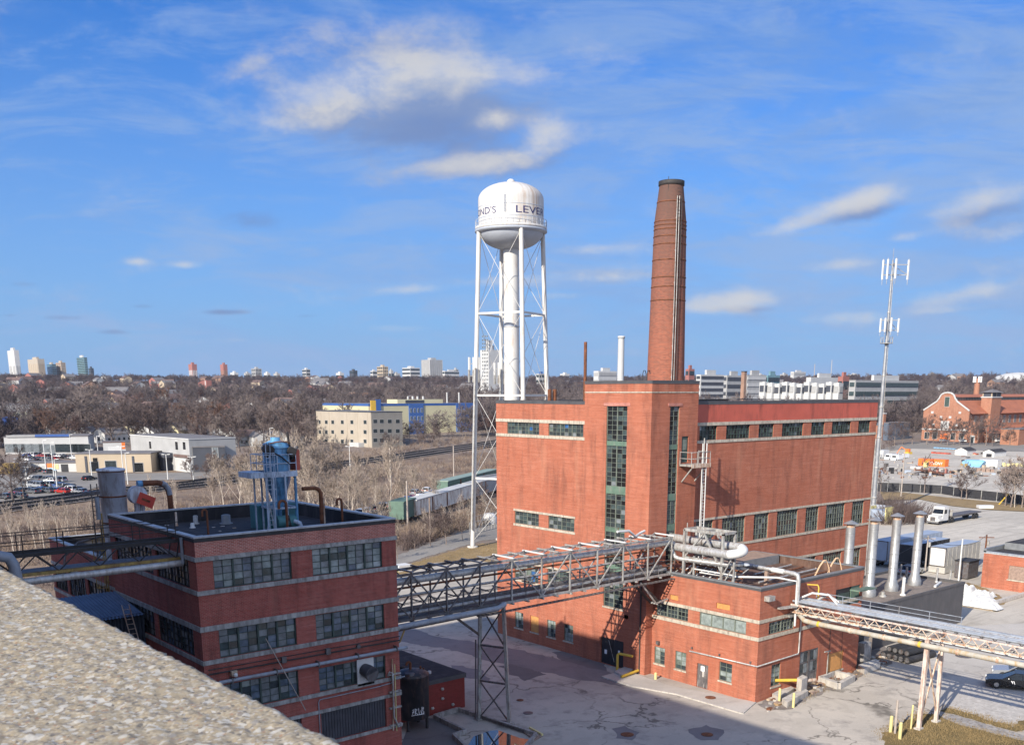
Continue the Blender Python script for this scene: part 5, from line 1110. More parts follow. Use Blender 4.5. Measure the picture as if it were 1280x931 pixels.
for x in np.arange(35.5, 64, 1.5): b_.beam((x, 56.3, 10.58), (x, 57.8, 10.58), .08, .08, 'steel_dark')
b_.obj('cable_tray', br_)
for pts, r, mt, lab in ((([(BX0, 56.35, 12.25), (64.6, 56.35, 12.25), (65.1, 56.35, 12.1), (65.25, 56.2, 11.9)]), .26, 'pipe_wrap', 'fat silver pipe along the top of the yard pipe bridge'),
 ([(BX0, 57.2, 10.0), (64.6, 57.2, 10.0)], .19, 'steel_dark', 'dark pipe low inside the yard pipe bridge'), ([(BX0, 56.6, 9.85), (64.6, 56.6, 9.85)], .14, 'pipe_wrap', 'narrow pale pipe on the deck of the yard pipe bridge'),
 ([(BX0, 57.6, 10.9), (64.6, 57.6, 10.9)], .09, 'pipe_wrap', 'narrow grey pipe at mid height inside the yard pipe bridge'), ([(BX0, 57.5, 11.5), (64.6, 57.5, 11.5)], .08, 'rust', 'thin rusty pipe inside the yard pipe bridge'),
 ([(BX0, 55.6, 9.25), (44.8, 55.6, 9.35), (45.6, 55.8, 9.5)], .2, 'pipe_blue', 'blue grey pipe slung under the near side of the bridge by the dark block'), ([(BX0, 56.0, 8.9), (45.2, 56.0, 9.1)], .1, 'steel_dark', 'dark thin pipe slung under the bridge by the dark block')):
    m = MB(); m.path(pts, r, mt, 14); tag(m.obj('pipe'), lab, 'pipe', 'pipes carried by the yard bridge')
m = MB(); m.path([(34.6, 55.5, 8.95), (35.4, 55.4, 8.1), (36.0, 55.5, 8.25), (36.4, 55.5, 9.0)], .06, 'ladder_yellow', 8); tag(m.obj('hose'), 'looped yellow brown hose hanging under the bridge by the dark block', 'hose')
m = MB(); m.path([(62.8, 57.6, 13.3), (62.2, 57.5, 13.2), (61.2, 57.2, 13.0), (60.2, 57.0, 13.6), (58.8, 57.0, 13.65)], .11, 'pipe_white', 8); m.tube((58.9, 57, 13.7), (58.9, 57, 14.0), .03, 'rust', 5); tag(m.obj('relief_pipe'), 'crooked white relief pipe on top of the bridge near the stair tower', 'pipe')
m = MB()
for y in (56.2, 57.4): m.beam((60.8, y, 9.3), (63.6, y, 6.9), .16, .2, 'steel_black')
m.beam((63.6, 56.2, 6.9), (63.6, 57.4, 6.9), .15, .15, 'steel_grey'); m.beam((60.8, 56.1, 9.2), (62.9, 56.1, 7.1), .1, .12, 'steel_grey'); m.beam((62.9, 56.1, 7.1), (64.4, 56.1, 7.3), .1, .12, 'steel_grey'); m.obj('knee_brace', br_)
# trestle tower
tr = thing('trestle_tower', 'grey cross braced trestle tower standing in the yard under the pipe bridge', 'trestle', (45.4, 56.8, 0))
NB, NT, FB, FT = np.array([45.8, 55.55, 0]), np.array([45.6, 55.95, 9.5]), np.array([44.7, 57.95, 0]), np.array([44.9, 57.9, 9.5])
for a, b in ((NB, NT), (FB, FT)):
    m = MB(); m.beam(a, b, .24, .24, 'steel_grey'); m.box(a[0]-.3, a[0]+.3, a[1]-.3, a[1]+.3, 0, .18, 'concrete_dirty'); m.obj('leg', tr)
m = MB()
L_ = lambda a, b, f: a+(b-a)*f
for f0, f1 in ((.02, .34), (.34, .64), (.64, .97)):
    m.beam(L_(NB, NT, f0), L_(FB, FT, f1), .09, .09, 'steel_dark'); m.beam(L_(FB, FT, f0), L_(NB, NT, f1), .09, .09, 'steel_dark'); m.beam(L_(NB, NT, f1), L_(FB, FT, f1), .14, .14, 'steel_dark')
m.beam(L_(NB, NT, .02), L_(FB, FT, .02), .14, .14, 'steel_dark'); m.obj('braces', tr)
m = MB(); m.beam(L_(FB, FT, .72), (41.2, 57.5, 9.5), .16, .16, 'steel_dark'); m.tube((44.45, 58.05, .1), (44.55, 58.05, 6.5), .06, 'steel_dark', 6); m.obj('strut', tr)
# shed, tank, basin
bs = thing('brick_shed', 'small dark red brick shed with flat black roof at the foot of the dark block', 'shed', (43, 66, 0))
b_ = MB(); b_.box(38.5, 45.85, 61.3, 70.5, 0, 2.55, 'brick_shed'); b_.obj('wall', bs)
b_ = MB(); b_.box(38.4, 45.95, 61.2, 70.6, 2.55, 2.9, 'coping_dark', 'tar_roof'); b_.obj('roof', bs)
b_ = MB(); b_.lathe((42.6, 65.5, 2.9), [(.2, 0), (.2, .15), (.3, .18), (0, .3)], 'steel_black', 12); b_.obj('roof_vent', bs); b_ = MB(); b_.lathe((43.6, 63.0, 2.9), [(.15, 0), (.15, .2), (0, .25)], 'pipe_white', 12); b_.obj('roof_vent', bs)
b_ = MB()
for z, y, x in ((2.0, 61.28, 43.6), (1.2, 61.28, 43.6), (.5, 61.28, 44.6), (.6, 61.28, 42.6)): b_.lathe((x, y-.02, z-.1), [(.1, 0), (.16, .1), (.08, .22)], 'concrete', 8)
b_.obj('wall_fittings', bs)
tk = thing('storage_tank', 'black rusty upright storage tank with white graffiti beside the brick shed', 'tank', (39.9, 59.9, 0))
TXc, TYc, TR = 39.85, 59.95, 1.28
b_ = MB(); b_.lathe((TXc, TYc, 0), [(.2, .75), (TR*.8, .8), (TR, .95), (TR, 4.15), (TR+.03, 4.16), (TR+.03, 4.26), (TR*.8, 4.45), (TR*.35, 4.62), (0, 4.66)], 'tank_black', 32); b_.obj('shell', tk)
for a in (.6, 2.2, 3.8, 5.3):
    x, y = TXc+TR*.9*math.cos(a), TYc+TR*.9*math.sin(a); m = MB(); m.beam((x, y, 0), (x, y, 1.1), .16, .16, 'steel_black'); m.obj('leg', tk)
b_ = MB(); b_.path([(TXc-.1, TYc, 4.6), (TXc-.1, TYc, 5.1), (TXc-.25, TYc-.05, 5.25), (TXc-.42, TYc-.05, 5.2), (TXc-.5, TYc-.05, 5.0)], .1, 'rust', 8); b_.lathe((TXc-.55, TYc-.6, 4.35), [(.38, 0), (.38, .15), (.3, .2), (0, .2)], 'steel_dark', 14); b_.tube((TXc+.75, TYc-.1, 4.3), (TXc+.75, TYc-.1, 4.75), .08, 'rust', 8); b_.tube((TXc+.95, TYc-.2, 4.2), (TXc+.95, TYc-.2, 4.6), .06, 'rust', 8); b_.obj('fittings', tk)
b_ = MB(); gth = math.atan2(-TYc, -TXc)+.30
def gp(s, z): a = gth+s/TR; return (TXc+(TR+.012)*math.cos(a), TYc+(TR+.012)*math.sin(a), z)
for st_ in ([(-.42, 1.75), (-.3, 1.85), (-.33, 1.62), (-.42, 1.45)], [(-.42, 1.62), (-.28, 1.62)], [(-.2, 1.88), (-.2, 1.4)], [(-.2, 1.85), (-.04, 1.8), (-.2, 1.62), (0, 1.4)], [(.06, 1.9), (.1, 1.42), (.22, 1.7), (.3, 1.42), (.36, 1.95)], [(.4, 1.8), (.5, 1.9), (.42, 1.62), (.55, 1.5), (.42, 1.42)], [(-.48, 1.33), (.1, 1.38), (.55, 1.36)]):
    b_.path([gp(s, z) for s, z in st_], .03, 'white_mark', 5)
b_.obj('graffiti', tk)
ba = thing('concrete_basin', 'low concrete walled basin holding a shallow puddle below the trestle tower', 'basin', (44, 55, 0))
pa = [at(u, v) for u, v in ((543, 898), (573, 889), (670, 921), (650, 945), (590, 945), (567, 922), (582, 917))]
b_ = MB()
for p, q in zip(pa, pa[1:]+pa[:1]): b_.beam((p[0], p[1], .2), (q[0], q[1], .2), .22, .36, 'concrete_dirty')
b_.obj('kerb', ba)
sheet('basin_floor', [p[:2] for p in pa], .03, 'yard')
pu = [at(u, v, .04) for u, v in ((585, 931), (592, 920), (612, 913), (622, 912), (633, 916), (650, 922), (664, 924), (648, 942), (590, 942))]
b_ = MB(); b_.face([(p[0], p[1], .05) for p in pu], 'puddle'); struct(b_.obj('water'))
sheet('dark_pit', [p[:2] for p in [at(u, v) for u, v in ((500, 935), (515, 895), (543, 898), (582, 917), (567, 922), (590, 945))]], .025, 'asphalt_dark')
m = MB(); p = [at(u, v) for u, v in ((655, 917), (664, 913), (677, 921), (668, 926))]; m.prism([q[:2] for q in p], .03, .16, 'board_brown'); q0, q1 = at(662, 912), at(678, 921); m.beam((q0[0], q0[1], .2), (q1[0], q1[1], .2), .15, .15, 'pale_yellow'); tag(m.obj('drain_cover'), 'brown drain cover with a yellow edge at the corner of the basin', 'drain cover')
m = MB(); a0, b0 = at(598, 898), at(664, 922); m.beam((a0[0], a0[1]+.9, .22), (b0[0]+.2, b0[1]+1.0, .22), .16, .2, 'steel_dark'); tag(m.obj('beam'), 'dark steel beam lying along the basin by the trestle feet', 'beam')
# ================================================================ right pipe bridge
rb_ = thing('rusty_pipe_bridge', 'cream and rust latticed pipe bridge running from the annex off to the right', 'pipe bridge', (70, 30, 7))
YA, YB = 46.3, 4.0; cmb, lmb = MB(), MB()
for x in (68.65, 71.2):
    for z in (7.2, 7.82): cmb.beam((x, YA, z), (x, YB, z), .1, .12, 'cream_rust' if z < 7.5 else 'pink_steel')
    k = 0; y = YA
    while y > YB:
        lmb.beam((x, y, 7.25 if k % 2 else 7.78), (x, y-.48, 7.78 if k % 2 else 7.25), .055, .055, 'cream_rust'); y -= .48; k += 1
y = YA-.6; k = 0
while y > YB:
    lmb.beam((68.65, y, 7.2), (71.2, y, 7.2), .08, .08, 'pink_steel'); lmb.beam((68.65, y, 7.86), (71.2, y, 7.86), .08, .08, 'steel_grey'); y -= 1.9
cmb.obj('chords', rb_); lmb.obj('lattice', rb_)
b_ = MB()
for z in (8.25, 8.6): b_.tube((71.25, 45.6, z), (71.25, 33, z), .03, 'pipe_blue', 5)
for k in range(6): b_.tube((71.25, 45.6-k*2.5, 7.8), (71.25, 45.6-k*2.5, 8.6), .03, 'pipe_blue', 5)
b_.obj('handrail', rb_)
for (x, z, r, mt, lab) in ((69.0, 8.05, .1, 'pipe_blue', 'pale blue pipe nearest the edge on the rusty bridge'), (69.45, 8.05, .13, 'pipe_blue', 'second pale blue pipe from the near edge of the rusty bridge'), (69.95, 8.05, .1, 'pipe_wrap', 'middle pale pipe on the rusty bridge'), (70.4, 8.05, .14, 'pipe_blue', 'second pale blue pipe from the far edge of the rusty bridge'), (70.85, 8.02, .09, 'pipe_wrap', 'thin pale pipe along the far edge of the rusty bridge')):
    m = MB(); m.path([(x, 46.35, z+.0), (x, 44, z), (x, YB, z)], r, mt, 10); tag(m.obj('pipe'), lab, 'pipe', 'pipes laid on the rusty bridge')
m = MB(); m.path([(69.2, 46.2, 7.4), (68.95, 45.6, 7.0), (68.5, 44.8, 6.7), (68.45, 44, 6.66), (68.45, YB, 6.66)], .2, 'yellow_pipe', 14)
for k in range(14): m.path([(68.45, 43.5-k*2.9, 6.66), (68.45, 43.3-k*2.9, 6.66)], .24, 'cream_rust' if k % 3 else 'yellow', 12)
tag(m.obj('pipe'), 'fat cream and yellow pipe slung below the near side of the rusty bridge', 'pipe')
m = MB(); m.path([(69.5, 46.2, 6.9), (69.5, 44, 6.85), (69.5, YB, 6.85)], .1, 'pipe_white', 10); m.path([(70.6, 46.2, 6.9), (70.6, YB, 6.9)], .08, 'steel_grey', 8); tag(m.obj('pipe'), 'thin white pipe hung under the rusty bridge', 'pipe')
m = MB(); m.beam((66.9, 46.3, 7.7), (71.6, 45.2, 7.75), .5, .12, 'steel_grey'); m.beam((68.5, 46.3, 6.8), (70.9, 46.3, 6.8), .14, .2, 'steel_grey'); m.path([(70.9, 46.3, 9.2), (70.9, 45.3, 9.3), (70.9, 45.2, 9.1), (70.9, 45.2, 7.9)], .06, 'yellow', 6); m.path([(69.7, 46.2, 8.2), (70.0, 45.2, 8.75), (70.3, 43.8, 8.75), (70.3, 43, 8.1)], .09, 'pipe_white', 8); m.path([(70.5, 45.0, 8.1), (70.7, 44.2, 8.7), (70.9, 43.2, 8.15)], .12, 'pipe_wrap', 8); m.obj('bracket', rb_)
A = (np.array([68.75, 34.35, 0]), np.array([68.75, 34.3, 7.15])); B = (np.array([71.4, 34.35, 0]), np.array([71.1, 34.3, 7.15]))
sp_ = thing('bridge_trestle', 'cream and rust braced two legged trestle holding the rusty bridge over the grass', 'trestle', (70, 34.3, 0))
for a, b in (A, B): m = MB(); m.beam(a, b, .26, .3, 'pink_steel'); m.box(a[0]-.3, a[0]+.3, a[1]-.25, a[1]+.25, 0, .15, 'concrete'); m.obj('leg', sp_)
m = MB(); m.beam(A[0]+(0, 0, .6), B[1]-(0, 0, .6), .1, .1, 'cream_rust'); m.beam(B[0]+(0, 0, .6), A[1]-(0, 0, .6), .1, .1, 'cream_rust'); m.beam(A[1]-(.2, 0, 0), B[1]+(.2, 0, 0), .2, .22, 'pink_steel'); m.beam(A[1]-(.0, 0, .9), B[1]-(-.05, 0, .9), .12, .12, 'pink_steel'); m.obj('braces', sp_)
# ================================================================ yard clutter
def bollard(u, v, h, r, mt, lab, name='bollard', lean=(0, 0)):
    p = at(u, v); m = MB(); m.tube((p[0], p[1], 0), (p[0]+lean[0], p[1]+lean[1], h), r, mt, 14); m.lathe((p[0]+lean[0], p[1]+lean[1], h), [(r, 0), (r*.7, r*.5), (0, r*.7)], mt, 14); tag(m.obj(name, loc=(p[0], p[1], 0)), lab, name.replace('_', ' '), 'posts around the yard')
bollard(1113, 915, 1.25, .13, 'pale_yellow', 'yellow bollard left of the dark post on the grass verge')
bollard(1124.5, 923.5, 1.25, .13, 'pale_yellow', 'yellow bollard nearest the camera on the grass verge')
bollard(1138.5, 911, 1.9, .07, 'pale_yellow', 'thin tall yellow post left of the cream trestle legs')
bollard(1118.5, 916.5, 2.6, .09, 'wood_pole', 'dark wooden post between the yellow bollards on the verge', 'post')
bollard(974, 878, 1.2, .11, 'pale_yellow', 'yellow bollard by the concrete rubble at the annex corner')
bollard(991.5, 884, 1.2, .11, 'pale_yellow', 'yellow bollard by the roadside in front of the concrete rubble')
bollard(819.5, 848.5, .55, .13, 'pale_yellow', 'short yellow stump on the pavement beside the annex drainpipe')
m = MB(); p = at(771.5, 838.5); m.path([(p[0], p[1], .05), (p[0], p[1], 1.55), (p[0]+.05, p[1]-.12, 1.7), (p[0]+.3, p[1]-1.6, 1.7)], .12, 'yellow', 10); tag(m.obj('guard_rail'), 'bent yellow pipe guard beside the black double door', 'guard rail')
m = MB(); p, q = at(777, 848.5), at(802, 840.5); m.tube((p[0], p[1], .24), (q[0], q[1], .34), .13, 'yellow', 10); tag(m.obj('guard_rail'), 'fallen yellow pipe lying on the pavement by the annex', 'guard rail')
m = MB(); a = at(788, 842); m.prism([(x, y) for x, y, _ in (at(768, 842), at(781, 836), at(792, 839), at(779, 848))], .1, .28, 'concrete'); tag(m.obj('concrete_step'), 'low worn concrete step by the black double door', 'step')
def slab(poly, z, h, mt, lab, name='concrete_block'):
    m = MB(); m.prism([tuple(at(u, v)[:2]) for u, v in poly], z, z+h, mt); tag(m.obj(name), lab, 'concrete block', 'concrete blocks by the annex')
slab([(965, 873), (985, 862), (993, 866), (973, 878)], .02, .45, 'concrete', 'concrete block nearest the annex corner')
slab([(977, 880), (1003, 866), (1010, 870), (984, 885)], .02, .5, 'concrete', 'long concrete block beside the yellow bollard')
slab([(995, 868), (1002, 864), (1008, 867), (1001, 871)], .02, 1.5, 'concrete', 'upright concrete stub with a yellow pipe stuck through it')
slab([(1072, 838), (1094, 830), (1100, 835), (1080, 843)], .02, .55, 'concrete', 'weathered concrete block by the bundle of black pipes')
p = at(1000, 868); m = MB(); m.tube((p[0]-1.9, p[1]+1.3, 1.35), (p[0]-.1, p[1]+.3, 1.25), .14, 'yellow', 10); m.path([(p[0]+.3, p[1]+.1, 1.15), (p[0]+1.9, p[1]-.2, 1.0)], .16, 'cream_rust', 8); tag(m.obj('guard_rail'), 'yellow pipe projecting from the upright concrete stub', 'guard rail')
m = MB(); fr = [at(u, v) for u, v in ((1025, 853), (1042, 845), (1066, 851), (1048, 861))]
for p, q in zip(fr, fr[1:]+fr[:1]): m.beam((p[0], p[1], .3), (q[0], q[1], .3), .4, .55, 'concrete')
tag(m.obj('kerb_square'), 'square open concrete kerb lying by the annex double door', 'concrete kerb')
rub = MB()
for k in range(220):
    u, v = random.uniform(958, 1110), 0; v = 884-(u-958)*.40+random.uniform(-9, 7); p = at(u, v); s = random.uniform(.06, .26); rub.box(p[0]-s, p[0]+s, p[1]-s*.7, p[1]+s*.7, 0, s*.8, random.choice(['concrete', 'concrete_dirty', 'board_brown', 'rust', 'wood_box', 'weeds']))
struct(rub.obj('rubble'), 'stuff')
bu = thing('pipe_bundle', 'bundle of black plastic pipes lying by the dark wall', 'pipe bundle', (88, 45.8, 0))
for i in range(9):
    r = .33 if i < 5 else .3; row = 0 if i < 5 else 1; yy = 44.4+.66*(i if i < 5 else i-4.5); m = MB(); m.tube((85.3+.1*i, yy, .35+row*.55), (89.6+.15*i, yy-.4, .35+row*.55), r, 'rubber' if i % 3 else 'steel_black', 14); m.tube((85.27+.1*i, yy, .35+row*.55), (85.32+.1*i, yy, .35+row*.55), r*.7, 'steel_dark', 14); m.obj('pipe', bu)
m = MB(); m.box(82.6, 84.4, 47.6, 49.1, 0, 2.2, 'wood_box'); tag(m.obj('crate', loc=(83.5, 48.3, 0)), 'tall pale wooden crate against the dark wall by the black pipes', 'crate')
m = MB(); m.box(81.0, 82.2, 46.4, 47.1, 0, 2.3, 'concrete_dirty'); tag(m.obj('crate', loc=(81.6, 46.7, 0)), 'grey upright panel crate at the right corner of the annex', 'crate')
for (u, v, r, lab) in ((888, 873, .45, 'round rusty manhole cover on the pavement by the annex'), (650, 875, .3, 'small red manhole cover on the shaded yard'), (660, 891, .4, 'dark manhole cover on the shaded yard by the basin'), (1205, 820, .8, 'dark round manhole cover on the concrete road beyond the trestle'), (784, 918, .5, 'rusty square cover in the dark asphalt patch'), (884, 918, .45, 'small rusty cover in the asphalt patch near the shadow edge')):
    p = at(u, v); m = MB(); z = .115 if u == 888 else .03; m.lathe((p[0], p[1], z), [(r, 0), (r, .02), (r*.9, .03), (0, .03)], 'rust' if 'rust' in lab or 'red' in lab else 'steel_dark', 20); tag(m.obj('manhole_cover', loc=(p[0], p[1], z)), lab, 'manhole cover')
# ================================================================ vehicles (built at the origin, +X forward)
def profile_body(prof_lo, prof_hi, w_lo, w_hi, mat, m):
    """car body: lower hull polygon extruded full width"""
    n = len(prof_lo); V = [(x, -w_lo/2, z) for x, z in prof_lo]+[(x, w_lo/2, z) for x, z in prof_lo]
    m.add(V, [(i, (i+1) % n, n+(i+1) % n, n+i) for i in range(n)]+[tuple(range(n))[::-1], tuple(range(n, 2*n))], mat)
def make_car(label, suv=False, mat='car_silver', detailed=False):
    t = thing('parked_car', label, 'car', (0, 0, 0)); m = MB()
    L, Wd = 4.6, 1.82; hr = 1.72 if suv else 1.45; belt = 1.0 if suv else .9
    lo = [(-2.3, .35), (-2.3, .75), (-2.22, belt), (.85 if not suv else .95, belt), (2.0, .8), (2.28, .68), (2.3, .35)]
    profile_body(lo, None, Wd, Wd, mat, m)
    rf = [(-1.55 if not suv else -2.0, hr-.03), (.05, hr)]
    bz = [(-2.1 if not suv else -2.2, belt), (.95, belt)]
    wt_, wb = Wd*.76, Wd*.96
    R = [(rf[0][0], -wt_/2, hr-.03), (rf[1][0], -wt_/2, hr), (rf[1][0], wt_/2, hr), (rf[0][0], wt_/2, hr-.03)]
    m.add(R, [(0, 1, 2, 3)], mat); R2 = [(x, y*.98, z-.06) for x, y, z in R]
    for i in range(4): m.face([R[i], R[(i+1) % 4], R2[(i+1) % 4], R2[i]], mat)
    for s in (-1, 1):
        for xa, xb in ((rf[0][0], bz[0][0]), (-.55, -.6), (rf[1][0], bz[1][0])): m.beam((xa, s*wt_/2, hr-.04), (xb, s*wb/2, belt), .09, .07, mat)
        m.box(.35, .5, s*(Wd/2+.02)-.1, s*(Wd/2+.02)+.1, belt, belt+.14, mat)
    m.obj('body', t)
    g = MB(); B = [(bz[0][0], -wb/2+.02, belt), (bz[1][0], -wb/2+.02, belt), (bz[1][0], wb/2-.02, belt), (bz[0][0], wb/2-.02, belt)]; T = [(x, y*.97, z-.05) for x, y, z in R]
    g.add(B+T, [(0, 1, 5, 4), (1, 2, 6, 5), (2, 3, 7, 6), (3, 0, 4, 7)], 'glass_black'); g.obj('windows', t)
    for x in (-1.42, 1.42):
        for s in (-1, 1):
            y = s*(Wd/2-.1); w = MB(); w.path([(x, y-.11, .34), (x, y+.11, .34)], .34, 'rubber', 18); wo_ = w.obj('wheel', t)
            w = MB(); w.path([(x, y+s*.1, .34), (x, y+s*.125, .34)], .2, 'chrome', 12); w.obj('rim', wo_)
    for s in (-1, 1):
        w = MB(); w.box(2.2, 2.31, s*.62-.2, s*.62+.2, .6, .74, 'lamp_white'); w.obj('headlight', t); w = MB(); w.box(-2.33, -2.26, s*.66-.16, s*.66+.16, .72, .9, 'red_sign'); w.obj('tail_light', t)
    return t
car0 = make_car('silver saloon car parked in the left dealer lot', False); suv0 = make_car('white van like car parked in the left dealer lot', True, 'car_white')
used = [False, False]; CM = ['car_white']*4+['car_silver']*3+['car_black']*3+['car_grey']*3+['car_blue']*2+['car_red']
CN = dict(car_white='white', car_silver='silver', car_black='black', car_grey='dark grey', car_blue='blue', car_red='red')
def park(u, v, rot, where, group, kind=None, mat=None, p=None):
    k = kind if kind is not None else random.choice((0, 0, 1)); mat = mat or random.choice(CM); p = hit(u, v) if p is None else p
    src = (car0, suv0)[k]; lab = CN[mat]+(' saloon car ' if k == 0 else ' tall car ')+where
    return dup(src, (p[0], p[1], p[2]+.03), rot, lab, group, None, mat)
# cars
rails_dir = math.atan2(rl[3][1]-rl[2][1], rl[3][0]-rl[2][0])
for row, (u0, u1, v0, v1, n, wh_) in enumerate(((38, 78, 601, 604, 7, 'in the back row of the left gravel lot'), (30, 90, 609, 611, 9, 'in the middle row of the left gravel lot'), (20, 100, 617, 616, 9, 'in the front row of the left gravel lot by the railway'), (2, 30, 624, 622, 3, 'at the far left of the gravel lot by the railway'))):
    for k in range(n):
        f = (k+.5)/n; park(u0+(u1-u0)*f+random.uniform(-1, 1), v0+(v1-v0)*f+random.uniform(-.8, .8), rails_dir+1.4+random.uniform(-.1, .1), wh_, 'cars in the left gravel lot')
for (u0, u1, v, n, wh_) in ((22, 70, 576, 7, 'in front of the white blue banded dealership'), (72, 100, 573.5, 5, 'at the right end of the white dealership'), (30, 68, 572, 6, 'close to the wall of the white dealership')):
    for k in range(n): park(u0+(u1-u0)*(k+.5)/n, v+random.uniform(-.6, .6), rails_dir+1.5, wh_, 'cars at the white dealership')
park(112, 601, rails_dir, 'alone on the gravel beside the silo', 'cars in the left gravel lot', 0, 'car_black'); park(48, 591, rails_dir, 'by the low shop with the open door', 'cars by the low shops', 1, 'car_black'); park(62, 592, rails_dir, 'by the low shop with the open door', 'cars by the low shops', 0, 'car_grey')
for k in range(15):
    f = k/14; park(445+115*f, 648-32*f+random.uniform(-1.5, 1), .6+random.uniform(-.1, .1), 'in the strip lot among the brush below the railway', 'cars in the strip lot by the brush')
for u, v, mt in ((577, 611, 'car_white'), (583, 610, 'car_white'), (556, 620, 'car_black'), (535, 616, 'car_white'), (520, 619, 'car_silver')): park(u, v, .6, 'in the strip lot near the water tower leg', 'cars in the strip lot by the brush', None, mt)
park(613, 607, .2, 'just left of the powerhouse corner by the brush', 'cars in the strip lot by the brush', 1, 'car_white')
for u, v, mt, k, lab in ((1205, 553.5, 'car_white', 0, 'parked in front of the gabled brick hall'), (1242, 553, 'car_white', 1, 'parked at the side of the gabled brick hall'), (1251, 553.5, 'car_white', 1, 'parked at the side of the gabled brick hall'), (1259, 553, 'car_black', 1, 'parked at the side of the gabled brick hall'), (1180, 553, 'car_silver', 0, 'parked left in front of the gabled brick hall')): park(u, v, -1.0, lab, 'cars by the brick hall', k, mt)
blk = park(0, 0, math.radians(116), 'with white door marking at the right edge of the road', 'cars at the right edge', 0, 'car_black', np.array([85.2, 34.4, .016])); 
blk['label'] = 'black saloon car with white marks on its door at the right edge of the photo'
m = MB(); m.path([(.15, .93, .55), (.3, .935, .8)], .035, 'white_mark', 5); m.path([(.0, .93, .5), (.1, .935, .78), (.22, .93, .72)], .03, 'white_mark', 5)
o = m.obj('door_marking'); o.parent = blk
slv = park(0, 0, math.radians(116), 'parked beyond the black car', 'cars at the right edge', 0, 'car_silver', np.array([88.4, 35.3, .016])); slv['label'] = 'silver saloon car parked just beyond the black car at the right edge'
# park the two prototypes among the others
for o, (u, v) in ((car0, (100, 617)), (suv0, (95, 575))):
    p = hit(u, v); o.location = (p[0], p[1], p[2]+.03); o.rotation_euler = (0, 0, rails_dir+1.4)
car0['label'] = 'silver saloon car at the right end of the front row in the left gravel lot'; car0['group'] = 'cars in the left gravel lot'; suv0['label'] = 'white tall car at the far right of the dealership cars'; suv0['group'] = 'cars at the white dealership'
# white flatbed truck
tk_ = thing('flatbed_truck', 'white cab truck with empty dark flatbed trailer alone on the gravel lot', 'truck', (183, 92.6, 0))
def tb(m, x0, x1, y0, y1, z0, z1, mt): m.box(183+x0, 183+x1, 92.6+y0, 92.6+y1, z0, z1, mt)
m = MB(); tb(m, 0, 1.7, -1.0, 1.0, .6, 1.65, 'trailer_white'); m.prism([(183.1, 91.65), (184.7, 91.5), (184.7, 93.7), (183.1, 93.55)], 1.65, 1.8, 'trailer_white'); tb(m, 1.7, 3.9, -1.15, 1.15, .7, 2.0, 'trailer_white'); tb(m, 2.1, 3.9, -1.1, 1.1, 2.0, 3.0, 'trailer_white'); m.prism([(185.05, 91.5), (186.9, 91.5), (186.9, 93.7), (185.05, 93.7)], 3.0, 3.35, 'trailer_white')
for s in (-1, 1): tb(m, .1, 1.5, s*1.1-.15, s*1.1+.15, .75, 1.15, 'trailer_white')
m.obj('cab', tk_)
m = MB(); V = [(184.7, 91.6, 2.0), (184.7, 93.6, 2.0), (185.08, 93.55, 2.85), (185.08, 91.65, 2.85)]; m.face(V, 'glass_black'); tb(m, 2.2, 3.2, -1.13, -1.1, 2.0, 2.8, 'glass_black'); tb(m, 2.2, 3.2, 1.1, 1.13, 2.0, 2.8, 'glass_black'); m.obj('windscreen', tk_)
m = MB(); tb(m, -.05, 0, -.5, .5, .75, 1.5, 'steel_dark'); m.obj('grille', tk_)
for s in (-.85, .85): m = MB(); tb(m, -.04, .02, s-.2, s+.2, .8, 1.05, 'lamp_white'); m.obj('headlight', tk_)
m = MB(); tb(m, -.15, .1, -1.2, 1.2, .4, .7, 'chrome'); m.obj('bumper', tk_)
m = MB(); tb(m, 3.9, 17.5, -.5, .5, .85, 1.15, 'steel_black'); tb(m, 5.2, 17.5, -1.25, 1.25, 1.15, 1.4, 'steel_dark'); tb(m, 5.2, 5.3, -1.25, 1.25, 1.4, 2.6, 'steel_grey'); m.obj('flatbed', tk_)
for x in (.9, 4.6, 5.9, 14.9, 16.2):
    for s in (-1, 1): m = MB(); m.path([(183+x, 92.6+s*.8, .5), (183+x, 92.6+s*1.15, .5)], .5, 'rubber', 16); m.obj('wheel', tk_)
# trailers
def trailer(x0, x1, y0, y1, z1, side, rear, lab, roofm=None, wheels=True):
    t = thing('box_trailer', lab, 'trailer', ((x0+x1)/2, (y0+y1)/2, 0)); m = MB(); m.box(x0, x1, y0, y1, 1.05 if wheels else .1, z1, side, roofm or side)
    for x in np.arange(x0+.6, x1, 1.2): m.box(x, x+.06, y0-.03, y0, 1.1, z1-.1, side)
    m.obj('body', t); m = MB(); m.box(x0-.06, x0, y0+.12, y1-.12, 1.15, z1-.15, rear); m.box(x0-.1, x0-.01, y0, y0+.1, 1.05, z1, 'steel_dark'); m.box(x0-.1, x0-.01, y1-.1, y1, 1.05, z1, 'steel_dark'); m.box(x0-.1, x0-.01, y0, y1, z1-.12, z1, 'steel_dark'); m.box(x0-.1, x0, y0, y1, 1.0, 1.12, 'steel_dark'); m.obj('rear_doors', t)
    if wheels:
        for x in (x0+1.6, x0+2.8):
            for y in (y0+.2, y1-.2): m = MB(); m.path([(x, y-.15, .5), (x, y+.15, .5)], .5, 'rubber', 14); m.obj('wheel', t)
        m = MB(); m.box(x1-2.5, x1-2.3, y0+.3, y0+.5, 0, 1.05, 'steel_dark'); m.box(x1-2.5, x1-2.3, y1-.5, y1-.3, 0, 1.05, 'steel_dark'); m.obj('landing_legs', t)
    return t
trailer(131.2, 147.2, 72.7, 75.2, 4.0, 'trailer_blue', 'trailer_blue', 'long pale blue box trailer leftmost behind the silver flues', 'trailer_blue')
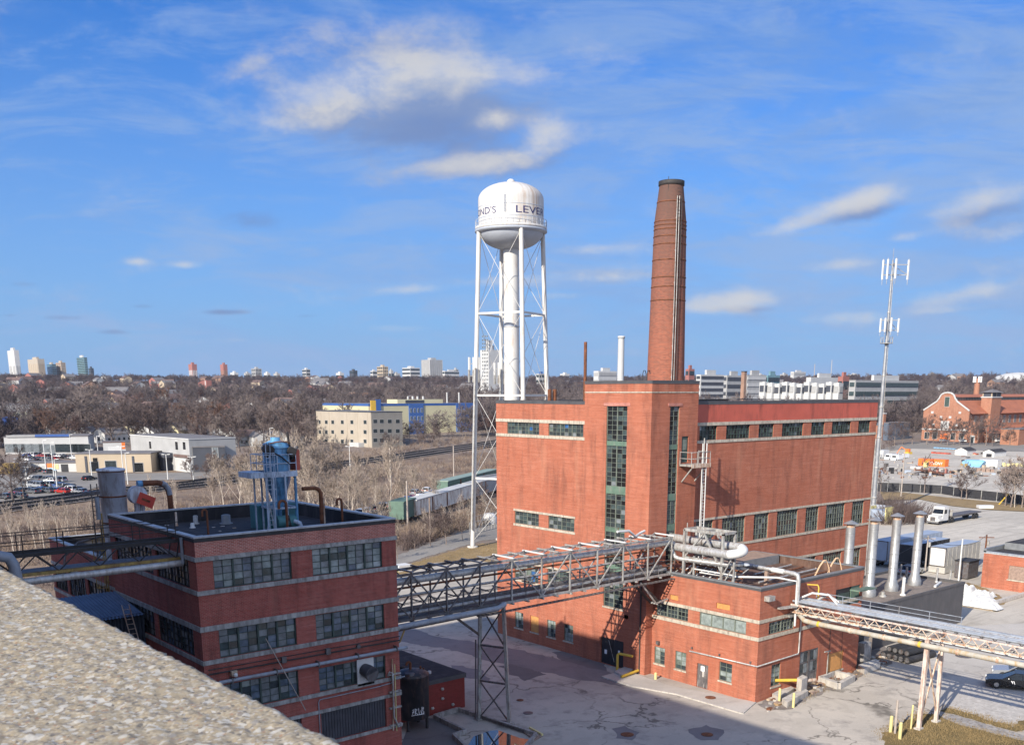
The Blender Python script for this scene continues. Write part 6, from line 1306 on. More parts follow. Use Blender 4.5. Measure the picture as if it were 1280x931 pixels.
trailer(132.3, 143, 69.4, 71.7, 3.7, 'car_black', 'black_paint', 'dark box trailer between the blue trailer and the white one', 'trailer_blue')
trailer(133.2, 143.5, 64.95, 67.35, 3.75, 'trailer_tan', 'trailer_white', 'box trailer with white rear doors and tan sides right of the dark one', 'trailer_blue', False)
m = MB(); m.box(131.6, 134.6, 60.9, 62.8, .15, 2.5, 'steel_dark'); m.box(131.5, 134.7, 60.8, 62.9, 2.4, 2.55, 'steel_black'); tag(m.obj('skip', loc=(133, 61.8, 0)), 'dark grey waste skip with black lid beside the tan trailer', 'skip')
park(0, 0, .1, 'half hidden behind the third silver flue', 'cars among the trailers', 0, 'car_silver', np.array([129.5, 67.9, .012])); park(0, 0, 1.2, 'beyond the white trailer on the gravel', 'cars among the trailers', 0, 'car_black', np.array([150.5, 73.5, .012]))
# white wrapped pallets
for i, (u, v, w_, d_, h) in enumerate(((1218, 753, 5.5, 1.9, .9), (1222, 759, 6, 1.6, .75), (1208, 742, 2.4, 1.8, 1.0), (1228, 746, 3.2, 1.6, .7))):
    p = at(u, v); m = MB(); nx_, ny_ = 26, 12; V = []
    for a in range(nx_):
        for b in range(ny_):
            fx, fy = a/(nx_-1), b/(ny_-1); e_ = min(1, 6*min(fx, 1-fx, fy, 1-fy)+.0); V.append((p[0]+(fy-.5)*d_*1.2, p[1]+(.5-fx)*w_*.9, h*(.25+.75*e_)*(1+.45*noise.noise(Vector((fx*5+i, fy*4, i)))+.22*noise.noise(Vector((fx*19+i, fy*11, i))))))
    m.add(V, [(a*ny_+b, (a+1)*ny_+b, (a+1)*ny_+b+1, a*ny_+b+1) for a in range(nx_-1) for b in range(ny_-1)], 'bag_white', False); m.box(p[0]-d_*.45, p[0]+d_*.45, p[1]-w_*.35, p[1]+w_*.35, 0, h*.4, 'wood_box'); tag(m.obj('wrapped_pallet'), ['white wrapped pallet row nearest the dark block corner', 'white wrapped pallet row closest to the camera by the kerb', 'small white wrapped pallet by the end of the dark block', 'white wrapped pallet nearest the low brick building'][i], 'pallet', 'white wrapped pallets')
p, q = at(1238, 757), at(1292, 741); m = MB(); m.beam((p[0], p[1], .25), (q[0], q[1], .25), .5, .4, 'concrete'); tag(m.obj('concrete_barrier'), 'long low concrete barrier leading from the white pallets to the right', 'barrier')
# low brick building on the right edge
lr = thing('low_brick_building', 'low orange brick building with boarded windows at the right edge of the photo', 'building', (135, 45, 0))
m = MB(); hs = [(3.4, 6.0, 1.5, 3.3), (7.5, 10.5, 1.4, 3.2), (12, 15, 1.4, 3.2)]
wall(m, (128.25, 57.5, 0), (0, -1, 0), NX, 30, 0, 4.5, hs, 'brick_orange'); wall(m, (128.25, 57.5, 0), XU, (0, 1, 0), 28, 0, 4.5, [], 'brick_orange'); wall(m, (128.25, 27.5, 0), XU, NY, 28, 0, 4.5, [], 'brick_orange'); m.obj('wall', lr)
m = MB(); m.box(128.2, 156, 27.5, 57.55, 4.5, 4.62, 'coping_light', 'tar_roof'); m.box(128.2, 128.5, 27.5, 57.55, 4.62, 4.8, 'pipe_blue'); m.box(128.2, 156, 57.2, 57.55, 4.62, 5.1, 'coping_grey'); m.box(133, 150, 52, 57, 4.62, 5.5, 'coping_grey', 'tar_roof'); m.obj('roof', lr)
for a, b, c, d in hs:
    m = MB(); m.box(128.33, 128.38, 57.5-b, 57.5-a, c, d, 'board_brown'); m.box(128.15, 128.4, 57.4-b, 57.6-a, c-.15, c, 'stone_band'); m.obj('boarded_window', lr)
def pole(u, v, h, r, mt, lab, arms=0, z=None, r2=None):
    p = hit(u, v); m = MB(); m.tube(p, p+np.array([0, 0, h]), r, mt, 8, r2 or r*.75)
    for k in range(arms): m.beam(p+RT*1.1+(0, 0, h-.4-.8*k), p-RT*1.1+(0, 0, h-.4-.8*k), .12, .12, mt)
    if arms: m.path([p+RT*.3+(0, 0, h-1.6), p+RT*.3+(0, 0, h-.9)], .2, 'steel_grey', 8)
    return tag(m.obj('utility_pole', loc=p), lab, 'pole', 'utility poles'), p
_, P_1 = pole(1156, 716, 5.2, .12, 'wood_pole', 'pale pole with cross arm between the dark and white trailers', 1); _, P_2 = pole(1198, 727, 5.8, .12, 'lamp_white', 'pale pole in front of the tan trailer'); _, P_3 = pole(1229, 712, 5.0, .14, 'rust', 'dark rusty pole at the corner of the low brick building', 1)
m = MB()
for a, b in ((P_1, P_2), (P_2, P_3), ):
    m.path([a+(b-a)*f+np.array([0, 0, 5.0-1.0*math.sin(math.pi*f)*.5]) for f in np.linspace(0, 1, 9)], .03, 'steel_black', 4)
m.path([P_1+(np.array([101.2, 60, 0])-P_1)*f+np.array([0, 0, 5.0-.5*math.sin(math.pi*f)]) for f in np.linspace(0, 1, 9)], .03, 'steel_black', 4)
tag(m.obj('overhead_wire'), 'dark sagging wires strung between the pale poles by the trailers', 'wire')
pole(1126, 622, 11, .16, 'wood_pole', 'grey pole beside the brown shrub on the lot', 0)
# storage yard beyond the fence
def boxy(name, lab, cat, uc, vb, ul, ur, vt, mat, roof=None, gable=None, grp=None):
    C = hit(uc, vb); d = ray(ul, vb); y1 = d[1]/d[0]*C[0]; d = ray(ur, vb); x1 = d[0]/d[1]*C[1]; zt = float(atd(uc, vt, math.hypot(C[0], C[1]))[2])
    return thing(name, lab, cat, (C[0], C[1], C[2]), grp), C[0], x1, C[1], y1, C[2], zt
t, x0, x1, y0, y1, z0, z1 = boxy('shipping_container', 'bright orange shipping container with white lettering in the storage yard', 'container', 1180.5, 586, 1147, 1193, 574.5, 'orange')
x1 = x0+2.6
m = MB(); m.box(x0, x1, y0, y1, z0+.1, z1, 'orange')
for y in np.arange(y0+.3, y1, .5): m.box(x0-.04, x0, y, y+.22, z0+.2, z1-.1, 'orange')
m.obj('body', t)
cu = bpy.data.curves.new('lettering', 'FONT'); cu.body = 'COLONY'; cu.size = 1; o_ = bpy.data.objects.new('lettering', cu); COL.objects.link(o_); bpy.context.view_layer.update()
me = bpy.data.meshes.new_from_object(o_.evaluated_get(bpy.context.evaluated_depsgraph_get())); bpy.data.objects.remove(o_)
xs_ = [v.co.x for v in me.vertices]; ys_ = [v.co.y for v in me.vertices]; ln = (y1-y0)*.56; 
for v in me.vertices:
    fx = (v.co.x-min(xs_))/(max(xs_)-min(xs_)); fy = v.co.y/max(ys_); v.co = (-.06, (y1-y0)*.64-ln*fx, (z1-z0)*(.38+.32*fy))
me.materials.clear(); me.materials.append(MATS['white_mark']); o_ = bpy.data.objects.new('lettering', me); COL.objects.link(o_); o_.parent = t
def shed(lab, uc, vb, ul, ur, vt, mat, opening=False, roofc='tar_roof'):
    t, x0, x1, y0, y1, z0, z1 = boxy('storage_shed', lab, 'shed', uc, vb, ul, ur, vt, mat); x1 = max(x1, x0+5); m = MB(); rz = z1+(y1-y0)*.22; ym = (y0+y1)/2
    m.box(x0, x1, y0, y1, z0, z1, mat); m.add([(x0, y0, z1), (x0, ym, rz), (x0, y1, z1), (x1, y0, z1), (x1, ym, rz), (x1, y1, z1)], [(0, 1, 2), (5, 4, 3)], mat); m.obj('wall', t)
    m = MB(); e = .3
    m.add([(x0-e, y0-e, z1-.05), (x1+e, y0-e, z1-.05), (x1+e, ym, rz+.05), (x0-e, ym, rz+.05), (x0-e, y1+e, z1-.05), (x1+e, y1+e, z1-.05)], [(0, 1, 2, 3), (3, 2, 5, 4)], roofc); m.obj('roof', t)
    m = MB(); m.box(x0-.05, x0, y0+(y1-y0)*.2, y0+(y1-y0)*(.7), z0, z0+(z1-z0)*.75, 'black_paint' if opening else 'trailer_white'); m.obj('door', t)
shed('white gabled storage shed with closed door behind the orange container', 1208, 572, 1193, 1219, 563, 'white_paint'); shed('white gabled storage shed with open dark doorway at the right', 1242, 574, 1228, 1257, 565, 'white_paint', True)
t, x0, x1, y0, y1, z0, z1 = boxy('trailer', 'white flat sided trailer right of the blue tarpaulin', 'trailer', 1246, 587, 1223, 1247, 575, 'trailer_white'); x1 = x0+3; m = MB(); m.box(x0, x1, y0, y1, z0+.6, z1, 'trailer_white'); m.obj('body', t); m = MB(); m.path([(x0+.3, y0+1, z0+.4), (x0+.6, y0+1, z0+.4)], .4, 'rubber', 10); m.obj('wheel', t)
p = hit(1217, 586); m = MB(); m.path([(p[0], p[1]-3, p[2]+1.2), (p[0], p[1]-2.6, p[2]+1.4), (p[0], p[1]+2.6, p[2]+1.4), (p[0], p[1]+3, p[2]+1.1)], 1.6, 'sky_blue_paint', 9); tag(m.obj('tarpaulin_stack', loc=p), 'rounded pale blue tarpaulin covered stack beside the white trailer', 'stack')
p = hit(1157, 586.5); m = MB(); m.prism([(p[0]-.6, p[1]-.6), (p[0]+.6, p[1]-.6), (p[0]+.6, p[1]+.6), (p[0]-.6, p[1]+.6)], 0, 2.1, 'pale_yellow'); m.lathe((p[0], p[1], 2.1), [(.7, 0), (.4, .5), (0, .5)], 'yellow', 10); tag(m.obj('hopper', loc=p), 'yellow hopper standing in front of the orange container', 'hopper')
m = MB(); p, q = hit(1148, 592), hit(1188, 598); m.beam(p+(0, 0, 1.1), q+(0, 0, 1.1), 2.4, .35, 'rust'); 
for f in (.1, .35, .6, .85): c_ = p+(q-p)*f; m.beam(c_+(0, 0, 1.2), c_+(0, 0, 1.8+f), .9, .3, 'brick_pink')
for f in (.75, .88): c_ = p+(q-p)*f; m.path([c_-FW*1.2+(0, 0, .5), c_-FW*1.5+(0, 0, .5)], .5, 'rubber', 10)
tag(m.obj('flatbed_trailer'), 'rusty flatbed trailer loaded with bundled steel in front of the orange container', 'trailer')
for i, (u, v, mt, ll, hh_) in enumerate(((1100, 575, 'trailer_white', 7, 3.6), (1111, 576, 'car_white', 6, 2.6), (1119, 577, 'car_white', 5.5, 2.4), (1127, 575, 'car_white', 5.5, 2.2))):
    p = hit(u, v); t = thing('work_truck', ['white box truck leftmost in the storage yard', 'white work truck second from the left in the storage yard', 'white work truck third from the left in the storage yard', 'white work van right of the work trucks'][i], 'truck', p, 'white trucks in the storage yard'); m = MB(); m.box(p[0], p[0]+ll*.62, p[1]-1.1, p[1]+1.1, p[2]+.8, p[2]+hh_, mt); m.box(p[0]-ll*.3, p[0]-.1, p[1]-1.0, p[1]+1.0, p[2]+.6, p[2]+1.5, mt); m.box(p[0]-ll*.2, p[0]-.1, p[1]-.95, p[1]+.95, p[2]+1.5, p[2]+2.3, mt); m.obj('body', t)
    m = MB(); m.box(p[0]-ll*.2-.03, p[0]-ll*.2, p[1]-.8, p[1]+.8, p[2]+1.55, p[2]+2.2, 'glass_black'); m.obj('windscreen', t)
    for x in (-ll*.2, ll*.4):
        for s in (-1, 1): m = MB(); m.path([(p[0]+x, p[1]+s*.85, p[2]+.45), (p[0]+x, p[1]+s*1.1, p[2]+.45)], .45, 'rubber', 10); m.obj('wheel', t)
m = MB(); p = hit(1134, 570); m.box(p[0]-1, p[0]+2, p[1]-1, p[1]+1, p[2]+.5, p[2]+1.6, 'yellow'); m.box(p[0]-.5, p[0]+.8, p[1]-.8, p[1]+.8, p[2]+1.6, p[2]+2.8, 'orange'); m.beam(p+(0, 0, 2), p+(-1.5, 2, 3.6), .3, .3, 'orange'); m.beam(p+(-1.5, 2, 3.6), p+(-2, 3.5, 1), .25, .25, 'orange'); m.box(p[0]-1.2, p[0]+2.2, p[1]-1.2, p[1]-.7, p[2], p[2]+.7, 'steel_black'); tag(m.obj('excavator'), 'small orange excavator behind the white trucks', 'excavator')
sc = MB(); rq = random.Random(8)
for k in range(330):
    u = rq.uniform(1098, 1285); v = rq.choice([rq.uniform(568, 582), rq.uniform(584, 598), rq.uniform(590, 600)]); p = hit(u, v); a, h = rq.uniform(.3, 1.3), rq.uniform(.3, 1.5)
    if 1143 < u < 1197 and v < 588: continue
    sc.beam(p+(0, 0, h/2), p+np.array([rq.uniform(-1, 1), rq.uniform(-1, 1), 0])*a*1.5+(0, 0, h/2), a*.6, h, rq.choice(['rust', 'board_brown', 'steel_dark', 'steel_grey', 'rubber', 'concrete_dirty', 'trailer_blue', 'wood_box', 'steel_black']))
struct(sc.obj('scrap'), 'stuff')
# fence
fp_ = [hit(u, v) for u, v in ((1094, 614), (1124, 615.5), (1176, 618.5), (1207, 623.5), (1245, 628), (1290, 633))]
fn_ = thing('chain_link_fence', 'dark screened chain link fence along the far side of the gravel lot', 'fence', fp_[2]); m = MB()
for p, q in zip(fp_[:-1], fp_[1:]): m.beam(p+(0, 0, 1.15), q+(0, 0, 1.15), .06, 2.2, 'chain_dark')
m.obj('mesh_screen', fn_)
for p, q in zip(fp_[:-1], fp_[1:]):
    k = max(2, int(np.linalg.norm(q-p)/4))
    for i in range(k): c_ = p+(q-p)*i/k; m = MB(); m.tube(c_-FW*.1, c_-FW*.1+np.array([0, 0, 2.5]), .09, 'steel_grey', 6); m.obj('post', fn_)
for i, (u0, u1, v, mt, hh_, lab) in enumerate(((1205, 1222, 570, 'red_paint', 1.5, 'row of rusty red racks beside the white shed'), (1165, 1188, 569, 'red_paint', 1.2, 'row of rusty red racks behind the orange container'), (1247, 1290, 585, 'pale_yellow', 1.8, 'long pale yellow stack of beams at the right of the storage yard'), (1220, 1290, 592, 'board_brown', 1.6, 'brown stacked timber along the storage yard fence'), (1168, 1195, 561, 'sky_blue_paint', .5, 'pale blue flat sheets lying behind the red racks'), (1200, 1215, 585, 'ladder_yellow', 1.8, 'dark yellow stacked frames left of the blue tarpaulin'), (1140, 1150, 588, 'trailer_white', 1.4, 'pale machinery left of the orange container'))):
    p, q = hit(u0, v), hit(u1, v+1); m = MB(); n = max(3, int(np.linalg.norm(q-p)/1.3))
    for k in range(n):
        a, b = p+(q-p)*k/n, p+(q-p)*(k+.8)/n; m.beam(a+(0, 0, hh_*.5), b+(0, 0, hh_*.5), 1.6, hh_*random.uniform(.6, 1.1), mt)
    tag(m.obj('material_stack'), lab, 'stack')
p = hit(1190, 636+11); m = MB(); a = hit(1222, 636); m.beam(a+(0, 0, .4), a+RT*3.2+(0, 0, .4), 1.5, .7, 'white_paint'); tag(m.obj('white_slab'), 'white slab lying on the dry grass by the fence', 'slab')
a = hit(1248, 631); m = MB(); m.beam(a, a+RT*2+(0, 0, 2.6), .2, .2, 'yellow'); tag(m.obj('guy_guard'), 'slanting yellow guard strip on the dry bank', 'guard')
m = MB(); p = hit(1100, 655); m.box(p[0], p[0]+2.5, p[1]-1, p[1]+2.5, .9, 2.6, 'trailer_blue'); m.box(p[0]-.1, p[0]+2.6, p[1]-1.1, p[1]-.9, 0, 3.2, 'pale_yellow'); m.box(p[0]-.1, p[0]+2.6, p[1]+2.5, p[1]+2.6, 0, 3.2, 'pale_yellow'); tag(m.obj('storage_rack'), 'blue crate in a cream rack beyond the powerhouse corner', 'rack')
# cell mast
p = at(1090.5, 647); D_ = math.hypot(p[0], p[1]); zt = float(atd(1116, 325, D_)[2]); ms = thing('radio_mast', 'tall slender grey mobile phone mast with two tiers of antennas beyond the powerhouse', 'mast', p)
m = MB(); m.tube(p, (p[0], p[1], zt*.60), .45, 'galvanized', 14, .32); m.tube((p[0], p[1], zt*.60), (p[0], p[1], zt), .3, 'galvanized', 12, .15)
for z in np.arange(4, zt, 6): m.lathe((p[0], p[1], z), [(.5-.35*z/zt, 0), (.56-.35*z/zt, .05), (.56-.35*z/zt, .3), (.5-.35*z/zt, .35)], 'steel_grey', 12)
m.path([p+RT*.55, np.array([p[0], p[1], zt*.6])+RT*.45, np.array([p[0], p[1], zt-.5])+RT*.28], .07, 'steel_grey', 6); m.obj('pole', ms)
zv = lambda v: float(atd(1106, v, D_)[2])
for (v, wl, wr, hh_, lab) in ((338, 1.8, 3.1, 4.2, 'upper'), (407, 1.4, 2.1, 3.0, 'lower')):
    z = zv(v); m = MB(); 
    for dz in (-.9, 1.0): m.beam(np.array([p[0], p[1], z+dz])-RT*wl, np.array([p[0], p[1], z+dz])+RT*wr, .14, .14, 'steel_grey'); m.beam(np.array([p[0], p[1], z+dz]), np.array([p[0], p[1], z+dz])-FW*np.array([1, 1, 0])*2, .14, .14, 'steel_grey')
    m.beam(np.array([p[0], p[1], z+.9]), np.array([p[0], p[1], z-.9])+RT*wr, .1, .1, 'steel_grey'); m.obj('antenna_arms', ms)
    for off in (-RT*wl, -RT*(wl-.5)-FW*1.2, RT*wr, -FW*2.0):
        c_ = np.array([p[0], p[1], z])+off*np.array([1, 1, 0]); m = MB(); m.box(c_[0]-.14, c_[0]+.14, c_[1]-.14, c_[1]+.14, z-hh_*.42, z+hh_*.44, 'lamp_white'); m.tube((c_[0], c_[1], z-hh_*.65), (c_[0], c_[1], z+hh_*.5), .05, 'steel_grey', 5); m.obj('antenna', ms)
m = MB(); z = zv(415); m.lathe((p[0], p[1], z-2.2), [(.3, 0), (1.2, 0), (1.2, .12), (.3, .12)], 'steel_grey', 12)
for a in range(10): m.tube((p[0]+1.15*math.cos(a*.628), p[1]+1.15*math.sin(a*.628), z-2.2), (p[0]+1.15*math.cos(a*.628), p[1]+1.15*math.sin(a*.628), z-.9), .05, 'steel_grey', 4)
m.tube((p[0], p[1], zt), (p[0], p[1], zt+2.2), .04, 'steel_grey', 4); m.obj('mast_fittings', ms)
m = MB(); m.box(p[0]-4, p[0]+1, p[1]-3.5, p[1]+2, 0, 2.7, 'trailer_white'); tag(m.obj('equipment_cabin', loc=p), 'pale equipment cabin at the foot of the phone mast', 'cabin')
# ================================================================ buildings further off
KEEP = []     # clearings (x, y, r) kept free of trees
plain('far_beige', (.38, .33, .265), .85, var=.08, scale=.2); plain('far_cream', (.52, .48, .31), .8, var=.06, scale=.15); plain('far_white', (.47, .47, .46), .8, var=.08, scale=.2); plain('far_grey', (.34, .34, .335), .85, var=.12, scale=.2)
plain('far_shade', (.235, .22, .195), .9, var=.1, scale=.3); plain('far_pink', (.30, .12, .10), .85, var=.1, scale=.1); plain('far_tan', (.40, .325, .235), .85, var=.1, scale=.1); plain('far_blue', (.04, .11, .32), .6, var=.1, scale=.2); plain('far_teal', (.14, .25, .28), .3, var=.25, scale=.08, spec=.8)
plain('far_brown', (.28, .17, .12), .85, var=.2, scale=.2); plain('far_dark', (.05, .055, .07), .7, var=.2, scale=.2); plain('far_yellow', (.65, .40, .05), .7, var=.1); plain('roof_grey', (.15, .14, .14), .9, var=.2, scale=.4); plain('roof_brown', (.13, .085, .072), .9, var=.2, scale=.4); plain('roof_tile', (.33, .115, .06), .85, var=.15, scale=.3); plain('roof_blue', (.04, .1, .3), .6, var=.1)
def win(parent, pl, c, w, z0, z1, face, mat='glass_dark', frame='far_white', name='window', p=.06):
    """one window: frame with a pane, on a west ('W', plane x) or south ('S', plane y) face"""
    m = MB(); g = MB()
    if face == 'W':
        m.box(pl-p, pl+.05, c-w/2-.12, c+w/2+.12, z0-.12, z1+.12, frame); g.box(pl-p-.03, pl-p, c-w/2, c+w/2, z0, z1, mat)
    else:
        m.box(c-w/2-.12, c+w/2+.12, pl-p, pl+.05, z0-.12, z1+.12, frame); g.box(c-w/2, c+w/2, pl-p-.03, pl-p, z0, z1, mat)
    o = m.obj(name, parent); g.obj('pane', o)
def block(name, lab, cat, uc, vb, ul, ur, vt, mat, roof='roof_grey', grp=None, minx=None, par=.0, coping=None):
    t, x0, x1, y0, y1, z0, z1 = boxy(name, lab, cat, uc, vb, ul, ur, vt, mat, grp=grp)
    if minx: x1 = max(x1, x0+minx); y1 = max(y1, y0+minx)
    if x1 < x0: x1 = x0+8
    if y1 < y0: y1 = y0+8
    m = MB(); m.box(x0, x1, y0, y1, z0-3, z1, mat); m.obj('wall', t); m = MB(); m.box(x0-.15, x1+.15, y0-.15, y1+.15, z1, z1+.35, coping or roof, roof); m.obj('roof', t)
    KEEP.append(((x0+x1)/2, (y0+y1)/2, .5*math.hypot(x1-x0, y1-y0)+4)); d = math.hypot(x0, y0); KEEP.append((x0*(1-22/d), y0*(1-22/d), 20))
    return t, x0, x1, y0, y1, z0, z1
def wW_(x0, us, vs): return [(atx(u, v, x0)[1], atx(u, v, x0)[2]) for v in vs for u in us]
def wS_(y0, us, vs): return [(aty(u, v, y0)[0], aty(u, v, y0)[2]) for v in vs for u in us]
# beige four storey office
t, x0, x1, y0, y1, z0, z1 = block('office_building', 'beige four storey office block with rows of small windows left of the railway', 'building', 465, 560, 397, 504, 515.5, 'far_beige', coping='far_dark')
for a, z in wW_(x0, (400, 408, 416, 428, 440, 456.5), (527.5, 539.8, 551.5)): win(t, x0, a, 2.4, z-.8, z+.8, 'W', frame='far_grey')
for a, z in wS_(y0, (469, 477, 487, 497), (526.5, 538.5, 550)): win(t, y0, a, 2.0, z-.8, z+.8, 'S', frame='far_grey')
m = MB(); 
for u in (402, 412, 434, 447, 460): a = atx(u, 540, x0)[1]; m.box(x0-.12, x0, a-.3, a+.3, z0, z1, 'far_beige')
m.obj('pilasters', t)
m = MB(); p0 = atx(450, 566, x0); m.box(x0-3, x0, p0[1]-4, p0[1]+4, z0-.5, z0+2, 'far_white'); m.obj('porch', t); m = MB(); m.box(x0+.3, x1-.02, y0-.04, y0, z0-2, z1-.05, 'far_shade'); m.obj('side_shade', t)  # darker panel puts the shade of the office's south side into its colour
t, x0, x1, y0, y1, z0, z1 = block('cream_building', 'long cream building with bright blue window bays and blue roof stripe', 'building', 462, 546, 405, 592, 505.5, 'far_cream', coping='far_blue')
m = MB(); m.box(x0-.1, x1+.1, y0-.1, y0, z1-.8, z1-.02, 'far_blue'); m.box(x0-.1, x0, y0, y1, z1-.8, z1-.02, 'far_blue'); m.obj('stripe', t)
for (ua, ub, rows) in ((511, 529, (513, 523, 533)), (570, 592, (514, 525, 536, 546))):
    xa, xb = aty(ua, 520, y0)[0], aty(ub, 520, y0)[0]; m = MB(); m.box(xa, xb, y0-.5, y0-.02, z0-3, z1, 'far_blue'); m.obj('window_bay', t)
    for v in rows:
        z = aty(ua, v, y0)[2]
        for k in range(4): c_ = xa+(xb-xa)*(k+.5)/4; win(t, y0-.5, c_, (xb-xa)/4-1.2, z-1.0, z+1.0, 'S', 'glass_blue', 'far_white')
m = MB(); xa = aty(463, 510, y0)[0]; m.box(xa, xa+3, y0-.6, y0-.1, z0, z1+2, 'far_yellow'); m.box(xa+3, xa+6, y0-.6, y0-.1, z0, z1+2.5, 'far_blue'); m.obj('accent_panel', t)
m = MB(); xa, xb = aty(502, 500, y0)[0], aty(559, 500, y0)[0]; m.box(xa, xb, y0+4, y0+14, z1, z1+2.4, 'far_cream', 'roof_grey'); xa = aty(512, 500, y0)[0]; m.box(xa, xa+12, y0+3.9, y0+4, z1+.5, z1+2, 'far_dark'); m.obj('penthouse', t)
for u, r in ((518, .5), (524, .6), (530, .6), (537, .6), (567, .4), (582, .4)):
    xa = aty(u, 500, y0)[0]; m = MB(); m.tube((xa, y0+6, z1+.3), (xa, y0+6, z1+(4 if u < 560 else 6)), r, 'far_white', 8); m.obj('roof_vent', t)
t, x0, x1, y0, y1, z0, z1 = block('brick_building', 'plain dark orange brick building rising behind the cream building', 'building', 447, 512, 437, 461, 490, 'far_brown')
# commercial strip on the left
def facing(name, lab, cat, ul, vl, ur, vr, vt, depth, mat, roof='roof_grey', coping=None, boxes=(), wins=()):
    """building whose long front runs between two ground points; boxes/wins are in front coordinates measured from pixels"""
    p, q = hit(ul, vl), hit(ur, vr); z0 = min(p[2], q[2]); d = q-p; d[2] = 0; L = np.linalg.norm(d); d /= L; n = np.array([-d[1], d[0], 0])
    um = (ul+ur)/2; c = (p+q)/2; h = float(atd(um, vt, math.hypot(c[0], c[1]))[2])-z0
    t = thing(name, lab, cat, (p[0], p[1], z0)); t.rotation_euler = (0, 0, math.atan2(d[1], d[0]))
    def put(nm, m, par=t): o = m.obj(nm); o.parent = par; return o
    m = MB(); m.box(0, L, 0, depth, -2, h, mat); put('wall', m); m = MB(); m.box(-.15, L+.15, -.15, depth+.15, h, h+.35, coping or roof, roof); put('roof', m)
    def loc(u, v):
        r = ray(u, v); k = ((p-CAM)@n)/(r@n); w = CAM+r*k; return (w-p)@d, w[2]-z0
    for nm, u0, v0, u1, v1, out, mt in boxes:
        a, zb = loc(u0, v1); e, za = loc(u1, v0); m = MB(); m.box(a, e, -out, .001, zb, za, mt); put(nm, m)
    for u, v, w, hh, mt, fr in wins:
        a, z = loc(u, v); m = MB(); m.box(a-w/2-.15, a+w/2+.15, -.06, .05, z-hh/2-.15, z+hh/2+.15, fr); o = put('window', m); m = MB(); m.box(a-w/2, a+w/2, -.1, -.06, z-hh/2, z+hh/2, mt); put('pane', m, o)
    for f in (.1, .3, .5, .7, .9): c2 = p+d*L*f+n*depth*.5; KEEP.append((c2[0], c2[1], max(9, depth*.6+3))); r_ = math.hypot(c2[0], c2[1]); KEEP.append((c2[0]*(1-18/r_), c2[1]*(1-18/r_), 14))
    return t
facing('dealership', 'long white low dealership with blue roof band behind parked cars', 'building', 7, 568, 112, 567, 546, 22, 'far_white', boxes=[('blue_band', 44, 542.5, 86, 546, .5, 'roof_blue'), ('grey_band', 8, 543.5, 44, 546.5, .4, 'far_grey'), ('garage_door', 62, 556, 68, 567, .06, 'glass_grey')], wins=[(u, 560, 4.2, 3.2, 'glass_dark' if u > 74 else 'glass_grey', 'far_grey') for u in (14, 24, 34, 46, 56, 76, 90, 98, 106)])
facing('tan_building', 'long low tan stucco building with few small windows', 'building', 96, 591, 190, 590, 567.5, 14, 'far_tan', coping='roof_grey', boxes=[('downpipe', 107.6, 570, 108.2, 591, .2, 'far_dark'), ('downpipe', 166.5, 570, 167.1, 590, .2, 'far_dark')], wins=[(118, 583, 2.6, 3, 'glass_black', 'far_grey'), (138.5, 581, 3.4, 2.6, 'glass_dark', 'far_grey'), (173, 584, 3, 2.8, 'glass_black', 'far_grey'), (119, 574.5, 1.4, 1.2, 'glass_black', 'far_tan')])
facing('pale_building', 'pale two storey building with white garage door beyond the grey silo', 'building', 166, 582, 239, 591, 546.5, 16, 'far_grey', coping='far_white', boxes=[('garage_door', 220, 571, 236, 589, .08, 'far_white'), ('door_canopy', 219, 569, 237, 570.4, .6, 'roof_brown'), ('outside_stair', 190, 566, 216, 569, 3.0, 'far_dark'), ('outside_stair', 195, 569, 197, 588, 2.9, 'far_dark'), ('outside_stair', 212, 569, 214, 589, 2.9, 'far_dark')], wins=[(188, 556, 1.6, 2.4, 'glass_black', 'far_white'), (221, 557, 1.9, 2.6, 'glass_black', 'far_white'), (230.5, 557, 1.9, 2.4, 'glass_black', 'far_white')])
facing('dark_building', 'black clad low building half hidden by bare trees', 'building', 243, 591, 283, 590, 559, 14, 'far_dark', wins=[(269, 565, 1.6, 3.2, 'glass_grey', 'far_white')])
facing('garage', 'small white garage with shutter between the dealership and the pale building', 'garage', 130, 569, 158, 569, 553, 10, 'far_white', coping='roof_brown', boxes=[('shutter', 136, 558, 152, 568, .08, 'pipe_white'), ('orange_panel', 152.5, 553, 156, 561, .1, 'orange')])
facing('low_shop', 'low white shop with painted front and open dark doorway in the left lot', 'shop', 26, 590, 96, 590, 579, 8, 'far_white', boxes=[('doorway', 77, 580, 85, 590, .05, 'black_paint'), ('painted_panel', 59, 579, 67, 584, .1, 'orange'), ('painted_panel', 67.5, 580, 73, 586, .1, 'pale_yellow'), ('painted_panel', 53, 582, 58, 588, .1, 'far_grey'), ('painted_panel', 62, 585, 70, 590, .08, 'sky_blue_paint')])
for i, (u, v, mt) in enumerate(((13, 593, 'ladder_yellow'), (27, 591, 'far_grey'))):
    p = hit(u, v); m = MB(); m.prism([(p[0]-1.8, p[1]-1.8), (p[0]+2.5, p[1]-1.8), (p[0]+2.5, p[1]+1.8), (p[0]-1.8, p[1]+1.8)], p[2], p[2]+3.4, mt); m.prism([(p[0]-3, p[1]-1.6), (p[0]-1.85, p[1]-1.6), (p[0]-1.85, p[1]+1.6), (p[0]-3, p[1]+1.6)], p[2]+.4, p[2]+2.2, mt); tag(m.obj('box_truck', loc=p), ['yellow box truck at the far left of the gravel lot', 'pale grey box truck right of the yellow one'][i], 'truck', 'box trucks in the left lot')
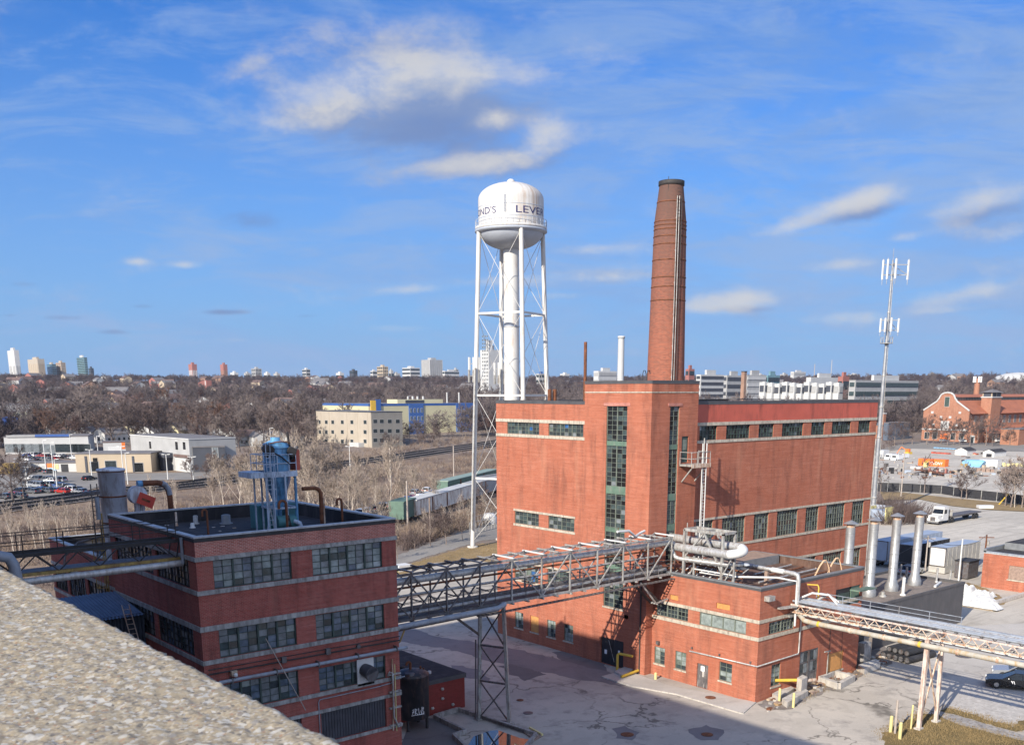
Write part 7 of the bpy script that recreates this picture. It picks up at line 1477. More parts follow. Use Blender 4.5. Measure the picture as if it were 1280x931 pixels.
# lamp posts of the lots
for i, (u, vb, vt, dbl) in enumerate(((35.5, 617, 584, 1), (58, 590, 550, 0), (72, 614, 574, 0), (68, 600, 553, 0), (115, 596, 562, 1), (155, 600, 558, 1), (160, 606, 566, 0), (210, 600, 568, 1), (242, 601, 571, 1), (90, 575, 543, 0), (124, 580, 545, 0), (318, 574, 558, 1), (340, 580, 535, 0), (212, 575, 545, 0), (438, 592, 558, 1))):
    p = hit(u, vb); h = float(atd(u, vt, math.hypot(p[0], p[1]))[2])-p[2]; t = thing('street_lamp', 'slim white street lamp post standing over the left lots', 'street lamp', p, 'lamp posts over the left lots'); m = MB(); m.tube(p, p+np.array([0, 0, h]), .15, 'lamp_white', 8, .1); m.obj('post', t)
    for s in ((-1, 1) if dbl else (1,)): m = MB(); m.beam(p+(0, 0, h), p+RT*s*.9+(0, 0, h+.1), .1, .1, 'lamp_white'); m.beam(p+RT*s*.5+(0, 0, h+.05), p+RT*s*1.2+(0, 0, h+.1), .32, .18, 'lamp_white'); m.obj('lamp_head', t)
for i, (u, vb, vt, lab, mt) in enumerate(((510, 664, 601, 'short grey pole in front of the bare trees right of the dark block', 'wood_pole'), (489, 616, 556, 'pale pole among the brush left of the green wagon', 'bark_pale'), (567.5, 604, 557, 'tall grey pole by the brush below the railway', 'wood_pole'), (538, 674, 622, 'thin dark pole beside the wagons', 'bark'), (487, 640, 612, 'thin brown post in the brush by the strip lot', 'bark'))):
    p = hit(u, vb); h = float(atd(u, vt, math.hypot(p[0], p[1]))[2])-p[2]; m = MB(); m.tube(p, p+np.array([0, 0, h]), .2, mt, 8, .15); tag(m.obj('utility_pole', loc=p), lab, 'pole', 'utility poles')
# railway wagons below the brush
def wagon(ua, va, ub, vb, h, side, roof, lab, panels='rust'):
    p, q = at(ua, va), at(ub, vb); d = q-p; L = np.linalg.norm(d); d /= L; n = np.array([-d[1], d[0], 0]); t = thing('railway_wagon', lab, 'wagon', (p+q)/2, 'wagons behind the dark block'); m = MB()
    c = [p, q, q+n*3, p+n*3]; m.prism([(x, y) for x, y, _ in c], .9, h, side, roof); m.obj('body', t); m = MB()
    for k in range(1, int(L/9)): b = p+d*k*9-n*.05; m.beam(b+(0, 0, 1), b+(0, 0, h-.1), .35, .12, panels)
    m.obj('ribs', t); m = MB(); c = [p-n*.15, q-n*.15, q+n*3.15, p+n*3.15]; m.prism([(x, y) for x, y, _ in c], h, h+.2, roof); m.obj('roof', t); m = MB()
    for f in (.1, .2, .8, .9):
        for s in (.3, 2.7): b = p+d*L*f+n*s; m.path([b+n*-.1+(0, 0, .5), b+n*.1+(0, 0, .5)], .5, 'steel_black', 10)
    m.obj('wheels', t)
plain('wagon_green', (.09, .155, .12), .6, var=.15, scale=1); plain('wagon_white', (.8, .75, .66), .7, var=.15, scale=.6, dirt=(.3, .15, .08), dirtamt=.5); plain('wagon_roof', (.23, .30, .25), .6, var=.15)
wagon(505, 655, 520, 649, 4.2, 'wagon_green', 'wagon_green', 'dark green railway wagon leftmost in the line'); wagon(521, 650, 590, 627, 3.9, 'wagon_white', 'far_white', 'white rust streaked railway wagon right of the green one'); wagon(593, 626, 628, 614, 3.9, 'far_grey', 'far_grey', 'grey sided railway wagon right of the water tower leg'); wagon(560, 624, 622, 606, 4.2, 'wagon_green', 'wagon_roof', 'long railway wagon with pale green roof behind the white wagons')
m = MB(); p = at(607, 655); m.lathe((p[0]+1, p[1], 0), [(1.5, 0), (1.5, 1.2), (1.0, 2.0), (0, 2.2)], 'tarpaulin' if 'tarpaulin' in MATS else 'trailer_white', 12); tag(m.obj('wrapped_load', loc=p), 'pale wrapped load on the side road beside the water tower leg', 'load')
m = MB(); 
for (a, b) in (((587, 668), (640, 655)), ((590, 661), (640, 648))):
    p, q = at(*a), at(*b); k = 14
    for i in range(k+1): c = p+(q-p)*i/k; m.tube(c, c+np.array([0, 0, 2.2]), .05, 'steel_grey', 5)
    for z in (1.1, 2.2): m.tube(p+(0, 0, z), q+(0, 0, z), .03, 'steel_grey', 4)
tag(m.obj('wire_fence'), 'grey post and wire fence along the side road behind the powerhouse', 'fence')
m = MB(); p = at(502, 713); m.box(p[0]-1, p[0]+1.2, p[1]-.9, p[1]+.9, 0, .9, 'white_paint'); m.box(p[0]-1.6, p[0]-1, p[1]-.8, p[1]+.8, 0, .5, 'pale_yellow'); tag(m.obj('debris_pile', loc=p), 'white and yellow discarded sacks by the corner of the dark block', 'debris')
# slab tower and skyline
def tower(lab, u0, u1, uc, vt, r, mat, base=None, floors=10, cols=0, fmat='glass_dark', mat2=None, name='apartment_tower', extra=None, grp=None, vert=False):
    p = atd(uc, 470, r); C = np.array([p[0], p[1]]); d = ray(u0, 470); y1 = d[1]/d[0]*C[0]; d = ray(u1, 470); x1 = d[0]/d[1]*C[1]
    y1 = max(y1, C[1]+4); x1 = max(x1, C[0]+4); z1 = float(atd(uc, vt, r)[2]); z0 = terrain(C[0], C[1])-15; t = thing(name, lab, 'building', (C[0], C[1], max(z0+15, 0)), grp)
    m = MB(); m.box(C[0], x1, C[1], y1, z0, z1, mat); m.obj('wall', t); m = MB(); m.box(C[0]+(x1-C[0])*.3, C[0]+(x1-C[0])*.7, C[1]+(y1-C[1])*.3, C[1]+(y1-C[1])*.7, z1, z1+((z1-z0)*.05+1)*(.1 if name == 'town_house' else 1), mat2 or mat); m.obj('roof_box', t)
    n = floors; h = (z1-z0-15)/n
    for k in range(n):
        m = MB()
        if vert:
            W_ = (y1-C[1])/n; a = C[1]+W_*(k+.25); m.box(C[0]-.4, C[0], a, a+W_*.5, z0, z1-h, fmat); W_ = (x1-C[0])/n; a = C[0]+W_*(k+.25); m.box(a, a+W_*.5, C[1]-.4, C[1], z0, z1-h, fmat)
        else: za = z0+15+h*(k+.3); m.box(C[0]-.35, C[0], C[1]+.6, y1-.6, za, za+h*.45, fmat); m.box(C[0]+.6, x1-.6, C[1]-.35, C[1], za, za+h*.45, fmat)
        m.obj('window_band', t)
    if cols:
        m = MB()
        for k in range(cols+1): a = C[1]+(y1-C[1])*k/cols; m.box(C[0]-.7, C[0], a-.5, a+.5, z0, z1, mat); a = C[0]+(x1-C[0])*k/cols; m.box(a-.5, a+.5, C[1]-.7, C[1], z0, z1, mat)
        m.obj('piers', t)
    KEEP.append((C[0], C[1], 25)); return t
tower('very tall slim white twin slab tower at the far left of the skyline', 12.5, 27, 21, 437.5, 2000, 'far_white', floors=2, vert=True, fmat='far_grey')
tower('broad beige tower second from the left on the skyline', 36.5, 57.5, 49, 448.5, 2100, 'far_beige', floors=5, vert=True, fmat='far_tan'); tower('bluish tower left of its beige twin on the skyline', 60, 71.5, 66, 455, 2150, 'far_teal', floors=10, mat2='far_beige'); tower('beige tower right of the bluish one on the skyline', 71.7, 83, 78, 453, 2150, 'far_beige', floors=8, cols=3, fmat='far_brown')
tower('teal glass tower standing alone on the left skyline', 98, 111, 107, 446.5, 2000, 'far_teal', floors=14, mat2='far_white', fmat='glass_teal'); tower('low dark tower against the teal glass tower', 111.5, 118, 114, 460, 2200, 'far_dark', floors=6)
tower('left of two pink brick towers on the horizon', 236.5, 247, 241, 455, 2100, 'far_pink', floors=3, vert=True, fmat='far_white'); tower('right of two pink brick towers on the horizon', 276, 285, 280, 455.5, 2100, 'far_pink', floors=3, vert=True, fmat='far_brown')
tower('grey block with pale top left of the pale domed block on the horizon', 315, 327, 320, 460.5, 2100, 'far_grey', floors=4, cols=4); tower('white topped grey block standing alone on the horizon', 378, 388, 383, 461.5, 2100, 'far_grey', floors=4, mat2='far_white'); tower('small dark block on the horizon above the brick building', 437, 447, 442, 463, 2100, 'far_dark', floors=3)
tower('stepped pale block left of the largest grey slab on the horizon', 472, 485, 479, 458, 2000, 'far_tan', floors=5, cols=3); tower('white and grey wedge block left of the largest slab on the horizon', 503, 525, 513, 459.5, 2000, 'far_white', floors=4); tower('largest grey two sided slab tower on the horizon', 527.5, 553, 538, 449.5, 2100, 'far_grey', floors=12, cols=6, fmat='far_grey')
tower('long low white block right of the largest slab on the horizon', 553, 574, 556, 463.5, 2000, 'far_white', floors=3); tower('low white block left of the stepped one on the horizon', 463, 472, 466, 463.5, 2050, 'far_white', floors=3); tower('small grey block right of the long white one on the horizon', 566, 573, 570, 461.5, 2200, 'far_grey', floors=4)
for i, (u0, u1, v) in enumerate(((288, 298, 464.5), (305, 313, 465), (330, 338, 465), (342, 350, 465.5), (420, 430, 465), (486, 492, 462), (700, 712, 466), (1160, 1170, 466), (945, 955, 467), (975, 985, 466.5), (1060, 1075, 467), (490, 500, 465.5))): tower(['small pale block just right of the right pink tower', 'small pale block left of the grey block on the horizon', 'small pale block right of the grey block on the horizon', 'low pale block further right of the grey block on the horizon', 'small pale block left of the small dark block', 'thin pale block right of the stepped block on the horizon', 'pale block on the ridge between tower and chimney', 'pale block on the ridge above the gabled brick hall', 'pale block on the ridge above the left grey condominiums', 'pale block on the ridge left of the hilltop white building', 'pale block on the ridge left of the teal condominium', 'low pale block between the stepped and wedge blocks'][i], u0, u1, (u0+u1)/2, v+1, 2000, 'far_grey' if i % 2 else 'far_white', floors=1)
t = tower('tall white slab apartment tower seen through the water tower legs', 600.5, 625.5, 611, 437, 900, 'far_white', floors=0 or 1, vert=True, fmat='far_grey')
p = atd(611, 470, 900); 
for i in range(16):
    z = 30+i*3.1-4; 
    for k in range(4): win(t, p[0], p[1]+1.5+k*2.3, 1.0, z, z+1.5, 'W', 'glass_dark', 'far_white')
m = MB(); m.box(p[0]+2, p[0]+6, p[1]+2, p[1]+7, 55, 70, 'far_white'); m.obj('lift_shaft', t)
# right hand middle distance
tower('stepped white and blue condominium block right of the stair tower', 872, 905, 876, 468, 700, 'far_white', floors=7, fmat='far_dark', name='condominium'); tower('grey and white balcony block left of the brick coloured flue', 906, 930, 909, 469, 760, 'far_grey', floors=5, fmat='far_dark', name='condominium'); tower('grey terrace condominium right of the brown flue', 931, 958, 934, 468.5, 720, 'far_grey', floors=6, fmat='far_white', name='condominium'); tower('bluish glass block behind the white town houses', 957, 975, 960, 469, 780, 'far_teal', floors=4, name='condominium')
m = MB(); p = atd(929.5, 480, 690); m.box(p[0]-1.3, p[0]+1.3, p[1]-1.3, p[1]+1.3, 5, float(atd(929.5, 464, 690)[2]), 'far_brown'); m.box(p[0]-1.5, p[0]+1.5, p[1]-1.5, p[1]+1.5, float(atd(929.5, 464.8, 690)[2]), float(atd(929.5, 464, 690)[2])+.1, 'far_dark'); tag(m.obj('brick_flue', loc=p), 'thin brown brick flue between the grey condominiums', 'flue')
for k in range(11):
    u = 954+k*9.3; tower('white town house in the long row behind the powerhouse roof', u, u+8.0, u+2.5, 477.5+1.2*(k % 3), 640, 'far_white', floors=3, fmat='far_grey' if k % 3 == 1 else 'far_dark', name='town_house', grp='row of white town houses')
tower('long white hall roof rising behind the white town houses', 1010, 1052, 1014, 471.5, 760, 'far_white', floors=1, fmat='far_grey', name='hall'); tower('red brick block right of the white hall', 1052, 1062, 1054, 470.5, 740, 'far_pink', floors=2, name='brick_block'); tower('long teal glass condominium with dark balconies left of the phone mast', 1062, 1149, 1070, 475, 620, 'far_grey', floors=5, fmat='glass_teal', name='condominium', mat2='far_white')
tower('bright white building on the ridge', 988, 1007, 992, 464.5, 1700, 'far_white', floors=2, name='institution', fmat='far_grey'); tower('pale block behind the thin stack, right of the white slab tower', 742, 771, 748, 463.5, 1000, 'far_white', floors=4, fmat='far_grey'); tower('small grey block with blue top right of the water tower', 670, 682, 674, 467, 1300, 'far_grey', floors=3, mat2='far_blue'); tower('brown block behind the left edge of the white blue condominium', 858, 868, 861, 461, 900, 'far_pink', floors=4)
for i, (u, v0_, lab, mt, r, rr_) in enumerate(((775.5, 420, 'tall white chimney far behind the stair tower', 'far_white', 640, 2.4), (1017, 455, 'thin pale mast on the far ridge', 'far_tan', 1700, .5), (1038, 450, 'thin dark lattice mast on the far ridge', 'far_grey', 1700, .7))):
    p = atd(u, 480, r); z1 = float(atd(u, v0_, r)[2]); m = MB(); m.tube((p[0], p[1], 0), (p[0], p[1], z1), rr_, mt, 16, rr_*.8); 
    if i == 0: m.lathe((p[0], p[1], z1), [(rr_*.8, -1.5), (rr_*.95, -1.4), (rr_*.95, 0), (rr_*.6, .02)], mt, 16)
    tag(m.obj('chimney' if i == 0 else 'mast', loc=(p[0], p[1], 0)), lab, 'chimney' if i == 0 else 'mast')
p = atd(1220.5, 490, 560); z1 = float(atd(1220.5, 473, 560)[2]); t = thing('brick_chimney', 'slim brick chimney topped with white antennas behind the gabled brick hall', 'chimney', (p[0], p[1], 0)); m = MB(); m.tube((p[0], p[1], 0), (p[0], p[1], z1), 1.7, 'brick_far', 14, 1.3); m.obj('shaft', t); m = MB()
for a in range(6): m.box(p[0]+1.7*math.cos(a)-.35, p[0]+1.7*math.cos(a)+.35, p[1]+1.7*math.sin(a)-.35, p[1]+1.7*math.sin(a)+.35, z1-2, z1+1, 'lamp_white')
m.obj('antennas', t)
p = atd(1272, 474, 1500); m = MB(); m.lathe((p[0], p[1], p[2]-4), [(32, 0), (31, 4), (26, 8), (16, 11.5), (0, 13)], 'far_white', 32); tag(m.obj('dome', loc=p), 'low white air supported dome on the hillside at the right edge', 'dome')
t, x0, x1, y0, y1, z0, z1 = block('red_tower', 'short red and white square tower above the trees', 'tower', 259, 490, 256, 263, 475, 'far_pink', minx=6); win(t, x0, (y0+y1)/2, 2, z1-6, z1-1, 'W', 'far_white')
# gabled brick hall
C = hit(1208, 553.5); x0, y0, zb = C[0], C[1], C[2]; d = ray(1151, 553); y1 = d[1]/d[0]*x0; x1 = x0+95
gz = lambda u, v: float(atx(u, v, x0)[2]); hall = thing('brick_hall', 'brick hall with curved Dutch gable, tiled roof and square ventilation tower on the right', 'building', (x0, (y0+y1)/2, zb))
ym = (y0+y1)/2; ez = gz(1152, 512.5); pk = gz(1180, 490.5); wd = y1-y0
out = [(y1, zb-2), (y1, ez)]
for f, g_ in ((.215, .52), (.20, .60), (.178, .65), (.16, .76), (.13, .89), (.07, .98), (0, 1.0)): out.append((ym+wd*f, ez+(pk-ez)*g_))
out += [(2*ym-y, z) for y, z in out[::-1][1:]]
m = MB(); n = len(out); V = [(x0, y, z) for y, z in out]+[(x0+.8, y, z) for y, z in out]; m.add(V, [tuple(range(n)), tuple(range(2*n-1, n-1, -1))]+[(i, (i+1) % n, n+(i+1) % n, n+i) for i in range(n)], 'brick_far')
se = ez-(ez-zb)*.15; m.box(x0+.8, x1, y0+.6, y1-.6, zb-2, ez-.5, 'brick_far'); m.obj('wall', hall)
m = MB()
for (ya, za), (yb, zb_) in zip(out[1:-2], out[2:-1]): m.beam((x0-.1, ya, za), (x0-.1, yb, zb_), .5, .6, 'far_white')
for f, z in ((-.42, .35), (-.25, .5), (.25, .5), (.42, .35), (-.3, .9), (.3, .9), (.1, .75), (-.1, .75)): m.box(x0-.15, x0, ym+wd*f-.6, ym+wd*f+.6, zb+(ez-zb)*z, zb+(ez-zb)*z+1.0, 'far_white')
m.box(x0-.2, x0, y0, y1, zb+5.2, zb+5.8, 'far_white'); m.obj('stone_trim', hall)
win(hall, x0, ym, 2.2, ez+(pk-ez)*.22, ez+(pk-ez)*.75, 'W', 'green_paint', 'far_white'); 
for f in (-.38, -.2, .2, .38): win(hall, x0, ym+wd*f, 2.2, zb+1, zb+4, 'W', 'glass_dark', 'far_white')
win(hall, x0, ym, 4.2, zb+6, zb+9.5, 'W', 'far_white', 'brick_far'); m = MB(); m.box(x0-.12, x0, ym-1.6, ym+1.6, zb-.5, zb+3.6, 'orange'); m.obj('door', hall)
m = MB(); rz = ez+(pk-ez)*.90; m.add([(x0+.8, y0-1, ez-1.5), (x1, y0-1, ez-1.5), (x1, y0+wd*.30, ez+(rz-ez)*.62), (x0+.8, y0+wd*.30, ez+(rz-ez)*.62)], [(0, 1, 2, 3)], 'roof_tile')
m.add([(x0+.8, y0+wd*.30, ez+(rz-ez)*.82), (x1, y0+wd*.30, ez+(rz-ez)*.82), (x1, ym, rz), (x0+.8, ym, rz), (x1, y1-wd*.3, ez+(rz-ez)*.82), (x0+.8, y1-wd*.3, ez+(rz-ez)*.82), (x1, y1+1, ez-1.5), (x0+.8, y1+1, ez-1.5)], [(0, 1, 2, 3), (3, 2, 4, 5), (5, 4, 6, 7)], 'roof_tile'); m.obj('roof', hall)
m = MB(); za, zb2 = ez+(rz-ez)*.62, ez+(rz-ez)*.82; m.box(x0+.9, x1, y0+wd*.31, y0+wd*.32, za, zb2, 'glass_dark')
for k in range(60): x = x0+1+k*1.6; m.box(x, x+.3, y0+wd*.305, y0+wd*.312, za, zb2, 'far_dark')
m.obj('clerestory', hall)
for k in range(14):
    x = x0+8+k*6; win(hall, y0+.6, x, 2.4, ez-6, ez-2.6, 'S', 'glass_grey', 'far_white')
m = MB(); m.box(x0+2, x1, y0-9, y0+.5, zb-2, zb+4.2, 'brick_far'); m.add([(x0+1.5, y0-9.6, zb+4.2), (x1, y0-9.6, zb+4.2), (x1, y0+.6, zb+7), (x0+1.5, y0+.6, zb+7)], [(0, 1, 2, 3)], 'roof_tile')
for k in range(10): x = x0+6+k*7; m.box(x, x+2.2, y0-9.06, y0-9, zb+.8, zb+3.2, 'glass_dark'); m.box(x+3.2, x+4.2, y0-9.1, y0-9, zb, zb+4, 'far_white')
m.obj('side_aisle', hall)
tx = aty(1232.5, 520, y0)[0]; tw_ = 5.2; zt = float(aty(1239, 497, y0)[2]); tn = MB(); tn.box(tx, tx+tw_*1.9, y0-2.0, y0+3, zb+3, zt, 'brick_far'); tn.box(tx-.3, tx+tw_*1.9+.3, y0-2.3, y0+3.3, zt, zt+.5, 'far_white'); o = tn.obj('ventilation_tower', hall)
m = MB(); m.box(tx+.3, tx+tw_*1.9-.3, y0-1.7, y0+2.7, zt+.5, zt+2.4, 'far_dark'); 
for a in (tx+.2, tx+tw_*.9, tx+tw_*1.9-.6):
    for b in (y0-1.8, y0+2.3): m.box(a, a+.5, b, b+.5, zt+.5, zt+2.4, 'far_tan')
xm, yv = tx+tw_*.95, y0+.5; m.add([(tx-.8, y0-2.8, zt+2.4), (tx+tw_*1.9+.8, y0-2.8, zt+2.4), (tx+tw_*1.9+.8, y0+3.8, zt+2.4), (tx-.8, y0+3.8, zt+2.4), (xm, yv, zt+4)], [(0, 1, 4), (1, 2, 4), (2, 3, 4), (3, 0, 4)], 'roof_grey'); m.obj('cupola', o)
m = MB(); m.box(x0-4, x0+2, y0-7, y0-2, zb-2, zb+7, 'brick_far'); m.add([(x0-4, y0-7, zb+7), (x0-4, y0-4.5, zb+9.5), (x0-4, y0-2, zb+7), (x0+2, y0-7, zb+7), (x0+2, y0-4.5, zb+9.5), (x0+2, y0-2, zb+7)], [(0, 2, 1), (3, 4, 5), (0, 1, 4, 3), (1, 2, 5, 4)], 'brick_far'); m.box(x0-4.1, x0-4, y0-5.6, y0-3.4, zb, zb+3.4, 'far_white'); m.box(x0-4.15, x0-4.1, y0-5.2, y0-3.8, zb, zb+2.8, 'glass_dark'); m.obj('porch', hall)
KEEP += [(x0+20+k*15, ym, 24) for k in range(6)]+[(x0-10, ym, 14), (x0-20, ym-10, 14)]
t, x0, x1, y0, y1, z0, z1 = block('brick_block', 'plain brick block at the right edge in front of the gabled hall', 'building', 1272, 558, 1271, 1300, 537, 'brick_far', minx=8)
t, x0, x1, y0, y1, z0, z1 = block('grey_shed', 'plain blue grey metal shed right of the phone mast', 'shed', 1109, 551, 1108.5, 1136, 529, 'corrugated', minx=6); t, x0, x1, y0, y1, z0, z1 = block('brick_house', 'small red brick house just right of the phone mast', 'house', 1101, 551, 1099, 1110, 532, 'brick_far', minx=5); m = MB(); m.box(x0+1, x0+3, y0, y0+1.5, z1, z1+5.5, 'brick_far'); m.box(x0+.8, x0+3.2, y0-.2, y0+1.7, z1+5.5, z1+6, 'far_white'); m.obj('chimney', t)
# houses among the bare trees
def house(u, v, w_, d_, h, mat, roof, lab, rot=0.0, grp='houses among the bare trees'):
    p = hit(u, v); t = thing('house', lab, 'house', p, grp); m = MB(); m.box(-w_/2, w_/2, -d_/2, d_/2, -2, h, mat); rz = h+d_*.28
    m.add([(-w_/2, -d_/2, h), (-w_/2, 0, rz), (-w_/2, d_/2, h), (w_/2, -d_/2, h), (w_/2, 0, rz), (w_/2, d_/2, h)], [(0, 2, 1), (3, 4, 5)], mat); a = m.obj('wall'); a.parent = t
    m = MB(); e = .4; m.add([(-w_/2-e, -d_/2-e, h-.15), (w_/2+e, -d_/2-e, h-.15), (w_/2+e, 0, rz+.12), (-w_/2-e, 0, rz+.12), (-w_/2-e, d_/2+e, h-.15), (w_/2+e, d_/2+e, h-.15)], [(0, 1, 2, 3), (3, 2, 5, 4)], roof); a = m.obj('roof'); a.parent = t
    if math.hypot(p[0], p[1]) < 640:
        for x in np.arange(-w_/2+1.5, w_/2-.8, 2.6):
            for z in ((1, 3.8) if h > 5 else (1,)): m = MB(); m.box(x, x+1.1, -d_/2-.05, -d_/2, z, z+1.25, 'glass_dark'); a = m.obj('window'); a.parent = t
        m = MB(); m.box(-w_/2-.05, -w_/2, -.8, .8, 1, 2.4, 'glass_dark'); a = m.obj('window'); a.parent = t
    t.rotation_euler = (0, 0, rot); KEEP.append((p[0], p[1], w_*.6+3)); d = math.hypot(p[0], p[1]); KEEP.append((p[0]*(1-20/d), p[1]*(1-20/d), 12)); KEEP.append((p[0]*(1-42/d), p[1]*(1-42/d), 9))
house(231, 549, 14, 12, 4.5, 'far_cream', 'roof_grey', 'cream walled house with grey roof beyond the pale garage building', .2); house(243, 549, 13, 10, 4, 'far_white', 'roof_brown', 'white gabled house with brown roof beyond the pale garage building', 1.6); house(262, 549, 14, 9, 3.5, 'far_dark', 'roof_grey', 'dark low house right of the white gabled house', .1); house(175, 546, 9, 10, 5, 'far_white', 'roof_grey', 'white house partly hidden behind the bare tree trunks', .9); house(8, 540, 12, 12, 4, 'far_white', 'roof_blue', 'white house with dark blue roof at the far left', .4); house(33, 534, 12, 10, 5, 'far_cream', 'far_cream', 'pale yellow house left of the dense bare trees', .2); house(338, 550, 15, 7, 2.2, 'far_grey', 'far_white', 'long low white roofed house behind the blue dust collector', -.75); house(355, 500, 24, 14, 6, 'far_cream', 'roof_grey', 'cream house with stepped gable high on the wooded slope', .7)
t, x0, x1, y0, y1, z0, z1 = block('warehouse', 'long white flat warehouse at the far left edge', 'building', 46, 522, 43, 60, 505, 'far_white', minx=10); t, x0, x1, y0, y1, z0, z1 = block('warehouse', 'long grey roofed white warehouse reaching in from the left edge', 'building', 2, 521, -40, 46, 506, 'far_white', minx=10); t, x0, x1, y0, y1, z0, z1 = block('brick_row', 'low brown brick row in front of the white warehouse at the left edge', 'building', 3, 528, -30, 40, 516, 'far_brown', minx=8)
t, x0, x1, y0, y1, z0, z1 = block('low_building', 'long low white roofed building among bare trees right of the left centre', 'building', 300, 517, 297, 338, 506, 'far_white', minx=10); t, x0, x1, y0, y1, z0, z1 = block('low_building', 'grey low building left of the long white roofed one', 'building', 275, 518, 272, 298, 507, 'far_grey', minx=10); t, x0, x1, y0, y1, z0, z1 = block('low_building', 'long grey flat roofed building beyond the houses behind the blue collector', 'building', 262, 556, 258, 310, 545, 'far_grey', minx=8)
for i, (u, v, sz, a, rot) in enumerate(((140, 553, 1, 'far_white', .3), (158, 549, .9, 'far_cream', 1.2), (196, 551, 1.1, 'far_white', .5), (212, 546, 1, 'far_grey', .1), (280, 552, 1.1, 'far_white', .8), (305, 556, 1, 'far_grey', .2), (324, 557, .9, 'far_white', 1.4), (360, 556, 1, 'far_white', .5), (110, 551, .9, 'far_grey', .9), (75, 548, 1, 'far_white', .2))):
    house(u, v, 13*sz, 9*sz, 4.2, a, ('roof_grey', 'roof_brown')[i % 2], ('white', 'cream', 'white', 'grey', 'white', 'grey', 'white', 'white', 'grey', 'white')[i]+' house with '+('grey', 'brown')[i % 2]+' roof just behind the commercial strip', rot, 'houses behind the commercial strip')
hn = 0; rs = random.Random(5)
WC = [('far_white', 'white'), ('far_grey', 'grey'), ('far_tan', 'tan'), ('far_brown', 'brown'), ('far_pink', 'red brick')]; RC = [('roof_grey', 'grey'), ('roof_brown', 'brown')]
for k in range(112):
    if k < 74: u, v = rs.uniform(0, 590), rs.uniform(474, 514)
    elif k < 94: u, v = rs.uniform(860, 1280), rs.uniform(474, 500)
    else: u, v = rs.uniform(60, 390), rs.uniform(512, 540)
    a, b = rs.choice(WC), rs.choice(RC); sz = rs.uniform(.9, 1.7)
    house(u, v, 12*sz, 9*sz, rs.uniform(4.5, 8), a[0], b[0], '%s house with %s roof among the bare trees of the wooded slope' % (a[1], b[1]), rs.uniform(0, 3))
# ================================================================ vegetation
def tree_mesh(seed, h=10.0, spread=.55, limbs=7, fork=(5, 4, 4), twig_r=.035, tw='twig', tr='bark', up=.35, droop=0.0, base=.22, first=.22):
    r = random.Random(seed); T = MB(); Cc = MB()
    def seg(m, p, q, r0, r1, n, mat): m.path([p, q], r0, mat, n, False, r1)
    def rv(): return np.array([r.uniform(-1, 1) for _ in range(3)])
    def branch(p, d, L, rad, lvl):
        n = 3 if lvl < 2 else 2; pts = [p]; dd = d.copy()
        for i in range(n): dd = dd+rv()*.22+np.array([0, 0, up*.25]); dd /= np.linalg.norm(dd); pts.append(pts[-1]+dd*L/n)
        r1 = max(rad*.45, twig_r*.5)
        if lvl >= 2:
            for a, b in zip(pts[:-1], pts[1:]): seg(Cc, a, b, max(rad, twig_r), max(r1, twig_r*.5), 3, tw)
        else:
            for i in range(n): seg(Cc, pts[i], pts[i+1], rad+(r1-rad)*i/n, rad+(r1-rad)*(i+1)/n, 5, tr)
        if lvl <= len(fork):
            k = fork[lvl-1] if lvl <= len(fork) else 0
            for j in range(k):
                f = r.uniform(.3, 1); i = min(int(f*n), n-1); q = pts[i]+(pts[i+1]-pts[i])*(f*n-i); nd = dd+rv()*.95; nd[2] += up*.3-droop; nd /= np.linalg.norm(nd); branch(q, nd, L*r.uniform(.42, .66), rad*.45, lvl+1)
    pts = [np.zeros(3)]; d = np.array([0, 0, 1.]); nT = 6
    for i in range(nT): d = d+rv()*.07; d[2] = abs(d[2]); d /= np.linalg.norm(d); pts.append(pts[-1]+d*h*.8/nT)
    for i in range(nT): T.path([pts[i], pts[i+1]], base*(1-i/(nT+1))**1.1, tr, 7, False, base*(1-(i+1)/(nT+1))**1.1)
    T.path([pts[-1], pts[-1]+d*h*.15], base*.12, tr, 4, False, .02)
    for j in range(limbs):
        f = first+(1-first)*(j+r.random()*.6)/limbs; i = min(int(f*nT), nT-1); q = pts[i]+(pts[i+1]-pts[i])*(f*nT-i); a = j*2.4+r.uniform(-.5, .5); s = spread*r.uniform(.8, 1.2); nd = np.array([math.cos(a)*s, math.sin(a)*s, .45+.35*f+up*.3]); nd /= np.linalg.norm(nd)
        branch(q, nd, h*r.uniform(.32, .46)*(1.1-.5*f), base*.42*(1-.6*f), 1)
    return T, Cc
def raw(m, name):
    me = bpy.data.meshes.new(name); me.from_pydata(m.v, [], m.f)
    for k in m.mats: me.materials.append(MATS[k])
    me.polygons.foreach_set('material_index', m.m); me.update(); return me
KINDS = {}
def kind(key, n, **kw):
    L = []
    for i in range(n):
        T, Cc = tree_mesh(hash(key) % 1000 if False else sum(map(ord, key))*7+i*13, **kw); L.append((raw(T, 'trunk'), raw(Cc, 'crown')))
    KINDS[key] = L
kind('wide', 4, h=12, spread=.85, limbs=9, fork=(5, 5, 5), twig_r=.04); kind('dark', 3, h=11, spread=1.0, limbs=9, fork=(5, 5, 5), twig_r=.045, tr='bark_dark', base=.3); kind('pale', 4, h=13, spread=.45, limbs=11, fork=(5, 5, 3), twig_r=.035, tw='twig_pale', tr='bark_pale', base=.16, up=.6)
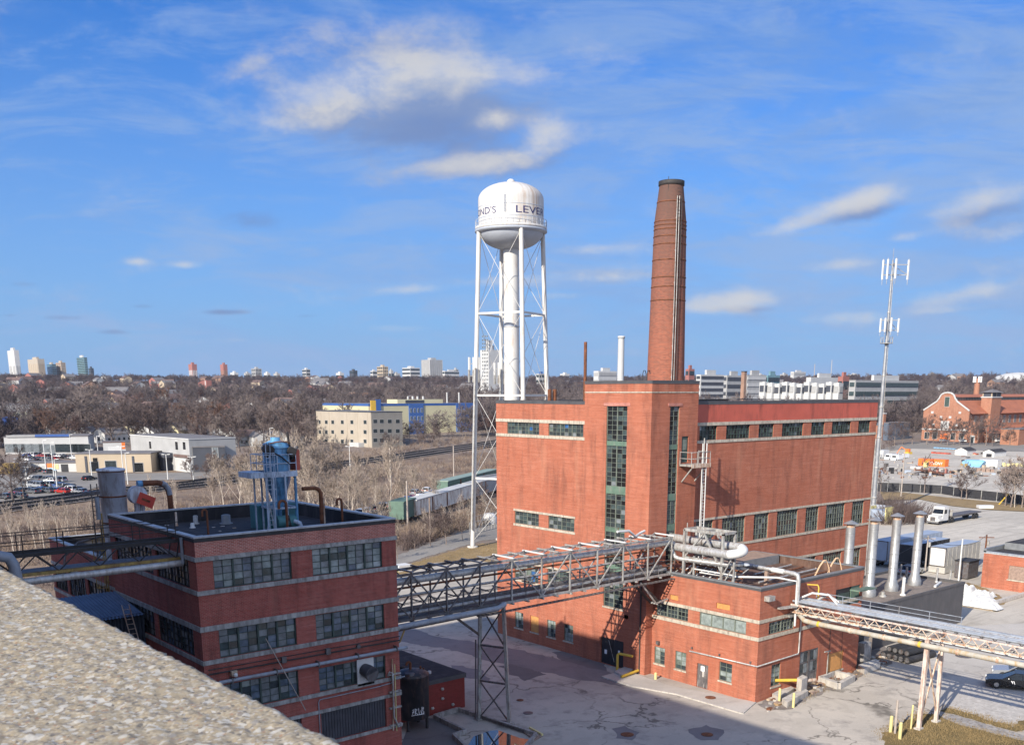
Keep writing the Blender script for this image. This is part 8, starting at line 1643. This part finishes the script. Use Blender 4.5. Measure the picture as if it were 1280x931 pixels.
kind('grey', 4, h=13, spread=.75, limbs=11, fork=(5, 5, 5), twig_r=.045, tw='twig_grey', tr='bark', base=.24, up=.45); kind('rust', 2, h=10, spread=.8, limbs=9, fork=(5, 5, 5), twig_r=.045, tw='twig_rust'); kind('small', 3, h=6, spread=.8, limbs=8, fork=(4, 4, 3), twig_r=.03, base=.11, first=.3); kind('sapling', 3, h=8, spread=.3, limbs=7, fork=(4, 3), twig_r=.03, tw='twig_pale', tr='bark_pale', base=.08, up=.8); kind('far', 3, h=12, spread=.85, limbs=9, fork=(5, 5, 2), twig_r=.07, tw='twig_far', tr='twig_far', base=.3); kind('fargrey', 3, h=14, spread=.8, limbs=10, fork=(5, 5, 2), twig_r=.065, tw='twig_far_grey', tr='twig_far_grey', base=.3); kind('farred', 1, h=11, spread=.9, limbs=9, fork=(5, 5, 2), twig_r=.07, tw='twig_far_red', tr='twig_far_red', base=.3); KINDS['far'] += KINDS['fargrey']+KINDS['farred']
TREES = {}
def plant(key, u, vb, vt, lab, grp, name='bare_tree', p=None, h=None, wid=1.0):
    p = hit(u, vb) if p is None else p
    if h is None: h = max(2.5, float(atd(u, vt, math.hypot(p[0], p[1]))[2])-p[2])
    a, b = random.choice(KINDS[key]); s = h/max(v.co.z for v in b.vertices[:]) if False else h/ZMAX[b.name]
    t = thing(name, lab, 'tree', p, grp); t.scale = (s*wid, s*wid, s); t.rotation_euler = (0, 0, random.uniform(0, 6.28))
    for n_, me in (('trunk', a), ('crown', b)):
        o = bpy.data.objects.new(n_, me); COL.objects.link(o); o.parent = t
    return t
ZMAX = {b.name: max(v.co.z for v in b.vertices) for L in KINDS.values() for _, b in L}
plant('grey', 30, 626, 565, 'grey bare tree just behind the large dark one at the left edge', 'single bare trees'); plant('dark', 17, 628, 554, 'large dark bare tree at the left edge in front of the gravel lot', 'single bare trees', wid=1.1); plant('dark', -6, 640, 575, 'dark bare tree cut off by the left edge', 'single bare trees')
for i, (u, vb, vt, lab) in enumerate(((519, 690, 655, 'small bare street tree by the corner of the dark block'), (558, 681, 636, 'small dark bare street tree left of the water tower leg'), (538, 684, 640, 'slim bare street tree between the two small ones'), (497, 700, 660, 'small bare tree hard against the dark block corner'), (578, 676, 640, 'small bare tree just left of the water tower leg'))): plant('small', u, vb, vt, lab, 'street trees by the side road')
for i, (u, vb, vt) in enumerate(((488, 640, 545), (350, 640, 535), (330, 645, 545), (400, 640, 540), (425, 640, 548), (300, 640, 560), (375, 645, 530), (455, 650, 560), (280, 635, 565), (470, 640, 575), (440, 660, 575), (415, 660, 590), (388, 655, 560), (360, 655, 560), (505, 640, 590), (520, 632, 580), (315, 650, 575), (340, 652, 570), (398, 660, 570), (460, 665, 600), (480, 668, 605), (545, 640, 590), (268, 640, 590))): plant('pale', u, vb, vt, 'tall pale bare tree rising from the brush behind the dark block', 'pale bare trees in the brush')
for i in range(22): plant('sapling', random.uniform(0, 125), random.uniform(655, 700), random.uniform(615, 650), 'thin pale sapling in the brush left of the dark block', 'pale saplings by the walkway')
for i in range(24):
    u = random.uniform(180, 480); plant('sapling', u, random.uniform(625, 645), random.uniform(590, 615), 'thin pale sapling in the brush behind the black roof', 'pale saplings in the brush')
for i in range(34):
    u = random.uniform(505, 618); v = 690-(u-500)*.42+random.uniform(-14, 4); plant('small' if i % 2 else 'sapling', u, v, v-random.uniform(22, 38), 'scrubby bare tree along the side road behind the wagons', 'scrub along the side road')
BELT = [('wide', 'broad bare tree in the belt behind the dealership', 'bare trees behind the dealership')]
for i in range(84):
    u = random.uniform(50, 395); v = random.uniform(536, 560); k = random.choice(['wide', 'grey', 'grey', 'dark', 'rust' if i % 5 == 0 else 'wide']); plant(k, u, v, v-random.uniform(32, 52), {'grey': 'pale grey bare tree', 'wide': 'broad brown bare tree', 'dark': 'dark trunked bare tree', 'rust': 'reddish bare tree'}[k]+' in the belt behind the commercial strip', 'bare trees behind the commercial strip')
plant('grey', 105, 548, 480, 'tallest pale grey bare tree above the dealership', 'single bare trees', wid=1.1); plant('rust', 118, 548, 513, 'rust brown leafy crowned tree right of the dealership', 'single bare trees'); plant('grey', 122, 546, 478, 'tall grey bare tree beside the tallest one above the dealership', 'single bare trees'); plant('rust', 205, 520, 482, 'red brown crowned tree high in the left wood', 'single bare trees'); plant('dark', 162, 552, 505, 'bare tree with dark forked trunk in front of the white house', 'single bare trees'); plant('dark', 195, 550, 500, 'large dark limbed bare tree beyond the pale building', 'single bare trees'); plant('grey', 350, 552, 500, 'large bare tree left of the beige office', 'single bare trees'); plant('wide', 385, 550, 490, 'tall bare tree touching the left end of the beige office', 'single bare trees')
for u, v, h_ in ((142, 560, 58), (165, 561, 62), (190, 559, 64), (208, 558, 56), (60, 556, 50), (85, 557, 58), (250, 562, 50), (300, 566, 50), (372, 566, 62), (330, 562, 52)): plant('dark', u, v, v-h_, 'tall dark trunked bare tree standing over the commercial strip', 'dark trees over the commercial strip')
for i in range(26):
    u = random.uniform(468, 600); v = random.uniform(556, 566)-(u-468)*.09; plant('wide', u, v, v-random.uniform(14, 26), 'bare shrubby tree along the railway in front of the cream building', 'bare trees along the railway')
for i in range(14):
    u = random.uniform(235, 330); v = random.uniform(590, 604); plant('wide' if i % 3 else 'dark', u, v, v-random.uniform(22, 40), 'bare tree round the black clad building', 'bare trees round the black building')
for (u, vb, vt, k, lab) in ((1155, 618, 566, 'small', 'slim bare tree in front of the steel trailer at the fence'), (1208, 625, 574, 'wide', 'spreading bare tree with pale trunk beside the fence'), (1201, 626, 585, 'small', 'lesser bare tree leaning on the spreading one by the fence'), (1256, 634, 578, 'grey', 'leftmost of the thin bare trunks at the right of the fence'), (1263, 635, 570, 'grey', 'second of the thin bare trunks at the right of the fence'), (1268, 635, 578, 'sapling', 'thin bare whip among the trunks at the right of the fence'), (1277, 636, 566, 'grey', 'rightmost thin bare trunk at the right edge by the fence'), (1111, 572, 545, 'small', 'bare tree between the white truck and the grey shed'), (1100, 620, 575, 'small', 'slender bare tree right of the phone mast foot')): plant(k, u, vb, vt, lab, 'bare trees at the storage yard fence')
for i, u in enumerate((1158, 1166, 1176, 1184, 1192, 1199, 1212, 1222, 1232, 1240, 1250, 1262, 1274, 1118, 1128, 1140)): plant('wide', u, 557+random.uniform(-2, 2), random.uniform(515, 532), 'bare street tree in front of the gabled brick hall', 'bare trees before the brick hall')
for i in range(30):
    u = random.uniform(1095, 1158); v = random.uniform(520, 545); plant('wide', u, v, v-random.uniform(20, 32), 'purple brown bare tree left of the gabled brick hall', 'bare trees left of the brick hall')
for i in range(26):
    u = random.uniform(875, 1090); v = random.uniform(503, 512); plant('wide', u, v, v-random.uniform(14, 24), 'bare tree showing above the powerhouse roof', 'bare trees beyond the powerhouse roof')
# shrub on the lot
sb = MB(); r = random.Random(3)
for k in range(520):
    a, rr_ = r.uniform(0, 6.28), r.uniform(0, 1)**.6; bx, by = 7*rr_*math.cos(a), 4.5*rr_*math.sin(a); h = r.uniform(1.6, 5.2)*(1.1-.5*rr_); d = np.array([math.cos(a)*.5*rr_+r.uniform(-.3, .3), math.sin(a)*.5*rr_+r.uniform(-.3, .3), 1]); p = np.array([bx, by, 0]); q = p+d*h*.6; e = q+(d+np.array([r.uniform(-.4, .4), r.uniform(-.4, .4), 0]))*h*.4
    sb.path([p, q], .05, 'twig', 3, False, .035); sb.path([q, e], .035, 'twig', 3, False, .012)
    for j in range(4): f = r.random(); s = p+(e-p)*f; sb.path([s, s+(d+np.array([r.uniform(-.8, .8), r.uniform(-.8, .8), -.2]))*.8], .025, 'twig', 3, False, .01)
o = sb.obj('shrub'); o.location = (at(1124, 652)[0], at(1124, 652)[1], 0); tag(o, 'big round brown leafless shrub on the gravel beyond the powerhouse', 'shrub')
o2 = o.copy(); COL.objects.link(o2); o2.location = (at(1112, 640)[0], at(1112, 640)[1], 0); o2.rotation_euler = (0, 0, 2.0); o2.scale = (.8, .8, .8); o2['label'] = 'smaller brown leafless shrub behind the big one beside the mast cabin'
# dry brush: one mass of thin shoots
br = []; R = np.random.default_rng(11)
def inpoly(u, v, P):
    c = False; n = len(P)
    for i in range(n):
        (x1, y1), (x2, y2) = P[i], P[(i+1) % n]
        if (y1 > v) != (y2 > v) and u < (x2-x1)*(v-y1)/(y2-y1)+x1: c = not c
    return c
REG = [([(-20, 640), (130, 622), (300, 604), (440, 585), (560, 570), (620, 560), (620, 598), (560, 612), (470, 634), (430, 652), (490, 640), (500, 655), (480, 690), (300, 690), (120, 690), (-20, 720)], 3000, 2.0), ([(-20, 632), (60, 622), (130, 612), (250, 600), (330, 585), (330, 592), (250, 605), (130, 620), (-20, 636)], 260, 1.6), ([(245, 598), (330, 575), (465, 563), (600, 545), (600, 553), (460, 574), (350, 588), (250, 602)], 800, 2.8), ([(500, 668), (560, 650), (618, 632), (618, 655), (560, 668), (505, 690)], 520, 2.4), ([(-20, 690), (125, 660), (125, 740), (-20, 740)], 260, 1.5), ([(1096, 645), (1150, 636), (1150, 648), (1100, 660)], 60, 1.4), ([(640, 560), (600, 560), (560, 575), (560, 590), (640, 585)], 200, 2.5)]
V = []; F = []; MI = []
def shoot(p, d, L, w, mi=0):
    d = np.array(d); q = p+d*L; s = np.cross(d, R.normal(size=3)); s /= np.linalg.norm(s)+1e-9; s2 = np.cross(d, s); b = len(V)
    V.extend([p+s*w, p-s*w*.5+s2*w*.8, p-s*w*.5-s2*w*.8, q]); F.extend([(b, b+1, b+3), (b+1, b+2, b+3), (b+2, b, b+3)]); MI.extend([mi]*3)
def flush(name, mats):
    global V, F, MI
    me = bpy.data.meshes.new(name); me.from_pydata([tuple(x) for x in V], [], F)
    for k in mats: me.materials.append(MATS[k])
    me.polygons.foreach_set('material_index', MI); me.update(); o = bpy.data.objects.new(name, me); COL.objects.link(o); struct(o, 'stuff'); V = []; F = []; MI = []
def scatter(P, n, hh, tufts=11, w=.045, spread=.75, mi=None):
    us = [a for a, _ in P]; vs_ = [b for _, b in P]; k = 0
    while k < n:
        u, v = R.uniform(min(us), max(us)), R.uniform(min(vs_), max(vs_))
        if not inpoly(u, v, P): continue
        k += 1; p = hit(u, v); cl = .5+.5*noise.noise(Vector((p[0]*.06, p[1]*.06, 2)))+.25*noise.noise(Vector((p[0]*.25, p[1]*.25, 7))); h = hh*R.uniform(.5, 1.2)*(.45+1.1*max(0, cl))*(min(1, max(.3, (math.hypot(p[0], p[1])-80)/140)) if hh > 1 and u < 480 else 1)
        if hh > 1 and u < 340 and v < 664-(u/340)*52: h *= .35
        if 18 < p[0] < 38 and p[1] < 85: continue
        m_ = mi if mi is not None else (1 if cl > .62 else (2 if R.random() < .16 else (1 if R.random() < .25 else 0)))
        for j in range(tufts):
            a = R.uniform(0, 6.28); tl = R.uniform(.1, spread*1.5); d = np.array([math.cos(a)*tl, math.sin(a)*tl, 1.]); d /= np.linalg.norm(d); L = h*R.uniform(.5, 1.1); o0 = p+np.array([R.uniform(-.8, .8), R.uniform(-.8, .8), -.05]); shoot(o0, d, L, w, m_)
            if j % 2 and hh > 1: shoot(o0+d*L*.5, (d+R.normal(size=3)*.4), L*.4, .03, m_)
for P, n, hh in REG: scatter(P, n, hh)
flush('dry_brush', ['brush', 'twig', 'twig_pale'])
for P, n in (([(495, 712), (560, 690), (600, 680), (640, 676), (645, 712), (560, 700), (500, 722)], 1300), ([(1104, 914), (1128, 906), (1150, 893), (1168, 894), (1205, 909), (1280, 927), (1280, 932), (1112, 932)], 1500), ([(1176, 887), (1184, 885), (1268, 909), (1280, 903), (1280, 908), (1268, 913), (1230, 903)], 260), ([(1105, 618), (1176, 620), (1207, 625), (1285, 634), (1285, 639), (1190, 632), (1150, 624)], 700), ([(985, 884), (1030, 863), (1078, 846), (1108, 828), (1100, 824), (1060, 843), (1000, 868)], 300), ([(1198, 741), (1206, 730), (1232, 736), (1245, 752)], 200)):
    scatter(P, n, .28, 6, .03, 1.3, 0)
flush('grass_tufts', ['grass_tuft'])
# far woodland: one mass of instanced bare trees
pts = []; keep = np.array(KEEP); RG = np.random.default_rng(4)
def allow(x, y, r, u):
    if np.any((keep[:, 0]-x)**2+(keep[:, 1]-y)**2 < keep[:, 2]**2): return False
    return True
n = 0
while n < 11000:
    r_ = math.sqrt(RG.uniform(430**2, 1950**2)) if n % 3 else RG.uniform(430, 1000); az = YAW+RG.uniform(-.56, .56); x, y = r_*math.cos(az), r_*math.sin(az); u = CX+FPX*math.tan(YAW-az)/math.cos(PITCH)*1.0
    if u > 1085 and r_ < 560: continue
    if u < 420 and r_ < 470: continue
    if 420 <= u < 640 and r_ < 500: continue
    if not allow(x, y, r_, u): continue
    pts.append((x, y, terrain(x, y)-.8)); n += 1
# the far kinds are real trees too, standing at the near edge of the wood
srcs = []
for i, (a, b) in enumerate(KINDS['far']):
    p = hit(420+i*25, 541-i); t = thing('bare_tree', 'bare tree at the near edge of the wood behind the cream building', 'tree', (p[0]+30, p[1]+30, terrain(p[0]+30, p[1]+30)), 'bare trees at the near edge of the wood')
    o = bpy.data.objects.new('trunk', a); COL.objects.link(o); o.parent = t; o = bpy.data.objects.new('crown', b); COL.objects.link(o); o.parent = t; srcs.append(o)
def woodland(name, pts, src, lo, hi):
    me = bpy.data.meshes.new(name); me.from_pydata(pts, [], []); fw = bpy.data.objects.new(name, me); COL.objects.link(fw); struct(fw, 'stuff')
    ng = bpy.data.node_groups.new('scatter', 'GeometryNodeTree'); ng.interface.new_socket('Geometry', in_out='INPUT', socket_type='NodeSocketGeometry'); ng.interface.new_socket('Geometry', in_out='OUTPUT', socket_type='NodeSocketGeometry')
    gi = ng.nodes.new('NodeGroupInput'); go = ng.nodes.new('NodeGroupOutput'); ip = ng.nodes.new('GeometryNodeInstanceOnPoints'); jn = ng.nodes.new('GeometryNodeJoinGeometry')
    for o in src[::-1]:
        oi = ng.nodes.new('GeometryNodeObjectInfo'); oi.inputs['Object'].default_value = o; oi.inputs['As Instance'].default_value = True; oi.transform_space = 'ORIGINAL'; ng.links.new(oi.outputs['Geometry'], jn.inputs[0])
    rs_ = ng.nodes.new('FunctionNodeRandomValue'); rs_.data_type = 'FLOAT_VECTOR'; rs_.inputs[0].default_value = (lo, lo, lo*.85); rs_.inputs[1].default_value = (hi, hi, hi*.9)
    rr_ = ng.nodes.new('FunctionNodeRandomValue'); rr_.data_type = 'FLOAT_VECTOR'; rr_.inputs[0].default_value = (0, 0, 0); rr_.inputs[1].default_value = (0, 0, 6.28)
    ng.links.new(gi.outputs[0], ip.inputs['Points']); ng.links.new(jn.outputs[0], ip.inputs['Instance']); ip.inputs['Pick Instance'].default_value = True; ng.links.new(rs_.outputs[0], ip.inputs['Scale']); ng.links.new(rr_.outputs[0], ip.inputs['Rotation']); ng.links.new(ip.outputs[0], go.inputs[0])
    fw.modifiers.new('scatter', 'NODES').node_group = ng
woodland('woodland', [p for p in pts if math.hypot(p[0], p[1]) < 900], srcs, .7, 1.5)
woodland('far_woodland', [p for p in pts if math.hypot(p[0], p[1]) >= 900], srcs[:3]+srcs[:2]+srcs[3:4]+srcs[6:], .6, 1.05)
S.cycles.max_bounces = 6; S.cycles.diffuse_bounces = 2; S.cycles.glossy_bounces = 3; S.cycles.transmission_bounces = 2

# the air: pale haze over the whole scene
hz_ = MB(); hz_.box(-2600, 2600, -2600, 2600, -40, 160, 'white_mark'); m = bpy.data.materials.new('haze'); m.use_nodes = True; t = m.node_tree; t.nodes.clear(); o = t.nodes.new('ShaderNodeOutputMaterial'); pv = t.nodes.new('ShaderNodeVolumePrincipled')
pv.inputs['Color'].default_value = (.78, .86, 1, 1); pv.inputs['Density'].default_value = HAZE; pv.inputs['Anisotropy'].default_value = .2; t.links.new(pv.outputs[0], o.inputs['Volume']); MATS['white_mark_'] = m
ho = hz_.obj('haze'); ho.data.materials.clear(); ho.data.materials.append(m); struct(ho, 'stuff')
